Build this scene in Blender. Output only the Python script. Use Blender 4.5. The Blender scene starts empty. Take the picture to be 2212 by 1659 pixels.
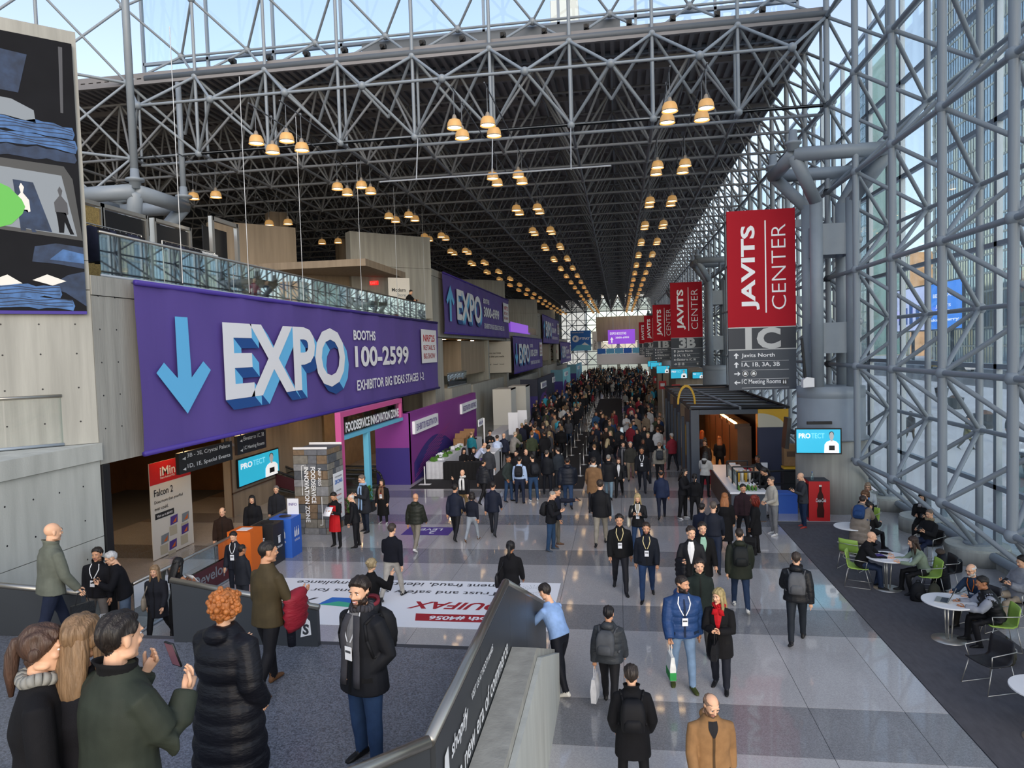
import bpy, bmesh, math, random, colorsys
import numpy as np
from mathutils import Vector, Matrix, kdtree
rnd = random.Random(7)
PI = math.pi
S = bpy.context.scene
COL = S.collection

# ------------------------------------------------------------------ camera, world, exposure
CW, CH, FPX = 2212, 1659, 1530.0
CAMH, ROLL, VPX, VPY = 5.6, math.radians(1.7), 1337.0, 750.0
def cam_basis():
    dx, dy = VPX - CW/2, VPY - CH/2
    c, s = math.cos(ROLL), math.sin(ROLL)
    lx, ly = dx*c - dy*s, dx*s + dy*c
    p = math.atan2(-ly, FPX); a = math.atan(lx/FPX*math.cos(p))
    f = np.array([-math.sin(a)*math.cos(p), math.cos(a)*math.cos(p), -math.sin(p)])
    r0 = np.array([math.cos(a), math.sin(a), 0]); d0 = np.cross(f, r0)
    return r0*c + d0*s, -r0*s + d0*c, f
CR, CD, CF = cam_basis()
cam = bpy.data.cameras.new('camera'); camo = bpy.data.objects.new('camera', cam); COL.objects.link(camo)
cam.sensor_width = 36; cam.lens = FPX/CW*36; cam.clip_end = 2000; cam.clip_start = 0.05
camo.matrix_world = Matrix(((CR[0], -CD[0], -CF[0], 0), (CR[1], -CD[1], -CF[1], 0), (CR[2], -CD[2], -CF[2], CAMH), (0, 0, 0, 1)))
S.camera = camo
def ray(x, y): return CF*FPX + CR*(x - CW/2) + CD*(y - CH/2)
def G(x, y, z=0.0):            # where the line of sight of a pixel meets the level z
    v = ray(x, y); t = (z - CAMH)/v[2]; return np.array([v[0]*t, v[1]*t, z])
def PY(x, y, Y): v = ray(x, y); t = Y/v[1]; return np.array([v[0]*t, Y, CAMH + v[2]*t])
def PX(x, y, X): v = ray(x, y); t = X/v[0]; return np.array([X, v[1]*t, CAMH + v[2]*t])

w = bpy.data.worlds.new('sky'); S.world = w; w.use_nodes = True
nt = w.node_tree; nt.nodes.clear()
sk = nt.nodes.new('ShaderNodeTexSky'); sk.sky_type = 'NISHITA'; sk.sun_disc = False
sk.sun_elevation = math.radians(28); sk.sun_rotation = math.radians(158); sk.air_density = 1.0; sk.dust_density = 1.6; sk.ozone_density = 1.0
bg = nt.nodes.new('ShaderNodeBackground'); bg.inputs[1].default_value = 0.36
ow = nt.nodes.new('ShaderNodeOutputWorld')
hs = nt.nodes.new('ShaderNodeHueSaturation'); hs.inputs['Saturation'].default_value = .74
nt.links.new(sk.outputs[0], hs.inputs['Color']); nt.links.new(hs.outputs[0], bg.inputs[0]); nt.links.new(bg.outputs[0], ow.inputs[0])
S.view_settings.view_transform = 'Standard'; S.view_settings.look = 'None'
S.view_settings.exposure = -.30; S.view_settings.gamma = 1.0; S.view_settings.use_curve_mapping = False

# ------------------------------------------------------------------ materials
def lin(c):
    if isinstance(c, str): c = tuple(int(c[i:i+2], 16)/255 for i in (0, 2, 4))
    return tuple((v/12.92 if v <= .04045 else ((v+.055)/1.055)**2.4) for v in c[:3])
_mats = {}
def mat(name, col, rough=.6, metal=0, var=0, scale=6, stretch=(1, 1, 1), bump=0, bscale=40, bstretch=(1, 1, 1), emit=0, spec=.5, coat=0, speck=0):
    if name in _mats: return _mats[name]
    m = bpy.data.materials.new(name); m.use_nodes = True; n = m.node_tree; L = n.links.new
    b = n.nodes['Principled BSDF']; c = lin(col)
    b.inputs['Base Color'].default_value = (*c, 1); b.inputs['Roughness'].default_value = rough
    b.inputs['Metallic'].default_value = metal; b.inputs['Specular IOR Level'].default_value = spec
    if coat: b.inputs['Coat Weight'].default_value = coat; b.inputs['Coat Roughness'].default_value = .045
    if emit:
        b.inputs['Emission Color'].default_value = (*c, 1); b.inputs['Emission Strength'].default_value = emit
    def coords(st):
        tc = n.nodes.new('ShaderNodeTexCoord'); mp = n.nodes.new('ShaderNodeMapping'); mp.inputs['Scale'].default_value = st
        L(tc.outputs['Object'], mp.inputs[0]); return mp
    colsock = None
    if var:
        mp = coords(stretch); t = n.nodes.new('ShaderNodeTexNoise'); t.inputs['Scale'].default_value = scale; t.inputs['Detail'].default_value = 5
        L(mp.outputs[0], t.inputs[0])
        r = n.nodes.new('ShaderNodeValToRGB'); e = r.color_ramp.elements
        e[0].position = .3; e[1].position = .7
        e[0].color = (*[max(0, v*(1-var)) for v in c], 1); e[1].color = (*[min(1, v*(1+var)) for v in c], 1)
        L(t.outputs[0], r.inputs[0]); colsock = r.outputs[0]
    if speck:
        mp = coords((1, 1, 1)); v = n.nodes.new('ShaderNodeTexVoronoi'); v.inputs['Scale'].default_value = 70
        L(mp.outputs[0], v.inputs[0])
        mr = n.nodes.new('ShaderNodeMapRange'); mr.inputs[1].default_value = 0; mr.inputs[2].default_value = 1
        mr.inputs[3].default_value = 1-speck; mr.inputs[4].default_value = 1+speck
        sp = n.nodes.new('ShaderNodeSeparateColor'); L(v.outputs['Color'], sp.inputs[0]); L(sp.outputs[0], mr.inputs[0])
        mx = n.nodes.new('ShaderNodeVectorMath'); mx.operation = 'SCALE'
        if colsock: L(colsock, mx.inputs[0])
        else: mx.inputs[0].default_value = c
        L(mr.outputs[0], mx.inputs['Scale']); colsock = mx.outputs[0]
    if colsock: L(colsock, b.inputs['Base Color'])
    if bump:
        mp = coords(bstretch); t = n.nodes.new('ShaderNodeTexNoise'); t.inputs['Scale'].default_value = bscale; t.inputs['Detail'].default_value = 3
        L(mp.outputs[0], t.inputs[0]); bp = n.nodes.new('ShaderNodeBump'); bp.inputs['Strength'].default_value = bump; bp.inputs['Distance'].default_value = .02
        L(t.outputs[0], bp.inputs['Height']); L(bp.outputs[0], b.inputs['Normal'])
    _mats[name] = m; return m
def glass(name, tint, refl=.5, base=.04):
    if name in _mats: return _mats[name]
    m = bpy.data.materials.new(name); m.use_nodes = True; n = m.node_tree; n.nodes.clear(); L = n.links.new
    o = n.nodes.new('ShaderNodeOutputMaterial'); mx = n.nodes.new('ShaderNodeMixShader'); t = n.nodes.new('ShaderNodeBsdfTransparent')
    g = n.nodes.new('ShaderNodeBsdfGlossy'); g.inputs['Roughness'].default_value = .02; g.inputs['Color'].default_value = (.9, .95, .97, 1)
    t.inputs[0].default_value = (*tint, 1)
    lw = n.nodes.new('ShaderNodeLayerWeight'); lw.inputs[0].default_value = .25
    mr = n.nodes.new('ShaderNodeMapRange'); mr.inputs[3].default_value = base; mr.inputs[4].default_value = refl
    L(lw.outputs['Fresnel'], mr.inputs[0]); L(mr.outputs[0], mx.inputs[0]); L(t.outputs[0], mx.inputs[1]); L(g.outputs[0], mx.inputs[2]); L(mx.outputs[0], o.inputs[0])
    _mats[name] = m; return m
def cloth(col, kind='wool'):
    b = dict(wool=(.85, .12, 220), down=(.5, .35, 9), denim=(.85, .12, 160), suit=(.7, .06, 200), leather=(.4, .15, 60), shoe=(.45, .05, 40))[kind]
    st = (1, 1, 3.2) if kind == 'down' else (1, 1, 1)
    return mat(f'cloth_{kind}_{col}', col, b[0], var=.18, scale=7, bump=b[1]*1.6, bscale=b[2], bstretch=st, spec=.25)
SKINS = ['e0b090', 'c99676', 'a87352', '7a4f38', 'd8a284']
def skin(i): return mat(f'skin_{i}', SKINS[i], .5, var=.05, scale=14, spec=.35)
def hairm(col): return mat(f'hair_{col}', col, .5, var=.3, scale=40, stretch=(1, 1, .12), bump=.5, bscale=90, bstretch=(1, 1, .1))
MT = dict(
    conc=mat('board_formed_concrete', '9b9b95', .85, var=.16, scale=1.6, stretch=(3.2, 3.2, .22), bump=.25, bscale=26, bstretch=(1, 1, .05)),
    concw=mat('warm_concrete', '948675', .85, var=.14, scale=1.5, stretch=(3.2, 3.2, .2), bump=.2, bscale=24, bstretch=(1, 1, .05)),
    conclt=mat('pale_concrete', 'b4b7b2', .8, var=.13, scale=1.6, stretch=(2.4, 2.4, .3), bump=.2, bscale=30),
    steel=mat('painted_steel_tube', '858e97', .42, var=.04, scale=3),
    steeld=mat('painted_steel_dark', '5d636a', .5, var=.05, scale=3),
    rooft=mat('roof_steel', '74777b', .55, var=.06, scale=2),
    deck=mat('roof_deck_metal', '807e80', .6, var=.1, scale=.8, bump=.1, bscale=3),
    mull=mat('aluminium_mullion', '8c97a3', .4, metal=.2),
    chrome=mat('brushed_steel', 'c4c2bd', .38, metal=.85),
    rail=mat('satin_handrail', 'a8a49c', .3, metal=.9),
    dark=mat('charcoal_panel', '35393e', .38, var=.05, scale=2),
    black=mat('black_paint', '15161a', .5), blackfab=mat('black_drape', '121214', .9, bump=.4, bscale=14, bstretch=(6, 6, .3)),
    white=mat('white_laminate', 'e6e7ea', .35), wprint=mat('white_print', 'e9ecf2', .6), offw=mat('off_white_board', 'd8d6d0', .6),
    tlight=mat('terrazzo_light', 'b3b2b4', .2, var=.05, scale=.9, speck=.12, coat=.8), tdark=mat('terrazzo_dark', '85868a', .22, var=.05, scale=.9, speck=.2, coat=.8),
    land=mat('landing_terrazzo', '686c75', .28, var=.06, scale=1.3, speck=.5), tread=mat('stair_nosing', '3a3c42', .5, var=.05),
    grout=mat('floor_bed', '55565a', .8, var=.05), carpet=mat('charcoal_carpet', '525157', .95, var=.14, scale=4, stretch=(3, 1, 1), bump=.5, bscale=150), bcarpet=mat('black_carpet', '1d1c20', .95, var=.1, bump=.3, bscale=120),
    red=mat('sign_red', 'a81c2a', .7, spec=.15), slate=mat('sign_slate', '3d4550', .5), slated=mat('sign_slate_dark', '2a313c', .5), silver=mat('sign_silver', 'a8adb2', .4, metal=.3), swhite=mat('sign_white', 'eceff2', .5),
    purple=mat('banner_purple', '5b4a95', .65, var=.07, scale=.6, stretch=(1, .5, .3), bump=.28, bscale=2.2, bstretch=(1, 1.6, .25)), purpled=mat('banner_hem', '3a2a86', .65), cyan=mat('print_cyan', '67bdf0', .6), navyp=mat('print_navy', '1f4f93', .6),
    mag=mat('booth_magenta', '7d2f86', .6, var=.05, scale=.4), indigo=mat('booth_indigo', '2f2374', .6), magl=mat('booth_stripe', '92307f', .6), violet=mat('booth_violet', '4f3a8c', .6), navy=mat('booth_navy', '262b42', .6), teal=mat('booth_teal', '5c8da0', .6), teal2=mat('booth_aqua', '86d2dd', .6),
    pink=mat('gateway_pink', 'c2548f', .45), sky=mat('gateway_blue', '64b6d6', .45), orange=mat('bin_orange', 'd9691f', .5), blue=mat('bin_blue', '2f62c0', .5),
    wood=mat('brown_panel', '6b4a2f', .5, var=.15, scale=2, stretch=(1, 6, 1)), woodd=mat('dark_walnut', '5d4636', .5, var=.15, scale=2, stretch=(1, 6, 1)), timber=mat('plywood', '9d8464', .7, var=.12, scale=3), osb=mat('strand_board', 'a58a52', .8, var=.35, scale=30),
    yellow=mat('kiosk_yellow', 'c79b28', .5), cream=mat('kiosk_cream', 'b9b3a0', .6),
    green=mat('chair_lime', '9cbf53', .45, var=.04), cblack=mat('chair_black', '202024', .45), leaf=mat('leaf_green', '4f7d2c', .6, var=.3, scale=8), pot=mat('planter_black', '17171a', .5),
    scr=mat('screen_cyan', '2fb0d2', .4, emit=.85), scrw=mat('screen_white', 'f2f4f5', .4, emit=.8), scrk=mat('screen_black', '26292c', .4), scrs=mat('screen_skin', 'b4b4b4', .4, emit=.5), scrp=mat('screen_purple', '9150d8', .4, emit=.8), led=mat('led_blue', '1580e8', .4, emit=.9), ledp=mat('led_pale', 'c4c9f0', .4, emit=.8),
    warm=mat('warm_lamp', 'ffd9a0', .4, emit=9), warm2=mat('warm_strip', 'ffb86a', .4, emit=22), downl=mat('downlight', 'ffcf94', .4, emit=90), amber=mat('amber_glass', 'c79a5e', .35, emit=.45), lampm=mat('lamp_housing', '8a8176', .5),
    glass=glass('facade_glass', (.93, .97, .98), .3, .02), glassb=glass('balcony_glass', (.8, .91, .9), .7, .1), glassd=glass('dim_glass', (.55, .62, .62), .6, .08),
    maroon=mat('strip_maroon', '4a1f2b', .5), redp=mat('print_red', 'a4202e', .55), redb=mat('bright_red', 'c11d22', .5), slogan=mat('print_grey', '42444a', .6), grn=mat('print_green', '5bb04a', .6), tgreen=mat('print_tealgreen', '3fae8f', .6), tblue=mat('print_blue', '2b6fc4', .6), denim=mat('print_denim', '3f6496', .7, var=.4, scale=5), denimd=mat('print_denim_dark', '23344f', .7, var=.4, scale=5), greyp=mat('print_mid_grey', '7e8790', .6), bgp=mat('poster_black', '191a1e', .8, var=.2, scale=1, spec=.15),
    plaza=mat('plaza_paving', 'cdd0d4', .8, var=.12, scale=.15), asph=mat('asphalt', '6a6d72', .9, var=.1, scale=.2), fac=mat('tower_frame', 'd6d4c6', .6, var=.1, scale=.3), pane=mat('tower_pane', 'b4c6cf', .1, metal=.55, var=.2, scale=.08), pane2=mat('tower_pane_warm', 'd8d2b8', .15, metal=.45, var=.2, scale=.1), tan_sunlit=mat('sunlit_facade', 'c8a27c', .8, var=.2, scale=.4), teald=mat('teal_tower', '4a7f86', .25, var=.3, scale=.1),  # facade tan has sunlight mixed into its colour; no direct sun reaches it
    card=mat('cardboard', '8d6b48', .8, var=.1), tcloth=mat('table_cloth', 'c6c8ce', .8, var=.06, bump=.5, bscale=9, bstretch=(5, 5, .3)), aqua=mat('shirt_teal', '1f8291', .8),
)

# ------------------------------------------------------------------ mesh helpers
class MB:
    def __init__(s): s.v = []; s.f = []; s.m = []
    def add(s, vs, fs, mi=0):
        o = len(s.v); s.v.extend([tuple(map(float, p)) for p in vs]); s.f.extend([tuple(i+o for i in f) for f in fs]); s.m.extend([mi]*len(fs)); return s
    def box(s, a, b, mi=0):
        x0, y0, z0 = a; x1, y1, z1 = b
        return s.add([(x0, y0, z0), (x1, y0, z0), (x1, y1, z0), (x0, y1, z0), (x0, y0, z1), (x1, y0, z1), (x1, y1, z1), (x0, y1, z1)],
                     [(0, 3, 2, 1), (4, 5, 6, 7), (0, 1, 5, 4), (1, 2, 6, 5), (2, 3, 7, 6), (3, 0, 4, 7)], mi)
    def prism(s, base, d, mi=0):       # polygon (list of 3D points) pushed along vector d
        base = [np.array(p, float) for p in base]; d = np.array(d, float); n = len(base)
        return s.add(base + [p+d for p in base], [tuple(range(n))[::-1], tuple(range(n, 2*n))] + [(i, (i+1) % n, n+(i+1) % n, n+i) for i in range(n)], mi)
    def poly(s, pts, mi=0): return s.add(pts, [tuple(range(len(pts)))], mi)
    def tube(s, p, q, r, n=8, r2=None, mi=0, cap=True):
        p = np.array(p, float); q = np.array(q, float); d = q-p; l = np.linalg.norm(d)
        if l < 1e-6: return s
        d /= l; a = np.cross(d, (0, 0, 1) if abs(d[2]) < .9 else (1, 0, 0)); a /= np.linalg.norm(a); b = np.cross(d, a); r2 = r if r2 is None else r2
        vs = [p+(a*math.cos(t)+b*math.sin(t))*r for t in np.arange(n)*2*PI/n] + [q+(a*math.cos(t)+b*math.sin(t))*r2 for t in np.arange(n)*2*PI/n]
        fs = [(i, (i+1) % n, n+(i+1) % n, n+i) for i in range(n)]
        if cap: fs += [tuple(range(n))[::-1], tuple(range(n, 2*n))]
        return s.add(vs, fs, mi)
    def path(s, pts, r, n=8, mi=0):
        for a, b in zip(pts[:-1], pts[1:]): s.tube(a, b, r, n, mi=mi)
        return s
    def loft(s, rings, mi=0, cap=True):    # rings: arrays (n,3)
        n = len(rings[0]); vs = [p for R in rings for p in R]; fs = []
        for k in range(len(rings)-1):
            for i in range(n): fs.append((k*n+i, k*n+(i+1) % n, (k+1)*n+(i+1) % n, (k+1)*n+i))
        if cap: fs += [tuple(range(n))[::-1], tuple(range((len(rings)-1)*n, len(rings)*n))]
        return s.add(vs, fs, mi)
    def ell(s, c, r, mi=0, n=10, m=6):
        rings = []
        for k in range(m+1):
            ph = -PI/2 + PI*(k if 0 < k < m else (.02 if k == 0 else m-.02))/m
            rings.append(np.array([(c[0]+r[0]*math.cos(ph)*math.cos(t), c[1]+r[1]*math.cos(ph)*math.sin(t), c[2]+r[2]*math.sin(ph)) for t in np.arange(n)*2*PI/n]))
        return s.loft(rings, mi)
    def lathe(s, c, prof, n=16, mi=0, cap=True):
        return s.loft([np.array([(c[0]+r*math.cos(t), c[1]+r*math.sin(t), c[2]+z) for t in np.arange(n)*2*PI/n]) for r, z in prof], mi, cap)
    def mesh(s, name, mats, smooth=False):
        me = bpy.data.meshes.new(name); me.from_pydata(s.v, [], s.f)
        for m in (mats if isinstance(mats, (list, tuple)) else [mats]): me.materials.append(m)
        if s.m and max(s.m) > 0: me.polygons.foreach_set('material_index', s.m)
        if smooth: me.polygons.foreach_set('use_smooth', [True]*len(me.polygons))
        me.update(); return me
    def build(s, name, mats, parent=None, smooth=False, loc=None, rot=None):
        return obj(name, s.mesh(name, mats, smooth), parent, loc, rot)
def obj(name, me, parent=None, loc=None, rot=None):
    o = bpy.data.objects.new(name, me); COL.objects.link(o)
    if parent: o.parent = parent
    if loc is not None: o.location = loc
    if rot is not None: o.rotation_euler = rot
    return o
def tag(o, label=None, cat=None, group=None, kind=None):
    if label: o['label'] = label
    if cat: o['category'] = cat
    if group: o['group'] = group
    if kind: o['kind'] = kind
    return o
def empty(name, loc=(0, 0, 0), rz=0):
    o = bpy.data.objects.new(name, None); COL.objects.link(o); o.location = loc; o.rotation_euler = (0, 0, rz); o.empty_display_size = .2; return o
def struct(o): o['kind'] = 'structure'; return o
def copy_tree(o, parent=None):
    c = o.copy(); COL.objects.link(c); c.parent = parent
    for ch in list(o.children): copy_tree(ch, c)
    return c
class Fr:      # a flat face in the place: origin, right, up, outward normal
    def __init__(s, O, R, U): s.O = np.array(O, float); s.R = np.array(R, float); s.U = np.array(U, float); s.N = np.cross(s.R, s.U)
    def p(s, u, v, n=0): return s.O + s.R*u + s.U*v + s.N*n
    def rect(s, u0, v0, u1, v1, n=.004): return [s.p(u0, v0, n), s.p(u1, v0, n), s.p(u1, v1, n), s.p(u0, v1, n)]
    def up(s, u, v): return Fr(s.p(u, v), s.U, -s.R)     # frame for lettering that reads upwards
    def down(s, u, v): return Fr(s.p(u, v), -s.U, s.R)   # lettering that reads downwards
    def circ(s, u, v, r, n=.004, k=24): return [s.p(u+r*math.cos(t), v+r*math.sin(t), n) for t in np.arange(k)*2*PI/k]
def flat(name, fr, polys, m, parent, th=0):      # printed shapes; polys = list of [(u,v)...] with n
    mb = MB()
    for pts, n in polys: mb.poly([fr.p(u, v, n) for u, v in pts])
    return mb.build(name, m, parent)
_txt = {}
def txt_mesh(t, bold=0, shear=0):
    k = (t, bold, shear)
    if k not in _txt:
        c = bpy.data.curves.new('lettering', 'FONT'); c.body = t; c.resolution_u = 3; c.offset = bold; c.fill_mode = 'FRONT'
        o = bpy.data.objects.new('lettering', c); me = bpy.data.meshes.new_from_object(o)
        v = np.zeros(len(me.vertices)*3); me.vertices.foreach_get('co', v); v = v.reshape(-1, 3)[:, :2]; v[:, 0] += shear*v[:, 1]
        f = [tuple(p.vertices) for p in me.polygons]
        if len(v): v = v - v.min(0)
        _txt[k] = (v, f); bpy.data.objects.remove(o); bpy.data.curves.remove(c); bpy.data.meshes.remove(me)
    return _txt[k]
def text(fr, t, u, v, h, m, parent, w=None, n=.006, bold=.012, shear=0, name='lettering'):
    vv, f = txt_mesh(t, bold, shear)
    if not len(vv): return None
    bw, bh = vv.max(0); sy = h/bh; sx = sy if w is None else w/bw
    mb = MB(); mb.add([fr.p(u+a*sx, v+b*sy, n) for a, b in vv], f); return mb.build(name, m, parent)
# ------------------------------------------------------------------ floor
GM, GZ = 2.96, 3.0
def gx(i): return 7.33 - GM*i
def gy(k): return 14.6 + GM*k
def gz(l): return 1.79 + GZ*l
BAYS = [13.28 + 27.4*k for k in range(6)]
floor = struct(MB().box((-32, 4.0, -.4), (9.3, 166, -.012)).build('floor', MT['grout']))
slabs = {}
def slab(w, d, dark):
    k = (round(w, 3), round(d, 3), dark)
    if k not in slabs: slabs[k] = MB().box((.004, .004, -.012), (w-.004, d-.004, 0)).mesh('terrazzo_slab', MT['tdark' if dark else 'tlight'])
    return slabs[k]
xs = [4.74, 4.12, 2.74, -.04, -1.42, -4.2, -5.58, -8.36, -9.74, -12.52, -13.9, -16.7]
far = MB()
for j in range(-1, 36):
    y0 = 9.76 + 4.16*j
    for (ya, d, dk) in ((y0, 1.38, True), (y0+1.38, 2.78, False)):
        for a, b in zip(xs[1:], xs[:-1]):
            if b < -1.0 and ya < 9: continue
            if ya < 58: obj('terrazzo_slab', slab(b-a, d, dk), floor, (a, ya, 0))
            else: far.box((a+.004, ya+.004, -.012), (b-.004, ya+d-.004, 0), 1 if dk else 0)
o = far.build('terrazzo_slabs_beyond', [MT['tlight'], MT['tdark']], floor); o['kind'] = 'stuff'
mb = MB()
for j in range(-1, 12): mb.box((7.03, 9.0+4.16*j, -.012), (9.2, 9.0+4.16*j+4.15, 0))
mb.box((4.745, 23.0, -.012), (7.03, 60, 0)); mb.box((4.745, 60, -.012), (9.2, 165, 0))
mb.build('side_terrazzo', MT['tlight'], floor)
tag(MB().box((4.75, 5.6, -.012), (7.02, 22.6, .006)).build('carpet', MT['carpet']), 'charcoal carpet strip under the cafe tables by the glass wall', 'carpet')
tag(MB().box((-8.7, 28.1, 0), (-1.54, 47.5, .008)).build('carpet', MT['bcarpet']), 'black carpet spread before the purple registration wall', 'carpet')
tag(MB().box((-2.2, 50, 0), (.2, 78, .008)).build('carpet', MT['bcarpet']), 'black carpet runner between the queue posts far down the hall', 'carpet')

# ------------------------------------------------------------------ left side of the hall: concrete bays
def quadwall(mb, a, b, z0, z1, t=.5, mi=0):
    a = np.array(a, float); b = np.array(b, float); d = (b-a)/np.linalg.norm(b-a); nrm = np.array([-d[1], d[0]])*t
    pts = [(*a, z0), (*b, z0), (*(b+nrm), z0), (*(a+nrm), z0)]
    mb.prism(pts, (0, 0, z1-z0), mi)
    return mb
wl = struct(empty('wall_left', (0, 0, 0)))
# near lower wall with its ledge, the slanted wall above it
MB().box((-11.6, 0, -.2), (-10.8, 13.28, 1.95)).build('wall_panel', MT['conclt'], wl)
MB().box((-11.6, 0, 1.965), (-10.8, 13.28, 3.55)).build('wall_panel', MT['conclt'], wl)
MB().box((-13.5, 0, 3.565), (-10.74, 13.30, 3.92)).build('ledge', MT['conclt'], wl)
d45 = np.array([-1, -1])/2**.5
for z0, z1 in ((3.93, 7.10), (7.115, 7.70), (7.715, 12.33)):
    quadwall(MB(), np.array([-10.8, 13.28])+d45*9, (-10.8, 13.28), z0, z1, .55).build('wall_panel', MT['conc'], wl)
# joints and tie holes
holes = MB()
f45 = Fr((-10.8, 13.28, 0), (*d45*-1, 0), (0, 0, 1))
for u in np.arange(-3.4, -.2, .62):
    for z in (4.4, 5.1, 5.8, 6.4): holes.prism([f45.p(u+.018*math.cos(t), z+.018*math.sin(t), .003) for t in np.arange(8)*PI/4], f45.N*-.02)
for y in np.arange(13.5, 14.3, .5):
    for z in (4.2, 4.9, 5.6, 6.3, 7.0): holes.prism([(-10.797, y+.018*math.cos(t), z+.018*math.sin(t)) for t in np.arange(8)*PI/4], (-.02, 0, 0))
for y in np.arange(10.3, 13.2, .62):
    for z in (.9, 1.6, 2.4, 3.1): holes.prism([(-10.797, y+.018*math.cos(t), z+.018*math.sin(t)) for t in np.arange(8)*PI/4], (-.02, 0, 0))
holes.build('tie_holes', MT['black'], wl)['kind'] = 'stuff'
for k in range(5):
    y0, y1 = BAYS[k], BAYS[k+1]; low = k % 2 == 0
    zb, zt = (3.46, 7.42) if low else (6.55, 10.55)
    # fascia
    mb = MB(); MB().box((-11.3, y0+.02, zb), (-10.8, y1-.3, zt-.42)).build('fascia', MT['conc'], wl)
    MB().box((-11.3, y0+.02, zt-.405), (-10.78, y1-.3, zt)).build('fascia_cap', MT['conc'], wl)
    MB().box((-30, y0+.02, zt-.3), (-11.31, y1-.02, zt-.02)).build('mezzanine_slab', MT['concw'], wl)
    MB().box((-30, y0+.02, zb), (-11.31, y1-.02, zb+.2)).build('soffit', MT['concw'], wl)
    if k > 0:
        a = np.array([-10.8, y0]); b = a + d45*5.0
        for z0, z1 in ((7.6, 10.5), (10.515, 12.34)) if low is False else ((7.6, 10.5), (10.515, 12.34)):
            quadwall(MB(), b, a, z0, z1, .6).build('wall_panel', MT['conc'], wl)
        if not low:
            MB().box((-11.6, y0+.05, 0), (-10.8, y0+2.2, 6.5)).build('pier', MT['conc'], wl)
            MB().box((-16, y0+18, 0), (-10.9, y0+18.6, 6.5)).build('pier', MT['conc'], wl)
            MB().box((-13.8, y0+3.2, 1.9), (-10.55, y0+9, 3.3)).build('balcony_box', MT['conc'], wl)
            MB().box((-13.8, y0+9.02, 3.9), (-11.2, y0+18, 6.4)).build('wall_panel', MT['concw'], wl)
            MB().box((-11.0, y0+10, 0), (-10.6, y0+24, 3.2)).build('wall_panel', MT['conc'], wl)
        else:
            MB().box((-14, y0+.05, 0), (-10.85, y0+1.2, 3.4)).build('pier', MT['conc'], wl)
            MB().box((-11.4, y0+1.22, 0), (-10.9, y1-.1, 2.6)).build('wall_panel', MT['conc'], wl)
# block standing further back on the mezzanine
a, b = G(500, 480, 12.34)[:2], G(638, 492, 12.34)[:2]
quadwall(MB(), a-(b-a)*.3, b, 7.5, 9.9, .8).build('wall_panel', MT['concw'], wl)
quadwall(MB(), a-(b-a)*.3, b, 10.25, 12.34, .8).build('wall_panel', MT['concw'], wl)
MB().box((-21, 33, 9.9), (-12, 41, 10.24)).build('bridge_slab', MT['concw'], wl)
quadwall(MB(), (-16.4, 35.6), (-13.2, 38.6), 7.5, 9.9, .5).build('wall_panel', MT['concw'], wl)
MB().box((-30.4, 0, -.2), (-30, 166, 17)).build('rear_wall', MT['steeld'], wl)
# tall clustered columns behind the mezzanine
for (px, Yc) in ((597, 38.0), (741, 48.0)):
    p = PY(px, 460, Yc); t = empty('clustered_column', (p[0], Yc, 7.4)); tag(t, f'tall clustered concrete column rising to the roof {"nearest the clothes racks" if px < 700 else "behind the second concrete block"}', 'column')
    for dx, dy in ((-.3, 0), (.3, 0), (0, -.3), (0, .3)):
        MB().tube((dx, dy, 0), (dx, dy, 6.3), .36, 14).build('shaft', MT['concw'], t, True)
# recess under the mezzanine
rec = struct(empty('wall_back', (0, 0, 0)))
MB().box((-22, 13.35, -.01), (-21.5, 28.0, 3.45)).build('wall_panel', MT['wood'], rec)
MB().box((-13.9, 23.0, 0), (-13.6, 30.8, 3.45)).build('wall_panel', MT['concw'], rec)
MB().box((-13.59, 22.95, .82), (-13.56, 30.7, .86)).build('joint', MT['woodd'], rec)
MB().box((-13.59, 22.95, -.2), (-13.56, 23.0, 3.45)).build('joint', MT['woodd'], rec)
MB().box((-22, 27.9, 0), (-14, 28.3, 3.45)).build('wall_panel', MT['wood'], rec)
MB().box((-22, 13.35, 0), (-11.6, 13.75, 3.45)).build('wall_panel', MT['wood'], rec)
MB().box((-14.2, 31.5, 0), (-13.8, 40.5, 3.45)).build('wall_panel', MT['timber'], rec)
MB().box((-10.95, 13.3, 0), (-10.75, 13.5, 3.45)).build('dark_gap_strip', MT['black'], rec)  # black strip standing in for the dark gap at the wall end
for (x, y) in [(-12.4, 15.5), (-12.4, 18.5), (-12.4, 21.5), (-12.2, 25), (-12.2, 28.5), (-12.2, 32), (-12.2, 36), (-15.5, 16), (-15.5, 20), (-15.5, 24), (-18.5, 18), (-18.5, 22), (-12.5, 45), (-12.5, 50), (-12.5, 55), (-12.5, 60), (-12.8, 43.5)]:
    z = 3.45 if y < 41 else 6.54
    tag(MB().lathe((0, 0, 0), [(.14, 0), (.14, -.012), (.1, -.012)], 12).build('downlight', MT['downl'], None, loc=(x, y, z)), 'small round downlight set in the soffit under the mezzanine', 'downlight', 'soffit downlights')

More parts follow.
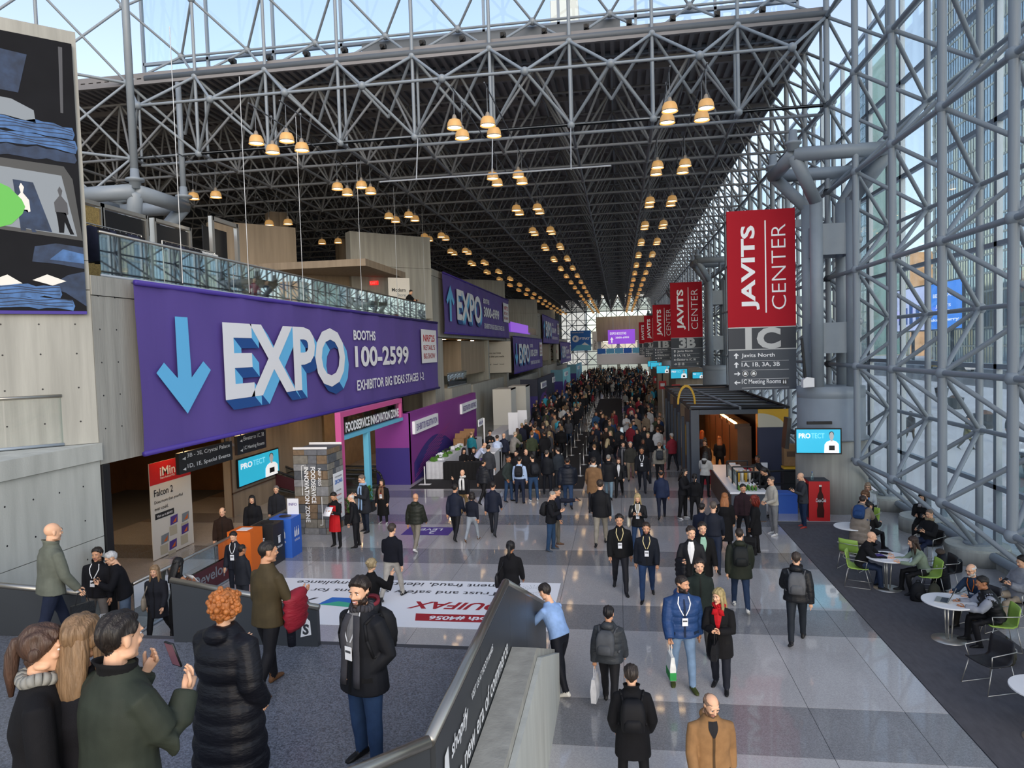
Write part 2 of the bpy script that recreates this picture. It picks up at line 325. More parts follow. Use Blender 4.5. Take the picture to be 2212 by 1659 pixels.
# ------------------------------------------------------------------ roof deck, end wall
roof = struct(empty('ceiling', (0, 0, 0)))
MB().box((-30, 26.6, 17.0), (7.5, 166, 17.2)).build('deck', MT['deck'], roof)
mb = MB()
for x in np.arange(-29.6, 7.3, .36): mb.box((x, 26.6, 16.86), (x+.16, 165, 17.0))
mb.build('deck_ribs', MT['deck'], roof)['kind'] = 'stuff'
mb = MB()
for k in range(4, 51): mb.box((-30, gy(k)-.07, 16.66), (7.4, gy(k)+.07, 16.86))
mb.build('purlins', MT['deck'], roof)['kind'] = 'stuff'
MB().tube((-18.5, 26.44, 16.88), (7.4, 26.44, 16.88), .13, 10).build('edge_beam', MT['steeld'], roof, True)
MB().box((-18.5, 26.7, 16.95), (7.4, 26.95, 17.25)).build('edge_gutter', MT['steeld'], roof)
we = struct(empty('wall_back_end', (0, 0, 0)))
MB().box((-30, 164, 0), (-13, 164.5, 17)).build('wall_panel', MT['conc'], we)
MB().box((-4.9, 158, 7.0), (6.6, 164, 12.4)).build('upper_block', MT['concw'], we)
MB().box((-4.9, 157.8, 1.9), (6.6, 158.2, 4.2)).build('balcony_front', MT['white'], we)
for i in range(6): MB().box((-4.7+1.9*i, 157.7, 4.25), (-2.9+1.9*i, 157.75, 5.4)).build('balcony_banner', MT['sky' if i % 3 else 'tblue'], we)
for x in (-3.5, -1, 1.5, 4): MB().box((x, 158.6, 6.93), (x+1.4, 162.4, 6.98)).build('added_fill_panel', mat('added_fill_panel', 'fff2dc', .4, emit=7), we)  # unseen glowing panels added under the upper block to brighten the far end
for x in (-3.5, -1, 1.5, 4): MB().box((x, 150, 16.4), (x+1.4, 156, 16.45)).build('added_fill_panel', mat('added_fill_panel', 'fff2dc', .4, emit=7), we)  # more added glow below the roof, filling the same end with light
MB().box((-4.9, 163, 4.2), (6.6, 163.4, 7.0)).build('rear_panel', MT['offw'], we)
for x in (-4.6, -.5, 4): MB().box((x, 158.4, 0), (x+.7, 159.2, 7)).build('pier', MT['conclt'], we)
MB().box((6.7, 150, 0), (9.2, 164, 6)).build('side_block', MT['concw'], we)

# ------------------------------------------------------------------ space frames
def unit_tube():
    return MB().tube((0, 0, 0), (0, 0, 1), 1, 10, cap=False).mesh('tube', MT['steel'], True)
def proj(P):
    v = np.array(P, float)-np.array([0, 0, CAMH]); z = v@CF
    if z < .3: return None
    return (CW/2+FPX*(v@CR)/z, CH/2+FPX*(v@CD)/z, z)
def seen(P, mrg=80):
    q = proj(P); return q is not None and -mrg < q[0] < CW+mrg and -mrg < q[1] < CH+mrg
def space_frame(name, label, bars, nodes, m, nind, nsides=6, node_r=.15):
    root = tag(empty(name), label, 'space frame'); um = unit_tube(); um.materials[0] = m
    def size(b):
        q = proj((np.array(b[0])+np.array(b[1]))/2); 
        if q is None or not (seen(b[0]) or seen(b[1])): return 0
        return b[2]/q[2]
    bars = [b for b in bars if np.linalg.norm(np.array(b[0])-np.array(b[1])) > .01]
    bars.sort(key=size, reverse=True); rest = MB()
    for i, (p, q, r) in enumerate(bars):
        if i < nind and size((p, q, r)) > 0:
            p = Vector(p); q = Vector(q); d = q-p
            o = bpy.data.objects.new('tube', um); COL.objects.link(o); o.parent = root
            o.matrix_local = Matrix.Translation(p) @ d.to_track_quat('Z', 'Y').to_matrix().to_4x4() @ Matrix.Diagonal((r, r, d.length, 1))
        else: rest.tube(p, q, r, nsides, cap=False)
    if rest.v: rest.build('tubes_beyond', m, root, True)['kind'] = 'stuff'
    nm = MB().ell((0, 0, 0), (1, 1, 1), n=12, m=8).mesh('node_ball', m, True); rest = MB()
    nodes = list({tuple(np.round(n, 3)) for n in nodes}); nodes.sort(key=lambda n: (proj(n) or (0, 0, 1e9))[2])
    for i, n in enumerate(nodes):
        if i < min(nind, 200) and seen(n, 10): o = obj('node_ball', nm, root, n); o.scale = (node_r,)*3
        else: rest.ell(n, (node_r,)*3, n=6, m=4)
    if rest.v: rest.build('nodes_beyond', m, root, True)['kind'] = 'stuff'
    return root
# right wall: inner layer x = 7.33, outer layer x = 8.8
bars, nodes = [], []
def rw(bars, nodes, k0, k1, ltop):
    XI, XO = 7.33, 8.8
    for k in range(k0, k1+1):
        for l in range(0, ltop+1):
            n = (XI, gy(k), gz(l)); nodes.append(n)
            if l < ltop: bars.append((n, (XI, gy(k), gz(l+1)), .098))
            if k < k1: bars.append((n, (XI, gy(k+1), gz(l)), .068))
            for dk in (-.5, .5):
                for dl in (-.5, .5):
                    if k0 <= k+dk <= k1 and (l+dl) < ltop: bars.append((n, (XO, gy(k+dk), gz(l+dl)), .058))
    for k in range(k0, k1):
        for l in range(-1, ltop):
            n = (XO, gy(k+.5), gz(l+.5)); nodes.append(n)
            if l < ltop-1: bars.append((n, (XO, gy(k+.5), gz(l+1.5)), .085))
            if k < k1-1: bars.append((n, (XO, gy(k+1.5), gz(l+.5)), .11 if l == -1 else .06))
rw(bars, nodes, -3, 4, 8)
space_frame('space_frame', 'light grey tubular space frame standing inside the near glass wall', bars, nodes, MT['steel'], 300)
bars, nodes = [], []
rw(bars, nodes, 4, 50, 5)
space_frame('space_frame', 'grey tubular space frame lining the glass wall far down the hall', bars, nodes, MT['steel'], 120, 5)
# upright frame along the roof edge (x direction) and its continuation upwards
bars, nodes = [], []
NI = 9
for i in range(0, NI+1):
    for l in range(4, 9):
        n = (gx(i), 26.44, gz(l)); nodes.append(n)
        if l < 8: bars.append((n, (gx(i), 26.44, gz(l+1)), .065))
        if l <= 5 and i < NI: bars.append((n, (gx(i+1), 26.44, gz(l)), .06))
for i in range(0, NI):
    f = (gx(i+.5), 24.96, gz(4.5)); nodes.append(f)
    if i < NI-1: bars.append((f, (gx(i+1.5), 24.96, gz(4.5)), .055))
    for di in (0, 1):
        for l in (4, 5): bars.append((f, (gx(i+di), 26.44, gz(l)), .055))
        bars.append(((gx(i+di), 26.44, gz(5)), (gx(i+.5), 27.92, gz(3.9)+1.6), .06))
        for l in (5, 6, 7):
            b_ = (gx(i+.5), 27.92, gz(l+.5)); nodes.append(b_)
            bars += [(b_, (gx(i+di), 26.44, gz(l)), .05), (b_, (gx(i+di), 26.44, gz(l+1)), .05)]
    for l in (5, 6, 7): 
        if i < NI-1: bars.append(((gx(i+.5), 27.92, gz(l+.5)), (gx(i+1.5), 27.92, gz(l+.5)), .05))
# second lower chord just behind
for i in range(0, NI+1):
    n = (gx(i), 27.1, gz(4)-.12)
    if i < NI: bars.append((n, (gx(i+1), 27.1, gz(4)-.12), .06))
    bars.append((n, (gx(i), 27.1, gz(5)), .055))
# slanted wing returning towards the stair on the far left
cL = np.array([gx(NI), 26.44]); pts = [cL + d45*GM*j for j in range(0, 4)]
for j, q in enumerate(pts):
    for l in range(3, 9):
        nodes.append((*q, gz(l)))
        if l < 8: bars.append(((*q, gz(l)), (*q, gz(l+1)), .065))
        if j < 3:
            q2 = pts[j+1]
            if l in (4, 5): bars.append(((*q, gz(l)), (*q2, gz(l)), .06))
            bars.append(((*q, gz(l)), (*q2, gz(min(l+1, 8))), .05)); bars.append(((*q2, gz(l)), (*q, gz(min(l+1, 8))), .05))
space_frame('space_frame', 'light grey space frame truss hung along the front edge of the roof', bars, nodes, MT['steel'], 300)
# roof frame
bars, nodes = [], []
for i in range(0, 13):
    for k in range(4, 50):
        n = (gx(i), gy(k), gz(4)); 
        if k < 49: bars.append((n, (gx(i), gy(k+1), gz(4)), .06))
        if i < 12: bars.append((n, (gx(i+1), gy(k), gz(4)), .06))
        if k < 16: nodes.append(n)
for i in range(0, 12):
    for k in range(4, 49):
        t_ = (gx(i+.5), gy(k+.5), gz(5)-.25)
        for di in (0, 1):
            for dk in (0, 1): bars.append((t_, (gx(i+di), gy(k+dk), gz(4)), .05))
        if k < 48: bars.append((t_, (gx(i+.5), gy(k+1.5), gz(5)-.25), .055))
        if i < 11: bars.append((t_, (gx(i+1.5), gy(k+.5), gz(5)-.25), .055))
space_frame('space_frame', 'dark grey space frame carrying the roof of the whole hall', bars, nodes, MT['rooft'], 260, 5, .11)
# end wall frame
bars, nodes = [], []
for i in range(0, 9):
    for l in range(0, 6):
        n = (gx(i), 162, gz(l))
        if l < 5: bars.append((n, (gx(i), 162, gz(l+1)), .09)); 
        if i < 8: bars.append((n, (gx(i+1), 162, gz(l)), .09))
        if i < 8 and l < 5:
            c_ = (gx(i+.5), 160.6, gz(l+.5))
            for di in (0, 1):
                for dl in (0, 1): bars.append((c_, (gx(i+di), 162, gz(l+dl)), .08))
space_frame('space_frame', 'pale space frame closing the far end of the hall', bars, nodes, MT['steel'], 0, 5)

# ------------------------------------------------------------------ glazing
def glazing(name, fr, us, vs, m, near, mw=.07):
    root = struct(empty(name)); ps = {}; rest = MB(); mu = MB()
    for i, (a, b) in enumerate(zip(us[:-1], us[1:])):
        for c, d in zip(vs[:-1], vs[1:]):
            if near(fr.p((a+b)/2, (c+d)/2)):
                mb = MB(); mb.prism(fr.rect(a+.02, c+.02, b-.02, d-.02, 0), fr.N*.02); mb.build('pane', m, root)
            else: rest.poly(fr.rect(a+.02, c+.02, b-.02, d-.02, .01))
    if rest.v: rest.build('panes_beyond', m, root)['kind'] = 'stuff'
    def bar(u0, v0, u1, v1, nm):
        mb = MB(); mb.prism(fr.rect(u0, v0, u1, v1, -.05), fr.N*.14); mb.build(nm, MT['mull'], root)
    for i, u in enumerate(us):
        if near(fr.p(u, vs[0])) or near(fr.p(u, vs[-1])): bar(u-mw, vs[0], u+mw, vs[-1], 'mullion')
        else: mu.prism(fr.rect(u-mw, vs[0], u+mw, vs[-1], -.05), fr.N*.14)
    for v in vs: bar(us[0], v-.06, us[-1], v+.06, 'transom')
    if mu.v: mu.build('mullions_beyond', MT['mull'], root)['kind'] = 'stuff'
    return root
fr = Fr((9.2, gy(-3.5), .25), (0, 1, 0), (0, 0, 1)); fr.N = np.array([1., 0, 0])
glazing('window_1', fr, [GM*i for i in range(0, 9)], [0]+[1.6+3.0*l for l in range(0, 9)], MT['glass'], lambda p: seen(p, 60))
fr = Fr((9.2, gy(4.5)+.16, .25), (0, 1, 0), (0, 0, 1)); fr.N = np.array([1., 0, 0])
glazing('window_2', fr, [GM*i for i in range(0, 47)], [0]+[1.6+3.0*l for l in range(0, 6)], MT['glass'], lambda p: p[1] < 60)
fr = Fr((gx(NI)-.5, 28.3, 16.9), (1, 0, 0), (0, 0, 1))
us = [GM*i for i in range(0, NI+1)]
g3 = glazing('window_3', fr, us, [0, 1.35, 4.3, 7.3, 10], MT['glass'], lambda p: True, .05)
mb = MB(); mb.prism(fr.rect(GM*3.3, .03, GM*6.8, 1.3, .1), fr.N*.04); mb.build('blank_panel', MT['steeld'], g3)
for i in range(14):
    mb = MB(); mb.box((-.1, -.1, .02), (.1, .1, .2)); mb.tube((0, -.1, .1), (0, -.28, .05), .07, 8)
    tag(mb.build('floodlight', MT['black'], None, loc=(gx(7.5)+1.55*i, 26.75, 17.25)), 'small black floodlight clamped along the roof edge', 'floodlight', 'floodlights on the roof edge')
fr = Fr((-21, 163.6, 0), (1, 0, 0), (0, 0, 1))
glazing('window_4', fr, [2.3*i for i in range(0, 14)], [3*i for i in range(0, 6)], MT['glass'], lambda p: False)
# round concrete bases of the near frame and low kerb
for k in range(-2, 4):
    y = gy(k+.5)
    b = MB().lathe((0, 0, 0), [(.72, 0), (.72, .34), (.7, .36)], 28).build('frame_base', MT['conc'], None, True, loc=(8.75, y, 0))
    MB().lathe((0, 0, 0), [(.7, .36), (.7, .42)], 28).build('cap', MT['conclt'], b); MB().lathe((0, 0, 0), [(.3, .42), (.3, .46), (.12, .46)], 20).build('bearing_plate', MT['steel'], b)
    tag(b, f'round concrete footing of the glass wall frame, {["off the near corner", "beside the grey puffer jacket sitter", "behind the black briefcase", "where the woman in black sits", "by the curly haired sitter", "tucked against the big pillar"][k+2]}', 'footing')
MB().box((8.85, 8, 0), (9.2, 26, .4)).build('trim_1', MT['conc'])['kind'] = 'structure'

# ------------------------------------------------------------------ pillars
def pillar(x, y, label, full=True):
    t = tag(empty('pillar', (x, y, 0)), label, 'pillar')
    MB().lathe((0, 0, 0), [(1.12, 0), (1.12, 2.36)], 40).build('concrete_drum', MT['conc'], t, True)
    MB().lathe((0, 0, 0), [(1.16, 2.36), (1.16, 2.44), (1.06, 2.46), (1.06, 3.72), (1.04, 3.73), (1.06, 3.75), (1.06, 4.1), (.3, 4.12)], 40).build('steel_collar', MT['steel'], t, True)
    zt, zr, c = 10.2, 11.45, 1.45
    for sx in (-1, 1):
        for sy in (-1, 1):
            px, py = sx*.55, sy*.55
            MB().tube((px, py, 4.1), (px, py, zt), .2, 16).build('shaft', MT['steel'], t, True)
            MB().tube((px, py, zt-.1), (sx*c, sy*c, zr), .2, 14).build('arm', MT['steel'], t, True)
            p = MB(); p.lathe((sx*c, sy*c, zr), [(.18, .1), (.2, .3), (.26, .32), (.26, .38), (.14, .42), (.12, .75)], 14); p.build('bearing', MT['steel'], t, True)
    for sx in (-1, 1):
        MB().tube((sx*c, -c, zr), (sx*c, c, zr), .22, 16).build('ring_beam', MT['steel'], t, True)
        MB().tube((-c, sx*c, zr), (c, sx*c, zr), .22, 16).build('ring_beam', MT['steel'], t, True)
    for z in (5.2, 8.4):
        for sx in (-1, 1):
            MB().box((sx*.55-.02, -.55, z), (sx*.55+.02, .55, z+1.0)).build('web_plate', MT['steel'], t); MB().box((-.55, sx*.55-.02, z), (.55, sx*.55+.02, z+1.0)).build('web_plate', MT['steel'], t)
    return t
for i, lb in enumerate(['big round pillar with a four-armed steel head beside the cafe tables', 'second pillar with steel arms behind the black kiosk', 'third pillar partly hidden by the hanging red signs', 'fourth pillar far down the glass wall', 'last pillar near the end of the hall']):
    pillar(6.97, 25.0+27.4*i, lb)
# capital of the twin pillar on the left mezzanine
t = tag(empty('pillar', (-18.55, 25.0, 7.42)), 'pillar head of thick grey tubes behind the clothes racks', 'pillar')
for sx in (-1, 1):
    MB().tube((sx*1.45, -1.45, 4.3), (sx*1.45, 1.45, 4.3), .28, 16).build('ring_beam', MT['steel'], t, True); MB().tube((-1.45, sx*1.45, 4.3), (1.45, sx*1.45, 4.3), .28, 16).build('ring_beam', MT['steel'], t, True)
    for sy in (-1, 1):
        MB().tube((sx*.55, sy*.55, 0), (sx*.6, sy*.6, 2.9), .25, 14).build('shaft', MT['steel'], t, True); MB().tube((sx*.6, sy*.6, 2.8), (sx*1.45, sy*1.45, 4.3), .26, 14).build('arm', MT['steel'], t, True)
        MB().lathe((sx*1.45, sy*1.45, 4.3), [(.2, .1), (.2, .35), (.32, .37), (.32, .45), (.16, .5), (.14, .8)], 14).build('bearing', MT['steel'], t, True)
MB().tube((1.45, -1.45, 5.0), (1.45, -1.45, 17.5), .13, 12).build('mast', MT['steel'], t, True)
MB().tube((1.45, 1.45, 5.0), (1.45, 1.45, 9.2), .11, 12).build('mast', MT['steel'], t, True)
# ------------------------------------------------------------------ near stair, landing and parapet
LZ = 1.57
st = struct(empty('floor_landing', (0, 0, 0)))
MB().box((-10.79, 5.1, LZ-.25), (-1.47, 9.2, LZ)).build('landing_slab', MT['land'], st)
MB().box((-10.79, 9.2, LZ-.25), (-1.47, 9.32, LZ-.004)).build('nosing', MT['tread'], st)
for i in range(1, 9):
    z = LZ - .174*i; y = 9.32 + .3*(i-1)
    MB().box((-10.5, y, z-.18), (-1.6, y+.3, z)).build('step', MT['land'], st)
for i in range(0, 9):
    y = 5.8 - .48*i; z = LZ + .17*(i+1)
    MB().box((-8.0, y-.48, z-.3), (-2.3 if y < 5 else -1.6, y, z)).build('step', MT['land'], st); MB().box((-8.0, y-.012, z-.05), (-2.3 if y < 5 else -1.6, y+.004, z-.002)).build('nosing', MT['tread'], st)
par = tag(empty('parapet', (0, 0, 0)), 'charcoal parapet with steel handrail and white lettering on the stair side', 'parapet')
RZ = 2.64; xw = -1.5
for a, b in ((5.14, 6.9), (6.91, 8.8)): MB().box((xw-.04, a, LZ+.1), (xw+.04, b, RZ-.04)).build('panel', MT['dark'], par)
for a, b, h in ((8.81, 10.3, 1), (10.31, 12.9, 1)):
    z0, z1 = RZ-.04-(a-8.8)*.43, RZ-.04-(b-8.8)*.43
    MB().prism([(xw-.04, a, z0-1.03), (xw-.04, b, z1-1.03), (xw-.04, b, z1), (xw-.04, a, z0)], (.08, 0, 0)).build('panel', MT['dark'], par)
pa, pb = np.array([xw, 5.12]), np.array([-2.45, 4.1])
mb = MB(); quadwall(mb, pb, pa, LZ-.1, RZ-.04, .07); mb.build('panel', MT['dark'], par)
MB().path([(-3.2, 3.35, RZ+.35), (-2.45, 4.1, RZ), (xw, 5.1, RZ), (xw, 8.8, RZ), (xw, 12.9, RZ-4.1*.43)], .05, 12).build('handrail', MT['rail'], par, True)
fp = Fr((xw+.045, 5.2, LZ), (0, 1, 0), (0, 0, 1))
text(fp, 'shopify', .38, .60, .2, MT['swhite'], par, w=.66, shear=.2, bold=.02)
mb = MB(); mb.poly([fp.p(u, v, .006) for u, v in ((.12, .58), (.3, .6), (.28, .82), (.16, .8))]); mb.build('logo', MT['swhite'], par)
text(fp, 'VISIT US AT BOOTH #6405', 1.2, .72, .085, MT['swhite'], par, w=1.15)
text(fp, 'into a new era of commerce', .12, .28, .2, MT['swhite'], par, w=3.2)
cs = tag(empty('stair_wall', (0, 0, 0)), 'pale concrete wall flanking the stair below the lettered parapet', 'wall')
def conc(mb, x0, x1, top): mb.prism([(x0, 3.5, -.01), (x0, 11.2, -.01), (x0, 11.2, .75*top), (x0, 8.85, 1.78*top), (x0, 3.5, 1.78*top)], (x1-x0, 0, 0))
mb = MB(); conc(mb, -1.45, -1.13, 1.0); mb.build('coping', MT['conc'], cs)
mb = MB(); conc(mb, -1.125, -1.06, .93); mb.build('facing', MT['conclt'], cs)
# end panel with the bag logo, and its twin on the left
def end_panel(x0, x1, zl, zr, label, logo):
    t = tag(empty('balustrade', (0, 0, 0)), label, 'balustrade'); y = 9.12
    MB().prism([(x0, y, LZ+.002), (x1, y, LZ+.002), (x1, y, zr), (x0, y, zl)], (0, .09, 0)).build('panel', MT['dark'], t)
    MB().tube((x0-.03, y+.045, zl+.03), (x1+.02, y+.045, zr+.03), .045, 12).build('handrail', MT['rail'], t, True)
    if logo:
        f = Fr((x1-.5, y, LZ), (1, 0, 0), (0, 0, 1))
        mb = MB(); mb.poly([f.p(u, v, .005) for u, v in ((.25, .13), (.41, .17), (.4, .36), (.36, .4), (.29, .37))]); mb.build('logo', MT['swhite'], t)
        text(f, 'S', .285, .17, .15, MT['dark'], t, n=.009, bold=.04, shear=.1)
    return t
end_panel(-6.4, -4.22, 2.42, 2.08, 'charcoal balustrade end panel with a white bag logo at the landing edge', True)
end_panel(-10.6, -7.85, 2.38, 2.2, 'charcoal balustrade panel at the landing edge behind the bald man', False)
# floor sticker
fs = tag(empty('floor_sticker', (-1.5, 13.75, .002)), 'large white floor sticker with red lettering at the foot of the stair', 'floor sticker')
MB().box((-7.3, 0, 0), (0, 2.9, .003)).build('sheet', MT['wprint'], fs)
ff = Fr((0, 2.9, .003), (-1, 0, 0), (0, -1, 0))
text(ff, 'payment fraud, identity & compliance', .95, .42-.32, .33, MT['slogan'], fs, w=5.6, n=.002)
text(ff, 'Trust and safety solutions for', 1.35, .95-.3, .3, MT['slogan'], fs, w=4.6, n=.002)
text(ff, 'EQUIFAX', .75, 1.35, .52, MT['redp'], fs, w=2.5, n=.002, bold=.025, shear=.25)
mb = MB(); mb.poly([ff.p(u, v, .002) for u, v in ((.75, 2.15), (2.95, 2.15), (2.85, 2.55), (.75, 2.55))]); mb.build('band', MT['redp'], fs)
text(ff, 'booth #4056', 1.05, 2.24, .24, MT['wprint'], fs, w=1.55, n=.004, bold=.03)
mb = MB(); mb.poly([ff.p(u, v, .002) for u, v in ((4.3, 1.35), (5.2, 1.3), (5.35, 1.75), (4.5, 1.85))]); mb.build('logo', MT['tblue'], fs)
mb = MB(); mb.poly([ff.p(u, v, .0025) for u, v in ((4.35, 1.7), (4.95, 1.55), (5.3, 1.78), (4.5, 1.9))]); mb.build('logo', MT['tgreen'], fs)
text(ff, 'X', 5.5, 1.35, .4, MT['slogan'], fs, n=.002, bold=.03)
mb = MB()
for r in np.arange(.3, .85, .14):
    for t in np.arange(0, 2*PI, .25): mb.poly(ff.circ(.6+r*1.0*math.cos(t)*.5, .55+r*.5*math.sin(t), .012, .002, 5))
mb.build('dot_pattern', MT['greyp'], fs)['kind'] = 'stuff'
fd = tag(MB().box((0, 0, 0), (1.5, .95, .003)).build('floor_decal', MT['violet'], None, loc=(-6.8, 20.9, .002)), 'purple floor decal reading LEVEL 2 near the escalators', 'floor decal')
ff = Fr((.05, .85, .003), (1, 0, 0), (0, 1, 0)); ff = Fr((1.4, .9, .003), (-1, 0, 0), (0, -1, 0)); text(ff, 'LEVEL', .25, .12, .25, MT['wprint'], fd, n=.002); text(ff, '2', .4, .45, .3, MT['wprint'], fd, n=.002)

# ------------------------------------------------------------------ big purple banners
def banner(y0, z0, L, Hh, up, num, stages, label, scale=1.0):
    t = tag(empty('banner', (-10.5, y0, z0)), label, 'banner')
    fr = Fr((0, 0, 0), (0, 1, 0), (0, 0, 1)); mb = MB(); nu, nv = 60, 6
    def wv(u, v): return .03*math.sin(u*2.3+v)+.018*math.sin(u*6.1+1.3*v+1)
    for j in range(nv+1):
        for i in range(nu+1): u = L*i/nu; v = Hh*j/nv; mb.v.append(tuple(fr.p(u, v, wv(u, v))))
    for j in range(nv):
        for i in range(nu): a = j*(nu+1)+i; mb.f.append((a, a+1, a+nu+2, a+nu+1)); mb.m.append(0)
    mb.build('cloth', MT['purple'], t, True)
    for v0, v1 in ((-.02, .1), (Hh-.1, Hh+.02)):
        m2 = MB(); m2.tube((.02, 0, v0+.06), (.02, L, v0+.06), .06, 8); m2.build('hem', MT['purpled'], t, True)
    n0 = .085
    for u in (.3, L*.5, L-.3): MB().tube((-.32, u, Hh), (0, u, Hh), .03, 6).build('bracket', MT['steeld'], t)
    # arrow
    A = [(.048, .81), (.067, .81), (.069, .43), (.089, .53), (.101, .47), (.060, .205), (.018, .47), (.029, .53), (.048, .43)]
    pts = [(x*L, (v if not up else 1.02-v)*Hh) for x, v in A]
    m2 = MB(); m2.poly([fr.p(u, v, n0) for u, v in (pts if up else pts[::-1])]); m2.build('arrow', MT['cyan'], t)
    # EXPO with drop sides, each letter a part
    vv, f = txt_mesh('EXPO', .028); bw, bh = vv.max(0); ew, eh = .322*L, .55*Hh; u0, vb = .124*L, .25*Hh
    P = [(u0+a*ew/bw, vb+b*eh/bh) for a, b in vv]; par_ = list(range(len(P)))
    def root_(i):
        while par_[i] != i: par_[i] = par_[par_[i]]; i = par_[i]
        return i
    for q in f:
        for i in q[1:]: par_[root_(i)] = root_(q[0])
    du, dv = .015*L, -.075*Hh
    for gi, g in enumerate(sorted({root_(i) for q in f for i in q})):
        ns = n0+.004+.003*gi
        fg = [q for q in f if root_(q[0]) == g]; ids = sorted({i for q in fg for i in q}); mp = {a: b for b, a in enumerate(ids)}; m2 = MB(); m2.add([fr.p(*P[i], n0+.02) for i in ids], [tuple(mp[i] for i in q) for q in fg]); lt = m2.build('letter', MT['wprint'], t)
        cnt = {(q[i], q[(i+1) % len(q)]) for q in fg for i in range(len(q))}; side = {0: MB(), 1: MB()}
        for (i, j) in cnt:
            if (j, i) in cnt: continue
            (ua, va), (ub, vb2) = P[i], P[j]; nx, ny = vb2-va, -(ub-ua)      # outward normal
            if nx*du + ny*dv <= 0: continue
            side[0 if abs(nx) > abs(ny)*.8 else 1].poly([fr.p(ua, va, ns), fr.p(ua+du, va+dv, ns), fr.p(ub+du, vb2+dv, ns), fr.p(ub, vb2, ns)])
        for k_, m_ in ((0, 'cyan'), (1, 'navyp')):
            if side[k_].v: side[k_].build('letter_side', MT[m_], lt)
    text(fr, 'BOOTHS', .485*L, .695*Hh, .105*Hh, MT['wprint'], t, w=.098*L, n=n0, bold=.03)
    text(fr, num, .488*L, .41*Hh, .225*Hh, MT['wprint'], t, w=.278*L, n=n0, bold=.03)
    text(fr, f'EXHIBITOR BIG IDEAS STAGES {stages}', .492*L, .17*Hh, .11*Hh, MT['wprint'], t, w=.375*L, n=n0, bold=.02)
    m2 = MB(); m2.poly(fr.rect(.857*L, .40*Hh, .978*L, .87*Hh, n0)); m2.build('show_logo', MT['wprint'], t)
    text(fr, "NRF'25", .872*L, .70*Hh, .1*Hh, MT['redb'], t, w=.09*L, n=n0+.01, bold=.02)
    text(fr, "RETAIL'S", .872*L, .58*Hh, .075*Hh, MT['redp'], t, w=.09*L, n=n0+.01); text(fr, 'BIG SHOW', .872*L, .46*Hh, .075*Hh, MT['redp'], t, w=.09*L, n=n0+.01)
    return t
banner(14.25, 3.5, 26.2, 3.88, False, '100-2599', '1-2', 'huge purple EXPO banner with down arrow hung below the glass balcony')
banner(42.2, 6.75, 25.9, 3.75, True, '3000-6999', '3-5', 'purple EXPO banner with up arrow on the upper mezzanine')
banner(70.5, 3.2, 27, 3.85, False, '100-2599', '1-2', 'purple EXPO banner with down arrow below the second balcony')
banner(99, 6.5, 27, 4.05, True, '3000-6999', '3-5', 'faded purple EXPO banner high up beside the AI sign')
banner(128.4, 2.95, 28, 3.95, False, '100-2599', '1-2', 'farthest purple EXPO banner before the blue FTPAY sign')
# support cables of the first banner
for y, x in ((16.2, -10.62), (19.4, -10.62), (23.0, -10.62), (28.6, -10.62), (33.5, -10.62), (38.5, -10.62)):
    tag(MB().tube((0, 0, 0), (0, 0, 6.2), .011, 6).build('hanging_cable', MT['silver'], None, loc=(x, y, 7.5)), 'thin white cable running from the roof to the big purple banner', 'cable', 'banner cables')

# ------------------------------------------------------------------ glass balustrades
def glass_rail(a, b, z0, h, name, label, n=8, m='glassb'):
    t = tag(empty(name, (0, 0, 0)), label, 'balustrade'); a = np.array(a, float); b = np.array(b, float); d = (b-a)/n; nr = np.array([-d[1], d[0]]); nr = nr/np.linalg.norm(nr)*.018
    for i in range(n):
        p, q = a+d*i, a+d*(i+1); e = d/np.linalg.norm(d)*.012
        MB().prism([(*(p+e), z0), (*(q-e), z0), (*(q-e), z0+h-.04), (*(p+e), z0+h-.04)], (*nr, 0)).build('glass_panel', MT[m], t)
    MB().tube((*a, z0+h), (*b, z0+h), .035, 10).build('handrail', MT['rail'], t, True); MB().tube((*a, z0+.03), (*b, z0+.03), .03, 8).build('bottom_rail', MT['mull'], t, True)
    return t
glass_rail((-10.86, 13.7), (-10.86, 39.4), 7.43, .95, 'glass_balustrade', 'long glass balustrade on the mezzanine above the big banner', 16)
glass_rail((-10.86, 70.2), (-10.86, 94), 7.43, .95, 'glass_balustrade', 'glass balustrade on the second low mezzanine down the hall', 10)
glass_rail((-12.6, 11.48), (-11.23, 12.85), 3.93, 1.02, 'glass_balustrade', 'short glass balustrade on the ledge below the denim poster', 2)
glass_rail((-10.9, 44.2), (-10.9, 50), 3.3, .95, 'glass_balustrade', 'glass balustrade on the concrete box beneath the second banner', 3)
gr = glass_rail((-9.9, 12.9), (-9.87, 20.2), 0.0, 1.07, 'glass_balustrade', 'glass balustrade with maroon strip lettered Development behind the bins', 5, 'glassd')
fr = Fr((-9.86, 12.9, 0), (0, 1, 0), (0, 0, 1))
mb = MB(); mb.poly(fr.rect(1.4, .08, 7.2, .62, .01)); mb.build('graphic_strip', MT['maroon'], gr)
text(fr, 'eDevelopment', 1.7, .2, .34, MT['greyp'], gr, w=2.6, n=.014); text(fr, 'ON #4619', 5.4, .2, .3, MT['greyp'], gr, w=1.5, n=.014)
glass_rail((-13.6, 14.2), (-13.6, 17.0), 0, 1.1, 'glass_balustrade', 'bronze glass balustrade in the recess behind the landing', 2, 'glassd')

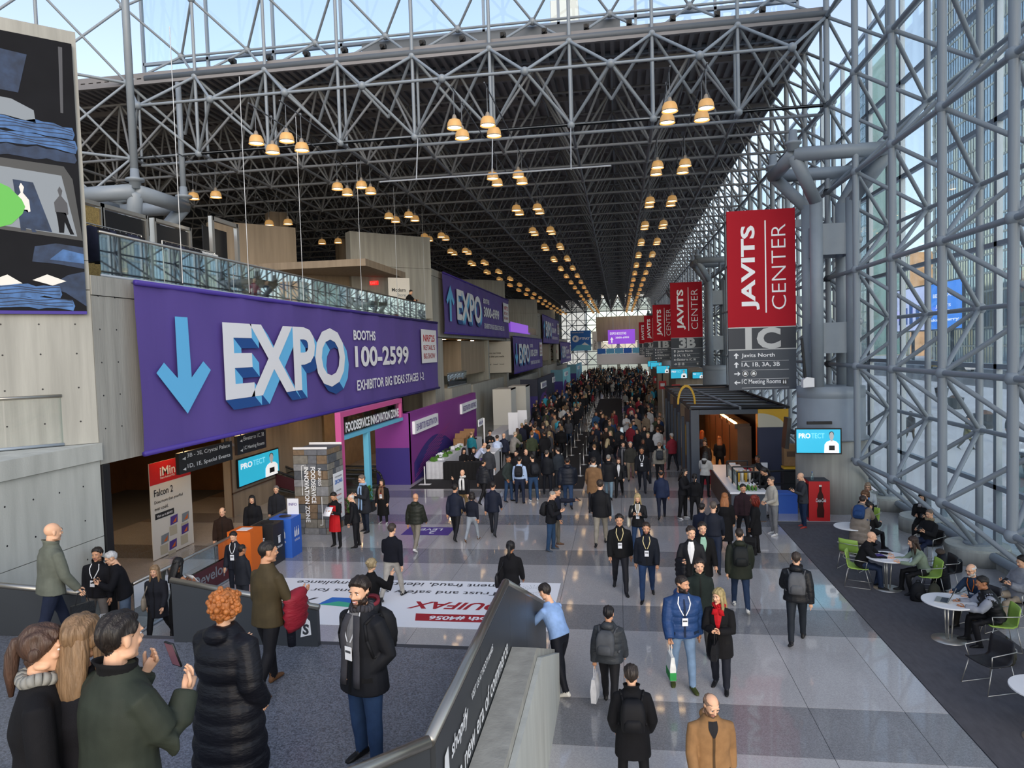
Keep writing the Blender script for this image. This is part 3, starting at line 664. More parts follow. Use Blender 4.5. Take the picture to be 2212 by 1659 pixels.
# ------------------------------------------------------------------ denim poster on the slanted wall
po = tag(empty('poster', (0, 0, 0)), 'tall poster of folded denim and a tablet hung on the slanted concrete wall', 'poster')
PW, PH = 4.2, 5.45; f = Fr((-10.86-PW*d45[0]*-1, 13.22-PW*d45[1]*-1, 6.6), (-d45[0], -d45[1], 0), (0, 0, 1)); f.O = f.O + f.N*.05
MB().prism(f.rect(0, 0, PW, PH, 0), f.N*.03).build('print', MT['bgp'], po)
def pp(nm, pts, m, n=.035): mb = MB(); mb.poly([f.p(PW-1.18+u*1.18, v*PH, n) for u, v in pts]); mb.build(nm, MT[m], po)
def fold(v0, v1, u1, m, n, seed):
    r_ = random.Random(seed); us = np.linspace(-.95, u1, 15); top = [(u, v1+r_.uniform(-.006, .006)-.02*max(0, u-.5)) for u in us]; bot = [(u, v0+r_.uniform(-.005, .005)-.02*max(0, u-.5)) for u in us]
    pp('jeans_print', bot+[(u1+.03, (v0+v1)/2-.012)]+top[::-1], m, n)
    for k in range(3):
        w_ = v0+(v1-v0)*(.25+.25*k); pp('seam_print', [(u, w_+.004*math.sin(9*u+k)-.02*max(0, u-.5)) for u in us]+[(u, w_+.0035+.004*math.sin(9*u+k)-.02*max(0, u-.5)) for u in us[::-1]], 'denimd', n+.001)
fold(.655, .70, .94, 'denim', .035, 1); fold(.61, .65, .97, 'denim', .0352, 2); fold(.565, .603, .95, 'denimd', .0354, 3)
pp('streak_print', [(.78, .74), (.82, .74), (.86, .98), (.80, .98)], 'slogan', .035); pp('dark_blue_print', [(-.95, .80), (.2, .79), (.35, .93), (-.95, .95)], 'denimd', .0345)  # pale streak and dark blue area of the printed picture
pp('shirt_print', [(-.9, .70), (0, .705), (.42, .69), (.40, .735), (.1, .765), (-.3, .77), (-.9, .75)], 'greyp')
pp('tablet_print', [(-.9, .315), (1.0, .275), (.9, .50), (.78, .545), (-.9, .56)], 'scrk', .036)
pp('tablet_screen_print', [(-.9, .33), (.92, .29), (.74, .51), (-.9, .535)], 'greyp', .037)
pp('tablet_screen_print', [(.12, .31), (.56, .30), (.33, .475), (.05, .48)], 'denimd', .038)
for cx, m in ((.16, 'offw'), (.70, 'slogan')):
    pp('figure_print', [(cx-.03, .455), (cx, .47), (cx+.04, .455), (cx+.02, .435), (cx+.10, .41), (cx+.11, .37), (cx+.07, .365), (cx+.05, .37), (cx-.08, .375), (cx-.09, .41), (cx-.01, .435)], m, .039)
    pp('figure_print', [(cx-.07, .375), (cx+.07, .375), (cx+.14, .318), (cx+.18, .296), (cx+.12, .296), (cx+.05, .34), (cx+.03, .30), (cx-.04, .30), (cx-.05, .34)], 'denimd' if m == 'offw' else 'bgp', .039)
gp = [(-.9, .29), (-.3, .295), (0, .32), (.16, .36), (.2, .385), (.16, .41), (0, .45), (-.2, .47), (-.9, .48)]
pp('green_tag_print', gp, 'grn', .041)
fold(.022, .062, .80, 'denim', .036, 4); fold(.064, .105, .62, 'denim', .0362, 5)
pp('jeans_print', [(.45, .10), (.7, .08), (1, .03), (1, .16), (.75, .145)], 'denimd')
pp('card_print', [(.24, .123), (.45, .145), (.72, .122), (.52, .105)], 'offw', .037); pp('card_print', [(-.3, .12), (-.1, .14), (.1, .11), (-.2, .10)], 'offw', .037)
pp('jeans_print', [(.25, .19), (.6, .185), (1, .17), (1, .25), (.6, .26), (.3, .245)], 'denimd', .036); pp('jeans_print', [(.5, .2), (1, .19), (1, .225), (.7, .24)], 'denim', .037)
pp('hem_print', [(-1.5, 0), (1, 0), (1, .012), (-1.5, .012)], 'purpled', .038)

# ------------------------------------------------------------------ items in the recess: standing banner, signs, screens
t = tag(empty('roll_banner', (-13, 17.8, 0)), 'tall white banner with red head advertising Falcon 2 screens', 'banner')
fr = Fr((0, 0, 0), (0, 1, 0), (0, 0, 1)); W2, H2 = 1.9, 2.74
MB().prism(fr.rect(0, .02, W2, H2, 0), fr.N*.02).build('sheet', MT['offw'], t); mb = MB(); mb.poly(fr.rect(0, H2-.62, W2, H2, .024)); mb.build('red_head', MT['redb'], t)
text(fr, 'iMin', .45, H2-.42, .26, MT['wprint'], t, w=.7, n=.03, bold=.02); text(fr, 'Smart Android POS', .45, H2-.5, .06, MT['wprint'], t, w=.66, n=.03)
text(fr, 'Falcon 2', .15, 1.78, .2, MT['scrk'], t, w=.85, n=.03); text(fr, 'Does more than yourPad', .15, 1.55, .11, MT['scrk'], t, w=1.3, n=.03); text(fr, 'ever could.', .15, 1.38, .1, MT['scrk'], t, w=.6, n=.03)
mb = MB(); mb.poly(fr.rect(.15, 1.13, 1.0, 1.3, .028)); mb.build('button_print', MT['scrk'], t); text(fr, 'Visit us at #6443', .22, 1.17, .08, MT['wprint'], t, w=.7, n=.032)
for (u, v, m) in ((.8, .82, 'violet'), (1.35, .78, 'greyp'), (1.3, .42, 'violet'), (.35, .38, 'greyp'), (.7, .12, 'violet')):
    mb = MB(); mb.poly([fr.p(u, v, .03), fr.p(u+.34, v+.03, .03), fr.p(u+.36, v+.27, .03), fr.p(u+.02, v+.25, .03)]); mb.build('screen_print', MT[m], t); mb = MB(); mb.poly([fr.p(u+.1, v+.05, .033), fr.p(u+.27, v+.06, .033), fr.p(u+.3, v+.2, .033)]); mb.build('screen_print', MT['orange'], t)
    mb = MB(); mb.poly(fr.rect(u-.05, v-.3, u+.3, v-.03, .027)); mb.build('plinth_print', MT['cream'], t)
def hang_sign(x, y0, y1, z0, z1, rows, label):
    t = tag(empty('hanging_sign', (x, y0, z0)), label, 'sign'); MB().box((-.05, 0, 0), (.05, y1-y0, z1-z0)).build('panel', MT['scrk'], t); fr = Fr((.055, 0, 0), (0, 1, 0), (0, 0, 1))
    for i, r in enumerate(rows): text(fr, r, .35, (z1-z0)*(1-(i+1)/len(rows))+.09, (z1-z0)/len(rows)*.5, MT['swhite'], t, n=.01, w=min(y1-y0-.5, .075*len(r)*1.6)); mb = MB(); mb.poly([fr.p(.12, (z1-z0)*(1-(i+.6)/len(rows)), .01), fr.p(.28, (z1-z0)*(1-(i+.75)/len(rows)), .01), fr.p(.28, (z1-z0)*(1-(i+.45)/len(rows)), .01)]); mb.build('arrow', MT['swhite'], t)
    for y in (.3, y1-y0-.3): MB().tube((0, y, z1-z0), (0, y, 3.46-z0), .02, 6).build('hanger', MT['black'], t)
hang_sign(-11.8, 17.35, 20.0, 2.52, 3.1, ['3B - 3E, Crystal Palace', '1D, 1E, Special Events'], 'dark hanging sign pointing to Crystal Palace and Special Events')
hang_sign(-11.8, 20.3, 22.1, 2.6, 3.2, ['Elevator to 1C, 3B', '1C Meeting Rooms'], 'dark hanging sign pointing to the elevator and 1C meeting rooms')
def protect_screen(fr, W2, H2, root_loc, label, brand=True):
    t = tag(empty('screen', root_loc), label, 'screen')
    MB().prism(fr.rect(-.04, -.04, W2+.04, H2+.04, -.06), fr.N*.06).build('housing', MT['black'], t); mb = MB(); mb.poly(fr.rect(0, 0, W2, H2, .004)); mb.build('display', MT['scr'], t)
    if brand:
        text(fr, 'PRO', .05*W2, .62*H2, .22*H2, MT['scrw'], t, w=.27*W2, n=.01, bold=.03); text(fr, 'TECT', .34*W2, .62*H2, .22*H2, mat('screen_aqua', '7fd8ea', .4, emit=.9), t, w=.3*W2, n=.01)
    c = .80*W2
    mb = MB(); mb.poly([fr.p(c+x*W2, y*H2, .012) for x, y in ((-.17, 0), (.17, 0), (.16, .38), (.10, .50), (.03, .54), (-.03, .54), (-.11, .48), (-.16, .36))]); mb.build('figure_shirt', MT['scrw'], t)
    mb = MB(); mb.poly([fr.p(c+.05*W2*math.cos(a), .72*H2+.17*H2*math.sin(a), .014) for a in np.arange(16)*PI/8]); mb.poly([fr.p(c+x*W2, y*H2, .013) for x, y in ((-.025, .5), (.025, .5), (.025, .62), (-.025, .62))]); mb.build('figure_face', MT['scrs'], t)
    mb = MB(); mb.poly([fr.p(c+.055*W2*math.cos(a), .80*H2+.12*H2*math.sin(a), .013) for a in np.arange(16)*PI/8]); mb.build('figure_hair', MT['scrk'], t)
    mb = MB(); mb.poly(fr.rect(c-.06*W2, .12*H2, c+.07*W2, .32*H2, .015)); mb.build('figure_tablet', MT['scrk'], t)
    return t
protect_screen(Fr((.06, 0, 0), (0, 1, 0), (0, 0, 1)), 3.0, .95, (-13.55, 23.3, 1.02), 'wide PROTECT screen on the concrete wall under the big banner')
sg = tag(MB().box((-.06, 0, 0), (.0, 1.1, .8)).build('level_number', MT['concw'], None, loc=(-13.5, 22.4, 2.4)), 'raised 1C numeral on the wall under the mezzanine', 'sign'); text(Fr((.0, .05, .1), (0, 1, 0), (0, 0, 1)), '1C', 0, 0, .62, MT['silver'], sg, w=.9, n=.03)

# ------------------------------------------------------------------ stone-print column, gateway
t = tag(empty('stone_column', (-10.2, 20.85, 0)), 'square stone-patterned column lettered Foodservice Innovation Zone', 'column')
cw, cd_, ch_ = 1.12, 1.2, 2.74
MB().box((.03, .03, 0), (cw-.03, cd_-.03, ch_-.05)).build('core', MT['grout'], t)
stones = [mat('stone_a', '63666d', .85, var=.2, scale=9), mat('stone_b', '76736c', .85, var=.2, scale=9), mat('stone_c', '4f535a', .85, var=.2, scale=9), mat('stone_d', '74624f', .85, var=.2, scale=9), mat('stone_e', '7e8084', .85, var=.2, scale=9)]
z = 0
while z < ch_-.12:
    h = min(rnd.uniform(.16, .3), ch_-z); 
    u = 0
    while u < cw-.05:
        w_ = min(rnd.uniform(.22, .55), cw-u); w_ = cw-u if cw-u-w_ < .12 else w_
        MB().box((u+.008, -rnd.uniform(.0, .03), z+.008), (u+w_-.008, .05, z+h-.008)).build('stone', rnd.choice(stones), t); u += w_
    u = 0
    while u < cd_-.05:
        w_ = min(rnd.uniform(.22, .55), cd_-u); w_ = cd_-u if cd_-u-w_ < .12 else w_
        MB().box((cw-.05, u+.008, z+.008), (cw+rnd.uniform(0, .03), u+w_-.008, z+h-.008)).build('stone', rnd.choice(stones), t); u += w_
    z += h
fr = Fr((0, -.035, 0), (1, 0, 0), (0, 0, 1))
for (u_, v_, u2, v2) in ((.27, 1.25, .29, 2.2), (.27, 2.18, .36, 2.2), (.9, .3, .92, 1.2), (.82, .3, .92, .32)): mb = MB(); mb.poly(fr.rect(u_, v_, u2, v2, .012)); mb.build('rule', MT['swhite'], t)
d1 = fr.down(.82, 2.1); text(d1, 'NRF 2025', 0, 0, .1, MT['swhite'], t, w=.55, n=.02)
d1 = fr.down(.58, 2.15); text(d1, 'FOODSERVICE', 0, 0, .15, MT['swhite'], t, w=1.15, n=.02, bold=.025)
d1 = fr.down(.36, 2.15); text(d1, 'INNOVATION ZONE', 0, 0, .15, MT['swhite'], t, w=1.75, n=.02, bold=.025)
fr = Fr((cw+.04, 0, 0), (0, 1, 0), (0, 0, 1)); mb = MB(); mb.prism(fr.rect(.3, .35, 1.1, 1.85, 0), fr.N*.01); mb.build('sponsor_board', MT['wprint'], t)
text(fr, 'ZKONG', .38, 1.5, .13, MT['tblue'], t, w=.62, n=.02, bold=.03); text(fr, 'TITLE SPONSOR', .4, 1.7, .05, MT['slogan'], t, w=.55, n=.02)
for i, m in enumerate(('slogan', 'redb', 'greyp', 'redp', 'greyp', 'redb')): text(fr, 'SPONSOR', .48, 1.25-.15*i, .05, MT[m], t, w=.4, n=.02)
MB().box((0, 0, ch_-.05), (cw, .02, ch_+.02)).build('rim', MT['white'], t); MB().box((0, cd_-.02, ch_-.05), (cw, cd_, ch_+.02)).build('rim', MT['white'], t)
t = tag(empty('gateway', (-9.2, 22.1, 0)), 'pink and blue gateway sign reading Foodservice Innovation Zone', 'gateway')
MB().box((-.1, 0, 0), (.1, .25, 3.72)).build('pink_post', MT['pink'], t); MB().box((-.1, .26, 3.55), (.1, 6.7, 3.72)).build('pink_beam', MT['pink'], t); MB().box((-.1, 6.5, 2.92), (.1, 6.7, 3.54)).build('pink_drop', MT['pink'], t)
MB().box((-.1, .26, 2.78), (.1, 6.75, 2.91)).build('blue_beam', MT['sky'], t); MB().box((-.1, 2.5, 0), (.1, 2.72, 2.77)).build('blue_post', MT['sky'], t)
MB().box((-.02, .27, 2.92), (.0, 6.48, 3.54)).build('clear_panel', MT['glassd'], t)
text(Fr((.04, .3, 3.0), (0, 1, 0), (0, 0, 1)), 'FOODSERVICE INNOVATION ZONE', .2, 0, .34, MT['swhite'], t, w=5.8, n=.02, bold=.035)

# ------------------------------------------------------------------ registration walls
def booth(y0, y1, x, h, face, ret, label, signs, arc):
    t = tag(empty('booth_wall', (x, y0, 0)), label, 'booth wall'); L = y1-y0
    MB().box((-.25, .0, 0), (0, L, h)).build('panel', MT[face], t); MB().box((-1.5, -.02, 0), (.0, .22, h)).build('return_panel', MT[ret], t)
    fr = Fr((0, 0, 0), (0, 1, 0), (0, 0, 1))
    mb = MB(); ar = [fr.p(L*.04, .02, .01)] + [fr.p(L*(.04+.62*i/20), .05+h*.52*math.sin(PI*(i+4)/24), .01) for i in range(21)] + [fr.p(L*.7, .02, .01)]; mb.poly(ar); mb.build('swoosh_print', MT[arc], t)
    mb = MB()
    for j in range(8):
        u0 = L*.03+.05*L*j*.5; 
        for i in range(6): mb.poly([fr.p(u0+L*.05*i, .1+.16*j+.12*i, .014), fr.p(u0+L*.05*(i+1), .1+.16*j+.12*(i+1)-.01*i, .014), fr.p(u0+L*.05*(i+1), .135+.16*j+.12*(i+1)-.01*i, .014), fr.p(u0+L*.05*i, .135+.16*j+.12*i, .014)])
    mb.build('stripe_print', MT['magl'], t)
    f2 = Fr((-1.5, -.025, 0), (1, 0, 0), (0, 0, 1)); mb = MB(); mb.poly(f2.rect(0, 0, 1.5, h*.52, .004)); mb.build('return_print', MT['indigo'], t)
    for (u, w_, s) in signs:
        mb = MB(); mb.prism(fr.rect(u, h-.95, u+w_, h-.4, 0), fr.N*.12); b = mb.build('sign_board', MT['wprint'], t); text(fr, s, u+.06*w_, h-.83, .3, MT['violet'], b, w=.88*w_, n=.13, bold=.01)
    return t
booth(29.0, 43.3, -8.91, 3.05, 'mag', 'mag', 'purple booth wall lettered Exhibitor Registration', [(.5, 4.0, 'EXHIBITOR REGISTRATION'), (9.8, 4.2, 'REGISTRATION ASSISTANCE')], 'indigo')
booth(60.5, 76.5, -7.0, 3.05, 'navy', 'navy', 'navy booth wall with violet arch print past the registration queue', [(2.5, 4, 'REGISTRATION'), (13.5, 2.3, 'HELP')], 'violet')
booth(88, 102, -7.0, 3.0, 'teal2', 'teal', 'aqua booth wall with violet print further along the hall', [(3, 5, 'REGISTRATION')], 'violet')
booth(116, 134, -7.0, 3.0, 'sky', 'teal', 'pale blue booth wall at the far left end of the crowd', [(4, 5, 'REGISTRATION')], 'sky')
for i, (x, y) in enumerate(((-8.6, 52.5), (-8.0, 56.5))):
    t = tag(empty('booth_cubicle', (x, y, 0)), ['cream fabric cubicle nearer the registration wall', 'cream fabric cubicle beside the navy booth wall'][i], 'cubicle'); MB().box((-.9, 0, 0), (.5, .1, 2.7)).build('panel', MT['offw'], t); MB().box((.4, .12, 0), (.5, 2.6, 2.7)).build('panel', MT['offw'], t); MB().box((-.9, .12, 2.6), (.5, 2.6, 2.7)).build('canopy', MT['offw'], t)
# registration tables
def cloth_table(loc, sx, sy, h, m, label, drape='tcloth'):
    t = tag(empty('draped_table', loc), label, 'table'); MB().box((0, 0, h-.03), (sx, sy, h)).build('top', MT[m], t); mb = MB(); pts = []
    per = [(0, 0), (sx, 0), (sx, sy), (0, sy)]; q = []
    for i in range(4):
        a, b = np.array(per[i]), np.array(per[(i+1) % 4]); n = max(4, int(np.linalg.norm(b-a)/.09)); nr = np.array([(b-a)[1], -(b-a)[0]])/np.linalg.norm(b-a)
        for k in range(n): q.append(tuple(a+(b-a)*k/n+nr*(.012+.018*(k % 2))))
    mb.loft([np.array([(x, y, .02) for x, y in q]), np.array([(x*1, y*1, h-.02) for x, y in q])], cap=False); mb.build('skirt', MT[drape], t); return t
cloth_table((-8.55, 30.2, 0), .75, 9.0, .78, 'tcloth', 'long table with white pleated skirt heaped with giveaways along the purple wall')
cloth_table((-7.75, 30.1, 0), 1.8, .5, .76, 'blackfab', 'low table with black pleated drape in front of registration', 'blackfab')
cloth_table((-7.6, 40.0, 0), .8, 5.0, .78, 'tcloth', 'second table with white skirt behind the staff at registration')
for i in range(46):
    y = 30.4+8.6*i/46; c = rnd.choice(['redb', 'leaf', 'wprint', 'greyp', 'scrk', 'leaf', 'redb', 'wprint'])
    mb = MB(); s = rnd.uniform(.07, .14); mb.box((-s, -s*.8, 0), (s, s*.8, s*rnd.uniform(.5, 1.3))); o = mb.build('giveaway_pouch', MT[c], None, loc=(-8.2+rnd.uniform(-.22, .25), y, .782), rot=(0, 0, rnd.uniform(0, 3))); mb = MB(); mb.box((-s*.4, -s*.3, s*1.0), (s*.4, s*.3, s*1.35)); mb.build('flap', MT[c], o)
    tag(o, 'small packaged giveaway heaped on the long white table', 'giveaway', 'giveaways on the registration table')
for i, (y, w_) in enumerate(((36.4, .5), (37.4, .55), (35.4, .4))):
    mb = MB(); mb.box((-.3, -w_/2, 0), (.3, -w_/2+.02, .38)); mb.box((-.3, w_/2-.02, 0), (.3, w_/2, .38)); mb.box((-.3, -w_/2, 0), (-.28, w_/2, .38)); mb.box((.28, -w_/2, 0), (.3, w_/2, .38)); mb.box((-.3, -w_/2, 0), (.3, w_/2, .02))
    o = mb.build('cardboard_box', MT['card'], None, loc=(-8.2, y, .785)); MB().prism([(-.3, w_/2, .38), (.3, w_/2, .38), (.3, w_/2+.15, .6), (-.3, w_/2+.15, .6)], (0, .015, 0)).build('flap', MT['card'], o)
    tag(o, ['open cardboard box in the middle of the giveaway table', 'open cardboard box at the far end of the giveaway table', 'low open carton nearest the pouches on the giveaway table'][i], 'box')
t = tag(empty('counter', (-6.4, 31.2, 0)), 'white registration counter with purple lettering panel', 'counter'); MB().box((0, 0, 0), (.75, 3.2, 1.0)).build('body', MT['white'], t); MB().box((-.05, -.05, 1.0), (.8, 3.25, 1.05)).build('top', MT['white'], t); mb = MB(); mb.poly([(.1, -.004, .55), (.65, -.004, .55), (.65, -.004, .8), (.1, -.004, .8)]); mb.build('panel_print', MT['violet'], t); text(Fr((.15, -.006, .25), (1, 0, 0), (0, 0, 1)), 'NRF', 0, 0, .22, MT['violet'], t)
t = tag(empty('sign_post', (-6.9, 35.4, 0)), 'white post sign reading Mobile App among the registration staff', 'sign'); MB().tube((0, 0, 0), (0, 0, 2.2), .04, 8).build('post', MT['white'], t); MB().lathe((0, 0, 0), [(.25, 0), (.25, .02)], 16).build('base', MT['white'], t); MB().box((-.1, -1.0, 1.85), (-.06, .15, 2.2)).build('board', MT['wprint'], t); text(Fr((-.055, -.95, 1.95), (0, 1, 0), (0, 0, 1)), 'MOBILE APP', 0, 0, .14, MT['violet'], t, w=1.0)
for i, (px, py) in enumerate(((918, 1047), (1110, 965), (1130, 958))):
    g = G(px, py); t = tag(empty('sign_stand', (g[0], g[1], 0)), ['white pole with flat foot beside the black drape', 'white totem sign standing among the queue', 'second white totem sign by the cream cubicle'][i], 'sign'); MB().tube((0, 0, 0), (0, 0, 1.5 if i else .78), .025, 8).build('pole', MT['white'], t); MB().box((-.25, -.15, 0), (.25, .15, .015)).build('foot', MT['white'], t)
    if i: MB().box((-.28, -.02, .7), (.28, .02, 2.0)).build('board', MT['wprint'], t)
t = tag(empty('paper_bag', (-10.35, 12.55, 0), .3), 'white paper carrier bag with black S logo beside the men at the wall', 'bag'); MB().prism([(-.16, -.07, 0), (.16, -.07, 0), (.16, .07, 0), (-.16, .07, 0)], (0, 0, .42)).build('body', MT['wprint'], t); text(Fr((-.06, -.074, .1), (1, 0, 0), (0, 0, 1)), 'S', 0, 0, .24, MT['scrk'], t, bold=.05, shear=.1)
for y in (-.05, .05): MB().path([(-.07, y, .42), (-.05, y, .55), (.05, y, .55), (.07, y, .42)], .006, 6).build('handle', MT['wprint'], t)
# ------------------------------------------------------------------ other banners down the hall
def print_panel(fr, W2, H2, base, label, cat='banner', name='banner', loc=(0, 0, 0), th=.03):
    t = tag(empty(name, loc), label, cat); MB().prism(fr.rect(0, 0, W2, H2, 0), fr.N*th).build('sheet', MT[base], t); return t
fr = Fr((0, 0, 0), (1, 0, 0), (0, 0, 1))
t = print_panel(fr, 3.95, 2.95, 'offw', 'white shipium banner hung below the second purple banner', loc=(-14.02, 66, 3.52))
text(fr, 'shipium', .75, 2.3, .3, MT['scrk'], t, w=1.0, n=.05, bold=.03); text(fr, 'Make a promise you can keep', .4, 1.75, .22, MT['scrk'], t, w=2.6, n=.05); text(fr, 'Keep the promise that you made', .4, 1.42, .22, MT['scrk'], t, w=2.9, n=.05)
for i in range(5): text(fr, 'brand', .4+.62*i, .75, .13, MT['slogan'], t, w=.4, n=.05)
mb = MB(); mb.poly(fr.rect(.4, .2, 1.6, .4, .05)); mb.build('button_print', MT['tgreen'], t)
t = print_panel(fr, 2.9, 3.15, 'offw', 'white banner with AI in a red ring between purple banners', loc=(-13.35, 124, 3.2))
mb = MB()
for i in range(24):
    a, b = i*PI/12, (i+1)*PI/12; mb.poly([fr.p(1.7+r*math.cos(q), 1.95+r*math.sin(q), .05) for r, q in ((.85, a), (.93, a), (.93, b), (.85, b))])
mb.build('ring_print', MT['redp'], t); text(fr, 'AI', 1.25, 1.75, .75, MT['scrk'], t, n=.05); mb = MB(); mb.poly(fr.rect(0, .02, 2.9, .6, .045)); mb.build('band', MT['scrk'], t); text(fr, 'technology #5487', .2, .18, .25, MT['wprint'], t, w=2.4, n=.05)
a, b = PY(1232, 715, 157), PY(1277, 757, 157)
t = print_panel(fr, b[0]-a[0], a[2]-b[2], 'tblue', 'blue FTPAY banner with round logo at the end of the hall', loc=(a[0], 157, b[2])); w2, h2 = b[0]-a[0], a[2]-b[2]
mb = MB(); mb.poly(fr.circ(.25*w2, .6*h2, .17*w2, .05)); mb.build('logo', MT['wprint'], t); mb = MB(); mb.poly([fr.p(.25*w2+x*w2, .6*h2+y*h2, .06) for x, y in ((-.04, -.1), (.05, -.02), (0, .1), (-.08, .0))]); mb.build('logo_mark', MT['tblue'], t); text(fr, 'FTPAY', .45*w2, .54*h2, .13*h2, MT['wprint'], t, w=.5*w2, n=.05, bold=.04); text(fr, 'YOUR SWIPE CERTIFIED', .05*w2, .88*h2, .06*h2, MT['wprint'], t, w=.6*w2, n=.05)
mb = MB(); mb.poly([fr.p(x*w2, y*h2, .05) for x, y in ((.05, .02), (.98, .02), (.98, .25), (.7, .42), (.5, .3), (.3, .28))]); mb.build('mountain_print', MT['sky'], t); mb = MB(); mb.poly([fr.p(x*w2, y*h2, .055) for x, y in ((.55, .3), (.7, .42), (.9, .25), (.75, .28))]); mb.build('snow_print', MT['wprint'], t)
a, b = PY(1279, 716, 157.2), PY(1290, 757, 157.2); t = print_panel(fr, b[0]-a[0], a[2]-b[2], 'offw', 'narrow white banner beside the blue FTPAY banner', loc=(a[0], 157.2, b[2])); text(fr.up(.9, .3), 'FTPAY', 0, 0, .5, MT['slogan'], t, n=.05)
a, b = PY(1313, 713, 156), PY(1372, 742, 156); w2, h2 = b[0]-a[0], a[2]-b[2]; t = print_panel(fr, w2, h2, 'scrp', 'purple lit sign with white up arrow hung over the far balcony', 'sign', 'lit_sign', (a[0], 156, b[2]), .2)
mb = MB(); mb.poly([fr.p(x*w2, y*h2, .21) for x, y in ((.12, .1), (.16, .1), (.16, .3), (.2, .3), (.14, .5), (.08, .3), (.12, .3))]); mb.build('arrow', MT['scrw'], t); text(fr, 'EXPO BOOTHS', .08*w2, .65*h2, .18*h2, MT['scrw'], t, w=.6*w2, n=.21); text(fr, '3000-6999', .28*w2, .38*h2, .13*h2, MT['scrw'], t, w=.5*w2, n=.21)
for u in (.2, .8): MB().tube((u*w2, .1, h2), (u*w2, .1, h2+3.2), .05, 6).build('hanger', MT['mull'], t)
a = PX(1103, 716, -10.9); t = print_panel(Fr((0, 0, 0), (0, 1, 0), (0, 0, 1)), 14, 1.0, 'scrp', 'violet lit strip screen on the balcony above the third purple banner', 'screen', 'strip_screen', (-10.75, 70.6, 7.5))
t = print_panel(fr, 1.6, 1.9, 'orange', 'orange square banner at the far balcony', loc=(-13.2, 127.2, 8.3))

# ------------------------------------------------------------------ red hanging signs
def javits(Y, code, rows, label):
    x0, x1 = 3.75*Y/25.6*25.6/Y, 6.02; x0 = 3.77
    t = tag(empty('hanging_sign', (x0, Y, 0)), label, 'sign'); W2 = x1-x0; zt, zb = 10.16, 3.98; z1, z2 = 6.14, 5.38
    MB().box((0, -.06, z1+.02), (W2, .06, zt)).build('red_panel', MT['red'], t); MB().box((0, -.06, z2+.02), (W2, .06, z1-.01)).build('code_panel', MT['slated'], t); MB().box((0, -.06, zb), (W2, .06, z2-.01)).build('list_panel', MT['slate'], t)
    MB().box((.0, -.065, z1-.012), (W2, .065, z1+.022)).build('divider', MT['silver'], t); MB().box((0, -.065, z2-.012), (W2, .065, z2+.022)).build('divider', MT['silver'], t)
    fr = Fr((0, -.062, 0), (1, 0, 0), (0, 0, 1))
    u = fr.up(.47*W2, z1+.6); text(u, 'JAVITS', 0, 0, .60, MT['swhite'], t, w=2.9, n=.006, bold=.03)
    u = fr.up(.86*W2, z1+.6); text(u, 'CENTER', 0, 0, .47, MT['swhite'], t, w=2.9, n=.006, bold=-.012)
    mb = MB(); mb.poly(fr.rect(.555*W2, z1+.5, .575*W2, z1+3.65, .006)); mb.build('rule', MT['swhite'], t)
    text(fr, code, .25*W2, z2+.01, .75, MT['silver'], t, w=1.18, n=.01, bold=.05)
    for i, r in enumerate(rows):
        v = z2-.30-.31*i
        ar = {'^': ((-.05, -.1), (.0, -.1), (.0, .02), (.05, .0), (.05, .03), (-.025, .1), (-.1, .03), (-.1, .0), (-.05, .02)), '>': ((-.1, -.02), (.04, -.02), (.0, -.07), (.03, -.07), (.11, .0), (.03, .07), (.0, .07), (.04, .02), (-.1, .02)), '<': ((.1, -.02), (.1, .02), (-.04, .02), (.0, .07), (-.03, .07), (-.11, 0), (-.03, -.07), (0, -.07), (-.04, -.02))}[r[0]]
        mb = MB(); mb.poly([fr.p(.28+a, v+.09+b, .006) for a, b in ar]); mb.build('arrow', MT['swhite'], t)
        if len(r) > 2: text(fr, r[1:], .43, v, .17 if 'g' not in r else .2, MT['swhite'], t, w=min(.085*len(r), 1.3), n=.006)
        else:
            for q in (.55, .83):
                mb = MB(); mb.poly(fr.circ(q, v+.09, .1, .006)); mb.build('pictogram_disc', MT['swhite'], t); mb = MB(); mb.poly(fr.circ(q, v+.09, .088, .009)); mb.build('pictogram_disc', MT['scrk'], t); mb = MB(); mb.poly(fr.rect(q-.055, v+.05, q+.055, v+.1, .012)); mb.poly(fr.rect(q-.035, v+.1, q+.035, v+.14, .012)); mb.build('pictogram', MT['swhite'], t)
        mb = MB(); mb.poly(fr.rect(.43, v-.10, W2-.25, v-.092, .006)); mb.build('rule', MT['swhite'], t)
    mb = MB(); v = z2-.30-.31*3; mb.poly(fr.circ(W2-.4, v+.09, .1, .006)); mb.build('pictogram_disc', MT['scrk'], t); mb = MB()
    for q in (-.035, .035): mb.poly(fr.rect(W2-.4+q-.02, v+.03, W2-.4+q+.02, v+.12, .012)); mb.poly(fr.circ(W2-.4+q, v+.145, .016, .012, 8))
    mb.build('pictogram', MT['swhite'], t)
    for z in (9.5, 6.9): MB().box((W2, -.08, z), (W2+.5, .02, z+.26)).build('bracket', MT['steel'], t)
javits(25.6, '1C', ['^Javits North', '^1A, 1B, 3A, 3B', '>', '<1C Meeting Rooms'], 'nearest red JAVITS CENTER sign over a slate panel marked 1C')
javits(53.0, '3B', ['^Javits North', '^1A, 1B, 3A', '<Elevator to 1C, 3B', '>'], 'second red JAVITS CENTER sign marked 3B')
javits(80.4, '1B', ['^Javits North', '^1A, 3A', '<1B Meeting Rooms', '>'], 'third red JAVITS CENTER sign marked 1B')
javits(107.8, '3A', ['^Javits North', '^1A', '<Elevator', '>'], 'fourth red JAVITS CENTER sign marked 3A')
javits(135.2, '1A', ['^Javits North', '^1A', '<1A Rooms', '>'], 'farthest red JAVITS CENTER sign marked 1A')

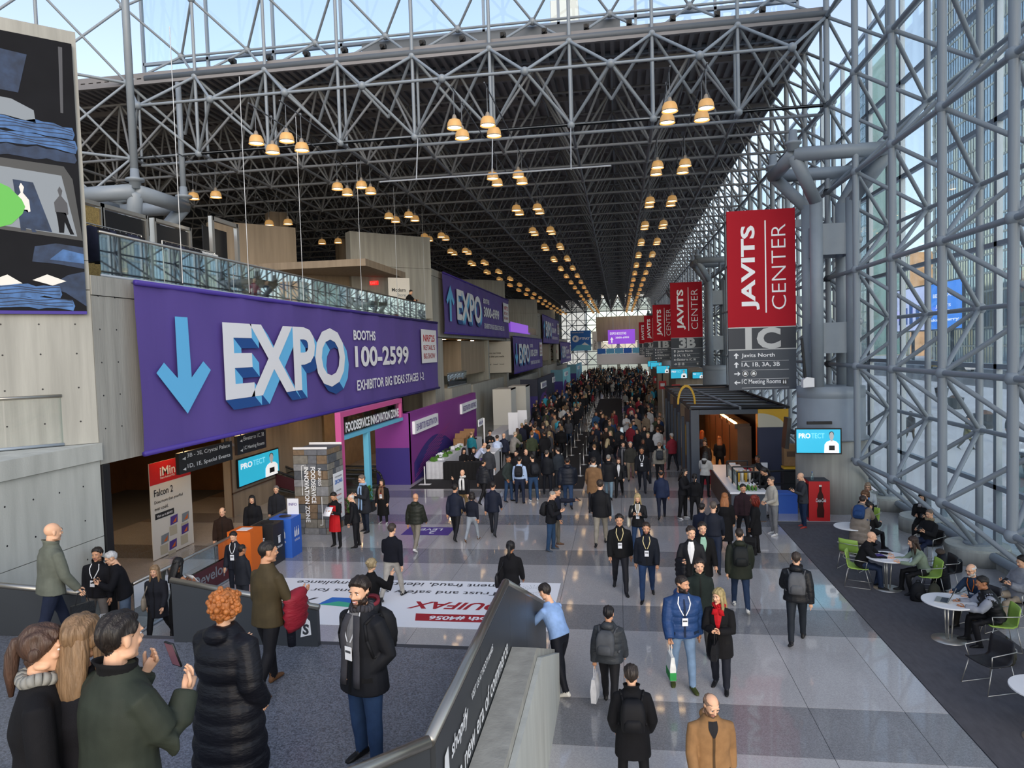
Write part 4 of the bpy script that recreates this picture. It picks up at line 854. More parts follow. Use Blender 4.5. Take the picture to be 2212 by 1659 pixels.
# screens on and behind the pillars
protect_screen(Fr((0, 0, 0), np.array([.995, -.1, 0]), (0, 0, 1)), 1.28, .74, (5.48, 23.35, 2.1), 'PROTECT screen bracketed to the big pillar')
o = tag(MB().box((0, 0, 0), (.12, .55, 1.0)).build('screen', MT['black'], None, loc=(5.25, 23.9, 2.15), rot=(0, .1, 0)), 'black back of a screen on the side of the big pillar', 'screen'); MB().tube((.1, .3, .5), (.6, .5, .5), .04, 8).build('bracket', MT['black'], o)
o = tag(MB().box((0, 0, 0), (.75, .1, .09)).build('sound_bar', MT['black'], None, loc=(5.9, 23.7, 2.95)), 'black sound bar above the pillar screen', 'speaker'); MB().tube((.3, .05, .04), (.3, .4, .04), .03, 6).build('bracket', MT['black'], o)
o = tag(MB().prism([(0, 0, 0), (.34, 0, .02), (.34, 0, .3), (.12, 0, .34), (0, 0, .25)], (0, .3, 0)).build('access_point', MT['white'], None, loc=(5.85, 23.95, 4.12)), 'white radio box at the foot of the pillar shafts', 'radio box'); MB().tube((.1, .15, .3), (.0, .15, 1.6), .045, 8).build('antenna', MT['black'], o)
rb = tag(empty('meeting_block', (4.4, 57.5, 0)), 'grey concrete block with screens behind the kiosk', 'building block'); MB().box((0, 0, 0), (2.6, 8, 3.6)).build('body', MT['concw'], rb); MB().box((-.9, 10, 0), (1.0, 20, 3.4)).build('rear_body', MT['concw'], rb); MB().box((.6, -.6, 2.4), (2.4, -.2, 2.5)).build('light_fin', MT['swhite'], rb)
for (px, py, Y, s, lb) in ((1466, 808, 56.9, 1.0, 'bright screen on the grey block just left of the kiosk roof'), (1513, 808, 57.2, .62, 'small screen on the grey block behind the kiosk'), (1433, 798, 66, .9, 'screen beyond the second red sign'), (1418, 790, 78, .9, 'screen beside the third red sign'), (1410, 786, 92, .9, 'farthest cyan screen under the red signs')):
    p = PY(px, py, Y); t_ = protect_screen(Fr((0, 0, 0), (1, 0, 0), (0, 0, 1)), 1.05*s+.2, .66*s+.06, (p[0]-.6, Y, p[2]-.33), lb, Y < 60)
    if Y > 60: MB().tube((.5, .1, -(p[2]-.33)), (.5, .1, .2), .05, 8).build('pole', MT['black'], t_)
for i, (px, py, Y) in enumerate(((1460, 828, 54), (1431, 812, 60), (1418, 801, 70))):
    p = PY(px, py, Y); t = tag(empty('post_sign', (p[0], Y, 0)), ['red post sign nearest the kiosk roof', 'red post sign with bus symbol in the crowd', 'red post sign deepest in the crowd'][i], 'sign'); MB().tube((0, 0, 0), (0, 0, 2.0), .04, 8).build('post', MT['white'], t); MB().box((-.3, -.04, 2.0), (.3, .04, 2.7)).build('board', MT['redb'], t); MB().box((-.18, -.05, 2.25), (.18, -.041, 2.5)).build('symbol', MT['swhite'], t)

# ------------------------------------------------------------------ kiosk
k = tag(empty('kiosk', (2.75, 28.7, 0)), 'dark roofed food kiosk with a lit opening and yellow panel', 'kiosk')
KW, KD, KH = 3.7, 16.0, 3.02
MB().box((0, 0, 0), (.32, .45, KH)).build('corner_post', MT['slate'], k); MB().box((.33, 0, 2.84), (2.55, .3, KH)).build('lintel', MT['slate'], k)
MB().box((2.56, 0, 0), (KW, .25, 2.3)).build('dark_panel', MT['navy'], k); MB().box((2.56, 0, 2.31), (KW, .25, KH)).build('yellow_panel', MT['yellow'], k)
mb = MB(); mb.poly([(2.56, -.004, 2.31)]+[(2.56+1.0*math.cos(a), -.004, 2.31+.55*math.sin(a)) for a in np.arange(0, PI/2+.01, PI/16)]); mb.build('cream_arc', MT['cream'], k)
MB().box((2.56, .26, .0), (2.66, .5, KH)).build('orange_jamb', MT['orange'], k)
for i, m in enumerate(('woodd', 'timber', 'slate', 'woodd', 'timber', 'slate', 'woodd')):
    y = .5+2.2*i; MB().box((.0, y, 0), (.12, y+2.15, KH-.1 if i != 2 else KH)).build('side_panel', MT[m], k); MB().box((-.12, y+.05, 0), (-.01, y+.3, 2.5)).build('side_fin', MT['slate'], k)
    mb = MB(); mb.poly([(-.004, y+2.0, .9), (-.004, y+.6, .9), (-.004, y+.6, 2.2), (-.004, y+2.0, 2.2)]); mb.build('side_poster', MT['yellow' if i % 2 == 0 else 'cream'], k)
MB().box((KW-.1, .3, 0), (KW, KD, KH)).build('right_wall', MT['navy'], k); MB().box((0, KD-.1, 0), (KW, KD, KH)).build('back_wall', MT['woodd'], k); MB().box((.33, .5, .0), (KW-.12, KD-.12, .01)).build('kiosk_floor', MT['timber'], k)
for a, b in (((0, 0), (0, KD)), ((KW, 0), (KW, KD)), ((0, .05), (KW, .05)), ((0, KD), (KW, KD)), ((1.9, 0), (1.2, KD))):
    MB().tube((*a, KH+.06), (*b, KH+.06), .06, 6).build('roof_beam', MT['black' if a[0] in (0, KW) else 'mull'], k)
for i in range(1, 9): MB().box((.05, KD*i/9-.05, KH-.05), (KW-.05, KD*i/9+.05, KH+.04)).build('roof_joist', MT['black'], k); MB().tube((.1, KD*i/9, KH), (KW-.1, KD*(i-1)/9, KH+.02), .025, 6).build('roof_brace', MT['mull'], k)
MB().box((.1, .3, KH-.12), (KW-.1, KD-.2, KH-.08)).build('ceiling_panel', MT['woodd'], k)
for i in range(5):
    y = 1.4+2.3*i; MB().box((2.0, y, 0), (2.55, y+2.0, 2.2)).build('food_unit', MT['woodd'], k); MB().box((1.9, y+.05, 2.1), (2.5, y+1.95, 2.3)).build('unit_sign', MT['woodd'], k); MB().box((1.88, y+.1, 2.3), (2.0, y+1.9, 2.34)).build('light_strip', MT['warm2'], k)
    mb = MB(); mb.lathe((1.0, y+.5, KH-.13), [(.16, 0), (.16, -.02)], 10); mb.build('spot', MT['downl'], k)
    text(Fr((1.89, y+1.6, 2.14), (0, -1, 0), (0, 0, 1)), 'FRESH', 0, 0, .1, MT['wprint'], k)
MB().box((.34, 4.0, 0), (.45, 12, 2.7)).build('orange_wall', MT['orange'], k)
mb = MB()
for i in range(11):
    a, b = PI*i/11, PI*(i+1)/11; mb.prism([(.12+.32*math.cos(a), 3.0, KH+.75*math.sin(a)), (.12+.4*math.cos(a), 3.0, KH+.86*math.sin(a)), (.12+.4*math.cos(b), 3.0, KH+.86*math.sin(b)), (.12+.32*math.cos(b), 3.0, KH+.75*math.sin(b))], (0, .12, 0))
mb.build('roof_arch', MT['yellow'], k)
# serving counter in front
c = tag(empty('serving_counter', (3.4, 22.9, 0)), 'serving counter with glass guard and black rails in front of the kiosk', 'counter')
MB().box((0, 0, 0), (1.05, 5.2, .88)).build('body', MT['woodd'], c); MB().box((-.04, -.04, .88), (1.1, 5.24, .94)).build('worktop', MT['white'], c)
MB().box((.0, -.01, .02), (1.05, .0, .86)).build('front_panel', MT['slate'], c)
for y in (.4, 1.4, 2.6): MB().path([(.25, y, .94), (.25, y, 1.5), (.95, y+.05, 1.5), (.95, y+.05, .94)], .025, 8).build('guard_rail', MT['black'], c)
MB().box((.27, .5, 1.0), (.285, 2.5, 1.45)).build('guard_glass', MT['glassb'], c)
for i in range(24): 
    o = tag(MB().lathe((0, 0, 0), [(.03, 0), (.034, .1), (.03, .12), (.012, .13), (.012, .17)], 8).build('bottle', MT['leaf' if i < 16 else 'wprint'], None, True, loc=(3.68+.1*(i % 6), 23.1+.13*(i//6), .942)), 'small bottle on the front corner of the serving counter', 'bottle', 'bottles on the serving counter'); MB().lathe((0, 0, .17), [(.015, 0), (.015, .02)], 8).build('cap', MT['white'], o)
for i in range(8):
    o = tag(MB().lathe((0, 0, 0), [(.035, 0), (.045, .3), (.047, .34)], 10).build('cup_stack', MT['offw' if i % 2 else 'yellow'], None, True, loc=(3.9+.12*(i % 4), 24.6+.3*(i//4), .942)), 'tall stack of paper cups on the serving counter', 'cups', 'cup stacks on the counter'); MB().lathe((0, 0, .34), [(.05, 0), (.05, .015)], 10).build('rim', MT['white'], o)
for i, (x, y) in enumerate(((3.1, 28.45), (4.3, 28.45))):
    t = tag(empty('gate_panel', (x, y, 0)), ['red entry panel of the kiosk by the white-coated woman', 'red entry panel of the kiosk behind the servers'][i], 'gate'); MB().box((0, 0, .1), (1.05, .05, .75)).build('panel', MT['redp'], t); MB().box((1.06, 0, 0), (1.3, .1, .95)).build('end_post', MT['white'], t); mb = MB(); mb.poly([(.5+.09*math.cos(a), -.004, .4+.09*math.sin(a)) for a in np.arange(12)*PI/6]); mb.build('symbol', MT['wprint'], t)
fl = tag(empty('flower_bucket', (3.25, 29.3, 0)), 'bucket of mixed yellow and pink flowers at the kiosk entrance', 'flowers'); MB().lathe((0, 0, 0), [(.15, 0), (.2, .45)], 14).build('bucket', MT['black'], fl)
mb = MB(); 
for i in range(36): a = rnd.uniform(0, 6.28); r = rnd.uniform(0, .26); mb.ell((r*math.cos(a), r*math.sin(a), .6+rnd.uniform(0, .3)), (.05, .05, .04), rnd.randrange(3), 6, 4)
mb.build('blooms', [MT['yellow'], MT['pink'], MT['leaf']], fl)
bk = tag(empty('black_barrier', (4.9, 26.2, 0)), 'black crowd barrier rail beside the dark kiosk panel', 'barrier'); MB().path([(0, 0, 0), (0, 0, 1.0), (1.3, .2, 1.0), (1.3, .2, 0)], .04, 8).build('frame', MT['black'], bk); MB().tube((0, 0, .55), (1.3, .2, .55), .02, 6).build('mid_rail', MT['black'], bk)
t = tag(empty('vending_stand', (6.0, 27.6, 0)), 'brown snack stand with yellow tray between kiosk and pillar', 'stand'); MB().box((0, 0, 0), (.8, .5, .85)).build('base', MT['black'], t); MB().box((.05, .1, .95), (.75, .5, 1.75)).build('back_board', MT['card'], t); MB().box((0, -.05, .85), (.8, .4, .93)).build('tray', MT['yellow'], t); mb = MB(); mb.poly(Fr((.15, .095, 1.3), (1, 0, 0), (0, 0, 1)).rect(0, 0, .5, .2)); mb.build('label_panel', MT['woodd'], t)
t = tag(empty('drink_cooler', (5.75, 23.0, 0)), 'red drinks cooler with a cola bottle picture beside the pillar', 'cooler'); MB().box((0, 0, 0), (.62, .62, 1.25)).build('body', MT['redb'], t); MB().box((-.02, .05, .1), (-.005, .6, 1.15)).build('door', MT['black'], t); MB().box((.0, 0, 1.251), (.62, .62, 1.27)).build('lid', MT['slated'], t)
fr = Fr((0, -.004, 0), (1, 0, 0), (0, 0, 1)); mb = MB(); mb.poly([fr.p(.34+x, y, .003) for x, y in ((-.1, .12), (.1, .12), (.11, .35), (.08, .5), (.1, .65), (.09, .8), (.035, .95), (.035, 1.08), (-.035, 1.08), (-.035, .95), (-.09, .8), (-.1, .65), (-.08, .5), (-.11, .35))]); mb.build('bottle_print', mat('cola_brown', '3a0d0a', .4), t); mb = MB(); mb.poly(fr.rect(.3, 1.08, .38, 1.14, .004)); mb.build('bottle_cap_print', MT['offw'], t); text(fr, 'Coca-Cola', .2, .6, .12, MT['wprint'], t, w=.3, n=.008, shear=.3)
o = tag(MB().lathe((0, 0, 0), [(.035, 0), (.035, .16), (.015, .2), (.015, .23)], 10).build('water_bottle', MT['glassb'], None, True, loc=(5.9, 23.2, 1.271)), 'clear water bottle on top of the red cooler', 'bottle'); MB().lathe((0, 0, .23), [(.018, 0), (.018, .02)], 8).build('cap', MT['tblue'], o)
t = tag(empty('blue_bin', (5.05, 24.0, 0)), 'blue plastic bin beside the red cooler', 'bin'); MB().prism([(0, 0, 0), (.6, 0, 0), (.6, .5, 0), (0, .5, 0)], (0, 0, .62)).build('body', MT['blue'], t); MB().box((-.03, -.03, .62), (.63, .53, .68)).build('rim', MT['blue'], t)
# recycling bins
for i, (px, py, m, lb, s) in enumerate(((540, 1205, 'orange', 'orange recycling bin leaning station nearest the stair', ''), (580, 1203, 'scrk', 'black trash bin between the orange and blue bins', 'TRASH'), (610, 1197, 'blue', 'blue bottle recycling bin at the end of the row', 'BOTTLES & CANS'))):
    x, y = ((-9.75, 16.7), (-9.6, 17.6), (-9.45, 18.35))[i]
    t = tag(empty('recycling_bin', (x, y, 0)), lb, 'bin'); h = 1.1 if i else 1.15; MB().box((-.32, 0, 0), (.32, .62, h)).build('body', MT[m], t)
    if i: MB().lathe((0, .31, h), [(.17, 0), (.17, .012)], 18).build('opening', MT['black'], t)
    else: MB().box((-.15, .15, h), (.15, .45, h+.01)).build('sticker', MT['wprint'], t)
    for fr in (Fr((-.3, -.004, 0), (1, 0, 0), (0, 0, 1)), Fr((.324, .02, 0), (0, 1, 0), (0, 0, 1))):
        if s:
            text(fr, s, .15, .42, .06, MT['wprint'], t, w=.3); mb = MB()
            if i == 1: mb.poly(fr.rect(.24, .55, .36, .72)); mb.poly(fr.rect(.22, .73, .38, .76))
            else:
                for q in (.18, .29, .4): mb.poly([fr.p(q-.035, .55, .004), fr.p(q+.035, .55, .004), fr.p(q+.035, .7, .004), fr.p(q+.012, .75, .004), fr.p(q+.012, .82, .004), fr.p(q-.012, .82, .004), fr.p(q-.012, .75, .004), fr.p(q-.035, .7, .004)])
            mb.build('pictogram', MT['wprint'], t)
# stanchions near the column
def stanchion(x, y, label, grp=None, sign=False, h=.95):
    t = tag(empty('stanchion', (x, y, 0)), label, 'stanchion', grp); MB().lathe((0, 0, 0), [(.17, 0), (.17, .02), (.03, .05), (.03, h), (.035, h), (.035, h+.05)], 12).build('post', MT['chrome'], t, True)
    if sign: MB().box((-.17, -.03, h+.05), (.17, -.01, h+.6)).build('sign_board', MT['wprint'], t); MB().box((-.17, -.03, h+.02), (.17, -.012, h+.05)).build('sign_frame', MT['violet'], t); text(Fr((-.12, -.034, h+.4), (1, 0, 0), (0, 0, 1)), 'INFO', 0, 0, .08, MT['violet'], t)
    return t
g = G(624, 1185); stanchion(g[0], g[1], 'chrome queue post next to the blue bin'); g = G(638, 1192); stanchion(g[0], g[1], 'chrome queue post with white notice in front of the stone column', sign=True)
def belt(a, b):
    tag(MB().box((0, -.012, .88), (math.dist(a, b), .012, .94)).build('queue_belt', MT['black'], None, loc=(a[0], a[1], 0), rot=(0, 0, math.atan2(b[1]-a[1], b[0]-a[0]))), 'black retractable belt between queue posts in the registration line', 'belt', 'queue belts')
sp = [(x, y) for y in np.arange(31, 47, 3.0) for x in (-2.6, -1.8)] + [(x, y) for y in np.arange(51, 78, 2.4) for x in (-2.35, .3)]
for (x, y) in sp: stanchion(x, y, 'chrome queue post lining the registration lanes', 'queue posts of the registration lanes')
for i in range(0, len(sp)-2):
    if abs(sp[i][0]-sp[i+2][0]) < .01 and sp[i+2][1]-sp[i][1] < 4: belt(sp[i], sp[i+2])
# escalators and display by the gateway
def escal(y, label):
    t = tag(empty('escalator', (-11.2, y, 0)), label, 'escalator')
    for dx in (0, .9):
        mb = MB(); pts = [(-4.5, 1.9), (-1.6, .82), (.9, .78)]
        arc = [(.9+.4*math.sin(a), .38+.4*math.cos(a)) for a in np.arange(0, PI+.01, PI/8)]
        prof = pts + arc[1:] + [(-.6, -.02), (-4.5, 1.0)]
        P = [(p[0], dx, p[1]) for p in prof]; mb.path(P, .045, 8); mb.build('handrail', MT['black'], t, True)
        mb = MB(); mb.poly([(p[0], dx, p[1]) for p in prof]); mb.build('glass_side', MT['glassd'], t)
    MB().prism([(-4.5, .1, .6), (-.6, .1, -.005), (1.0, .1, -.005), (1.0, .1, .02), (-.5, .1, .03), (-4.5, .1, .9)], (0, .7, 0)).build('treads', MT['steeld'], t)
    mb = MB(); mb.poly([(-3.6, -.01, .75), (-.9, -.01, .1), (.2, -.01, .1), (-.4, -.01, .45), (-3.6, -.01, 1.3)]); mb.build('graphic_strip', MT['maroon'], t)
escal(26.2, 'escalator landing nearer the stone column under the gateway'); escal(28.2, 'escalator landing beside the purple booth wall')
g = G(838, 1035); t = tag(empty('display_stand', (g[0], g[1]-.3, 0)), 'dark display board on a black post before the escalators', 'display'); MB().tube((0, 0, 0), (0, 0, 1.0), .06, 8).build('post', MT['black'], t); MB().lathe((0, 0, 0), [(.3, 0), (.3, .02)], 16).build('base', MT['black'], t); MB().box((-.1, -.3, .95), (-.02, .95, 2.3)).build('board', MT['steeld'], t)
for i, (px, py) in enumerate(((798, 1103), (756, 1132))):
    g = G(px, py); t = tag(empty('potted_shrub', (g[0], g[1], 0)), ['small bright green shrub in a black square planter beside the long-coated woman', 'green shrub in black planter behind the red apron'][i], 'plant'); MB().box((-.2, -.2, 0), (.2, .2, .35)).build('planter', MT['pot'], t); mb = MB()
    for q in range(260):
        a = rnd.uniform(0, 6.28); r = rnd.uniform(0, .24); z = .35+rnd.uniform(0, .5); r *= 1-(z-.35)*.9; c_ = np.array([r*math.cos(a), r*math.sin(a), z]); d = np.array([math.cos(a), math.sin(a), rnd.uniform(.3, 1.2)])*.07; s_ = np.cross(d, (0, 0, 1))*.35; mb.poly([c_, c_+d*.5+s_, c_+d, c_+d*.5-s_])
    mb.build('foliage', MT['leaf'], t)['kind'] = 'stuff'

# ------------------------------------------------------------------ cafe tables and chairs
def table(x, y, label, r=.45):
    t = tag(empty('round_table', (x, y, 0)), label, 'table'); MB().lathe((0, 0, .70), [(r-.02, 0), (r, .012), (r, .03), (r-.005, .034)], 40).build('table_top', MT['white'], t)
    for a in (0, 2.1, 4.2): MB().tube((.05*math.cos(a), .05*math.sin(a), .02), (.09*math.cos(a), .09*math.sin(a), .7), .016, 8).build('column_tube', MT['chrome'], t, True)
    MB().lathe((0, 0, 0), [(.29, 0), (.29, .012), (.06, .03)], 32).build('foot', MT['chrome'], t, True); return t
def chair(x, y, rz, shell, label, wire='chrome'):
    t = tag(empty('cafe_chair', (x, y, 0), math.radians(rz)), label, 'chair'); rings = []      # faces -y
    prof = [(-.22, .445), (-.18, .43), (0, .42), (.14, .425), (.2, .46), (.23, .54), (.25, .68), (.27, .78)]
    nu = 8; mb = MB(); V = []
    for (y_, z_) in prof:
        for i in range(nu+1):
            u = -1+2*i/nu; w_ = .235 if z_ < .5 else .235-.03*(z_-.5); V.append((u*w_, y_+(-.03*u*u if z_ > .5 else 0), z_+(.02*u*u if z_ < .5 else 0)))
    n = len(V); F = []
    for j in range(len(prof)-1):
        for i in range(nu): a = j*(nu+1)+i; F.append((a, a+1, a+nu+2, a+nu+1))
    V2 = V + [(a, b-(.0 if c < .5 else -.018), c-(.018 if c < .5 else 0)) for a, b, c in V]; F2 = F + [tuple(q+n for q in f_)[::-1] for f_ in F]
    bd = [i for i in range(nu+1)] + [j*(nu+1)+nu for j in range(1, len(prof))] + [(len(prof)-1)*(nu+1)+i for i in range(nu-1, -1, -1)] + [j*(nu+1) for j in range(len(prof)-2, 0, -1)]
    F2 += [(bd[(i+1) % len(bd)], bd[i], bd[i]+n, bd[(i+1) % len(bd)]+n) for i in range(len(bd))]
    mb.add(V2, F2); mb.build('seat_shell', MT[shell], t, True)
    for s in (-1, 1):
        x_ = s*.26; MB().path([(x_*.8, .2, .42), (x_, .27, .01), (x_, -.27, .01), (x_*.85, -.16, .42), (x_*1.02, -.2, .62), (x_*1.02, .24, .66)], .008, 6).build('side_frame', MT[wire], t, True)
    MB().path([(-.265, .24, .66), (-.2, .30, .67), (.2, .30, .67), (.265, .24, .66)], .008, 6).build('back_rail', MT[wire], t, True); MB().tube((-.21, 0, .405), (.21, 0, .405), .009, 6).build('seat_bar', MT[wire], t, True)
    return t
table(5.95, 19.5, 'round white cafe table next to the beige puffer coat'); table(5.85, 16.75, 'round white cafe table with papers between bald man and woman in sage'); table(5.93, 13.95, 'round white cafe table with an open laptop'); table(5.72, 10.5, 'round white cafe table cut by the right edge')
lp = tag(empty('laptop', (5.82, 13.95, .735), math.radians(-120)), 'open silver laptop on a cafe table', 'laptop'); MB().box((-.16, -.11, 0), (.16, .11, .016)).build('base', MT['chrome'], lp); MB().prism([(-.16, .11, .016), (.16, .11, .016), (.16, .2, .22), (-.16, .2, .22)], (0, .01, -.004)).build('screen_lid', MT['chrome'], lp); mb = MB(); mb.poly([(-.15, .107, .025), (.15, .107, .025), (.15, .193, .212), (-.15, .193, .212)]); mb.build('display', MT['scrk'], lp); mb = MB(); mb.poly([(-.14, -.02, .0165), (.14, -.02, .0165), (.14, .09, .0165), (-.14, .09, .0165)]); mb.build('keyboard', MT['slate'], lp)
for i, (dx, dy, m) in enumerate(((-.1, -.12, 'wprint'), (.12, -.05, 'wprint'), (0, .15, 'offw'), (-.2, .05, 'violet'))): tag(MB().box((-.1, -.14, 0), (.1, .14, .002)).build('paper_sheet', MT[m], None, loc=(5.85+dx, 16.75+dy, .736+.0025*i), rot=(0, 0, i*.6)), ['white paper sheet nearest the edge of the busy table', 'white paper sheet under the bald man\'s hands', 'off-white sheet by the woman in sage', 'violet leaflet on the busy table'][i], 'paper')

# ------------------------------------------------------------------ mezzanine things
for i, (y, m) in enumerate(((15.2, 'osb'), (17.0, 'black'), (19.1, 'black'))):
    a = (-13.2-.0*i, y); t = tag(empty('partition', (-13.4, y, 7.42)), ['strand board partition behind the first clothes rack', 'black panel partition on the mezzanine', 'black panel partition by the tall frame'][i], 'partition'); MB().box((0, 0, .1), (.05, 1.75, 2.2)).build('board', MT[m], t)
    for q in (0, 1.75): MB().box((-.05, q-.05, 0), (.1, q+.05, 2.35)).build('upright', MT['chrome'], t)
    MB().box((-.05, 0, 2.25), (.1, 1.75, 2.35)).build('top_bar', MT['chrome'], t)
t = tag(empty('door_frame', (-12.8, 21.2, 7.42)), 'tall aluminium frame with dark infill on the mezzanine', 'frame')
for q in (0, 1.5): MB().box((-.06, q-.07, 0), (.06, q+.07, 2.75)).build('upright', MT['chrome'], t)
MB().box((-.06, 0, 2.62), (.06, 1.5, 2.75)).build('top_bar', MT['chrome'], t); MB().box((-.4, .1, 0), (-.36, 1.5, 2.5)).build('infill', MT['black'], t)
for i, y0 in enumerate((14.2, 16.9)):
    t = tag(empty('clothes_rack', (-11.6, y0, 7.42)), ['chrome clothes rack of dark garments nearest the poster wall', 'chrome clothes rack with jackets and bare hangers'][i], 'rack'); L = 1.9+.5*i
    MB().tube((0, 0, 1.28), (0, L, 1.28), .015, 6).build('rail', MT['chrome'], t)
    for q in (0, L): MB().tube((0, q, 0), (0, q, 1.28), .015, 6).build('upright', MT['chrome'], t); MB().tube((-.25, q, .03), (.25, q, .03), .015, 6).build('foot', MT['chrome'], t)
    for j in range(9):
        y = y0+.15+(L-.3)*j/8; c_ = rnd.choice(['1b1b24', '15151b', '23263a', '16161a']) if not (i and j > 5) else rnd.choice(['a8aaa8', '6f7468', '2a2a30', 'c3c94a'])
        g_ = MB(); rings = [np.array([(.0+rx*math.cos(a), ry*math.sin(a), z) for a in np.arange(8)*PI/4]) for z, rx, ry in ((0, .05, .02), (-.06, .2, .04), (-.2, .22, .06), (-.8, .24, .06))]; g_.loft(rings)
        o = tag(g_.build('hanging_garment', cloth(c_), None, True, loc=(-11.6, y, 8.66)), 'garment hanging on a chrome rack behind the glass balcony', 'garment', 'garments on the mezzanine racks'); MB().tube((0, 0, 0), (0, 0, .05), .006, 5).build('hanger_hook', MT['chrome'], o)
for i, y in enumerate((24.5, 27.8, 31.6, 34.3)):
    t = tag(empty('armchair', (-11.7, y, 7.42), .2), f'pale lounge armchair on the mezzanine, {["first after the racks", "second after the racks", "third after the racks", "nearest the white poster"][i]}', 'armchair'); MB().box((-.35, -.45, .18), (.35, .45, .42)).build('seat', MT['conclt'], t); MB().prism([(.25, -.5, .2), (.4, -.5, .2), (.48, -.5, .85), (.36, -.5, .85)], (0, 1.0, 0)).build('backrest', MT['conclt'], t); MB().box((-.35, -.5, .2), (.3, -.42, .58)).build('arm', MT['conclt'], t); MB().box((-.35, .42, .2), (.3, .5, .58)).build('arm', MT['conclt'], t)
    for x_, y_ in ((-.3, -.4), (.3, -.4), (-.3, .4), (.3, .4)): MB().tube((x_, y_, 0), (x_, y_, .18), .02, 6).build('leg', MT['chrome'], t)
p = PY(862, 612, 36.9); t = tag(empty('wall_poster', (p[0]-.6, 36.85, 8.2)), 'white poster reading Modern Store on the concrete block', 'poster'); f2 = Fr((0, 0, 0), (.75, .66, 0), (0, 0, 1)); MB().prism(f2.rect(0, 0, 1.25, 1.5, 0), f2.N*.02).build('sheet', MT['offw'], t); text(f2, 'Modern', .2, .75, .2, MT['scrk'], t, w=.8, n=.03); text(f2, 'Store', .5, .5, .17, MT['greyp'], t, w=.5, n=.03)
t = tag(MB().box((0, 0, 0), (.5, .06, .22)).build('exit_sign', mat('exit_red', 'd01818', .4, emit=2.5), None, loc=(-13.6, 37.9, 9.45)), 'small red lit exit sign under the concrete bridge', 'sign'); text(Fr((.05, -.004, .04), (1, 0, 0), (0, 0, 1)), 'EXIT', 0, 0, .14, MT['swhite'], t, w=.4)

# ------------------------------------------------------------------ pendant lamps
def make_lamp():
    t = empty('pendant_lamp'); MB().lathe((0, 0, 0), [(.03, .42), (.05, .4), (.08, .3), (.09, .24)], 12).build('housing', MT['lampm'], t, True)
    MB().lathe((0, 0, 0), [(.09, .27), (.17, .25), (.22, .15), (.24, 0)], 18, cap=False).build('shade', MT['amber'], t, True); MB().lathe((0, 0, 0), [(.21, .03), (.15, .08), (.02, .09)], 14).build('diffuser', MT['warm'], t, True); MB().lathe((0, 0, 0), [(.245, -.01), (.245, .02)], 18, cap=False).build('rim', MT['lampm'], t); MB().tube((0, 0, .4), (0, 0, 1.16), .014, 6).build('stem', MT['steeld'], t); return t
ORD = 'first second third fourth fifth sixth seventh eighth ninth tenth eleventh twelfth thirteenth fourteenth fifteenth sixteenth seventeenth eighteenth nineteenth'.split()
pr = make_lamp(); first = True; used = []
for (xa, nm) in ((1.65, 'right'), (-4.9, 'middle'), (-11.5, 'left'), (-18.05, 'far left')):
    for kk in range(0, 19):
        y0 = 21.9+6.72*kk
        for dx in (0, 1.05):
            for dy in (0, 1.1):
                if xa < -15 and (kk > 9 or dy): continue
                if y0 < 25 and xa < -12: continue
                o = pr if first else copy_tree(pr); first = False; o.location = (xa+dx, y0+dy, 12.55)
                row = {'right': 'glass-side row', 'middle': 'middle row', 'left': 'banner-side row', 'far left': 'mezzanine row'}[nm]
                tag(o, f'amber pendant lamp, {"far" if dy else "near"} {"right" if dx else "left"} of the {ORD[kk]} cluster, {row}', 'lamp', f'pendant lamps, {row}')
for xa, ya, yb, lb in ((1.65, 21.5, 147, 'over the middle of the floor'), (2.7, 21.5, 147, 'nearest the glass wall'), (-4.9, 21.5, 147, 'over the queue'), (-3.85, 21.5, 147, 'right of the queue'), (-11.5, 21.5, 147, 'above the banners'), (-10.45, 21.5, 147, 'just right of the banners'), (-18.05, 26, 84, 'over the mezzanine'), (-17.0, 26, 84, 'at the mezzanine front')):
    o = tag(MB().tube((0, 0, 0), (0, yb-ya, 0), .022, 6).build('lamp_rail', MT['steeld'], None, loc=(xa, ya, 13.72)), f'thin steel rail carrying the pendant lamps {lb}', 'rail')
    for y in np.arange(1.5, yb-ya, 6.72): MB().tube((0, y, 0), (0, y, .08), .04, 6).build('clip', MT['steeld'], o)
t = tag(empty('hanging_bar', (0, 26.0, 0)), 'long thin bar hung on three rods below the roof truss', 'hanging bar')
q0, q1 = PY(820, 393, 26), PY(1320, 358, 26); MB().tube((q0[0], 0, q0[2]), (q1[0], 0, q1[2]), .03, 6).build('bar', MT['silver'], t)
for px in (899, 1063, 1234): q = PY(px, 380, 26); MB().tube((q[0], 0, 12.05), (q[0], .4, 13.7), .022, 6).build('rod', MT['silver'], t)
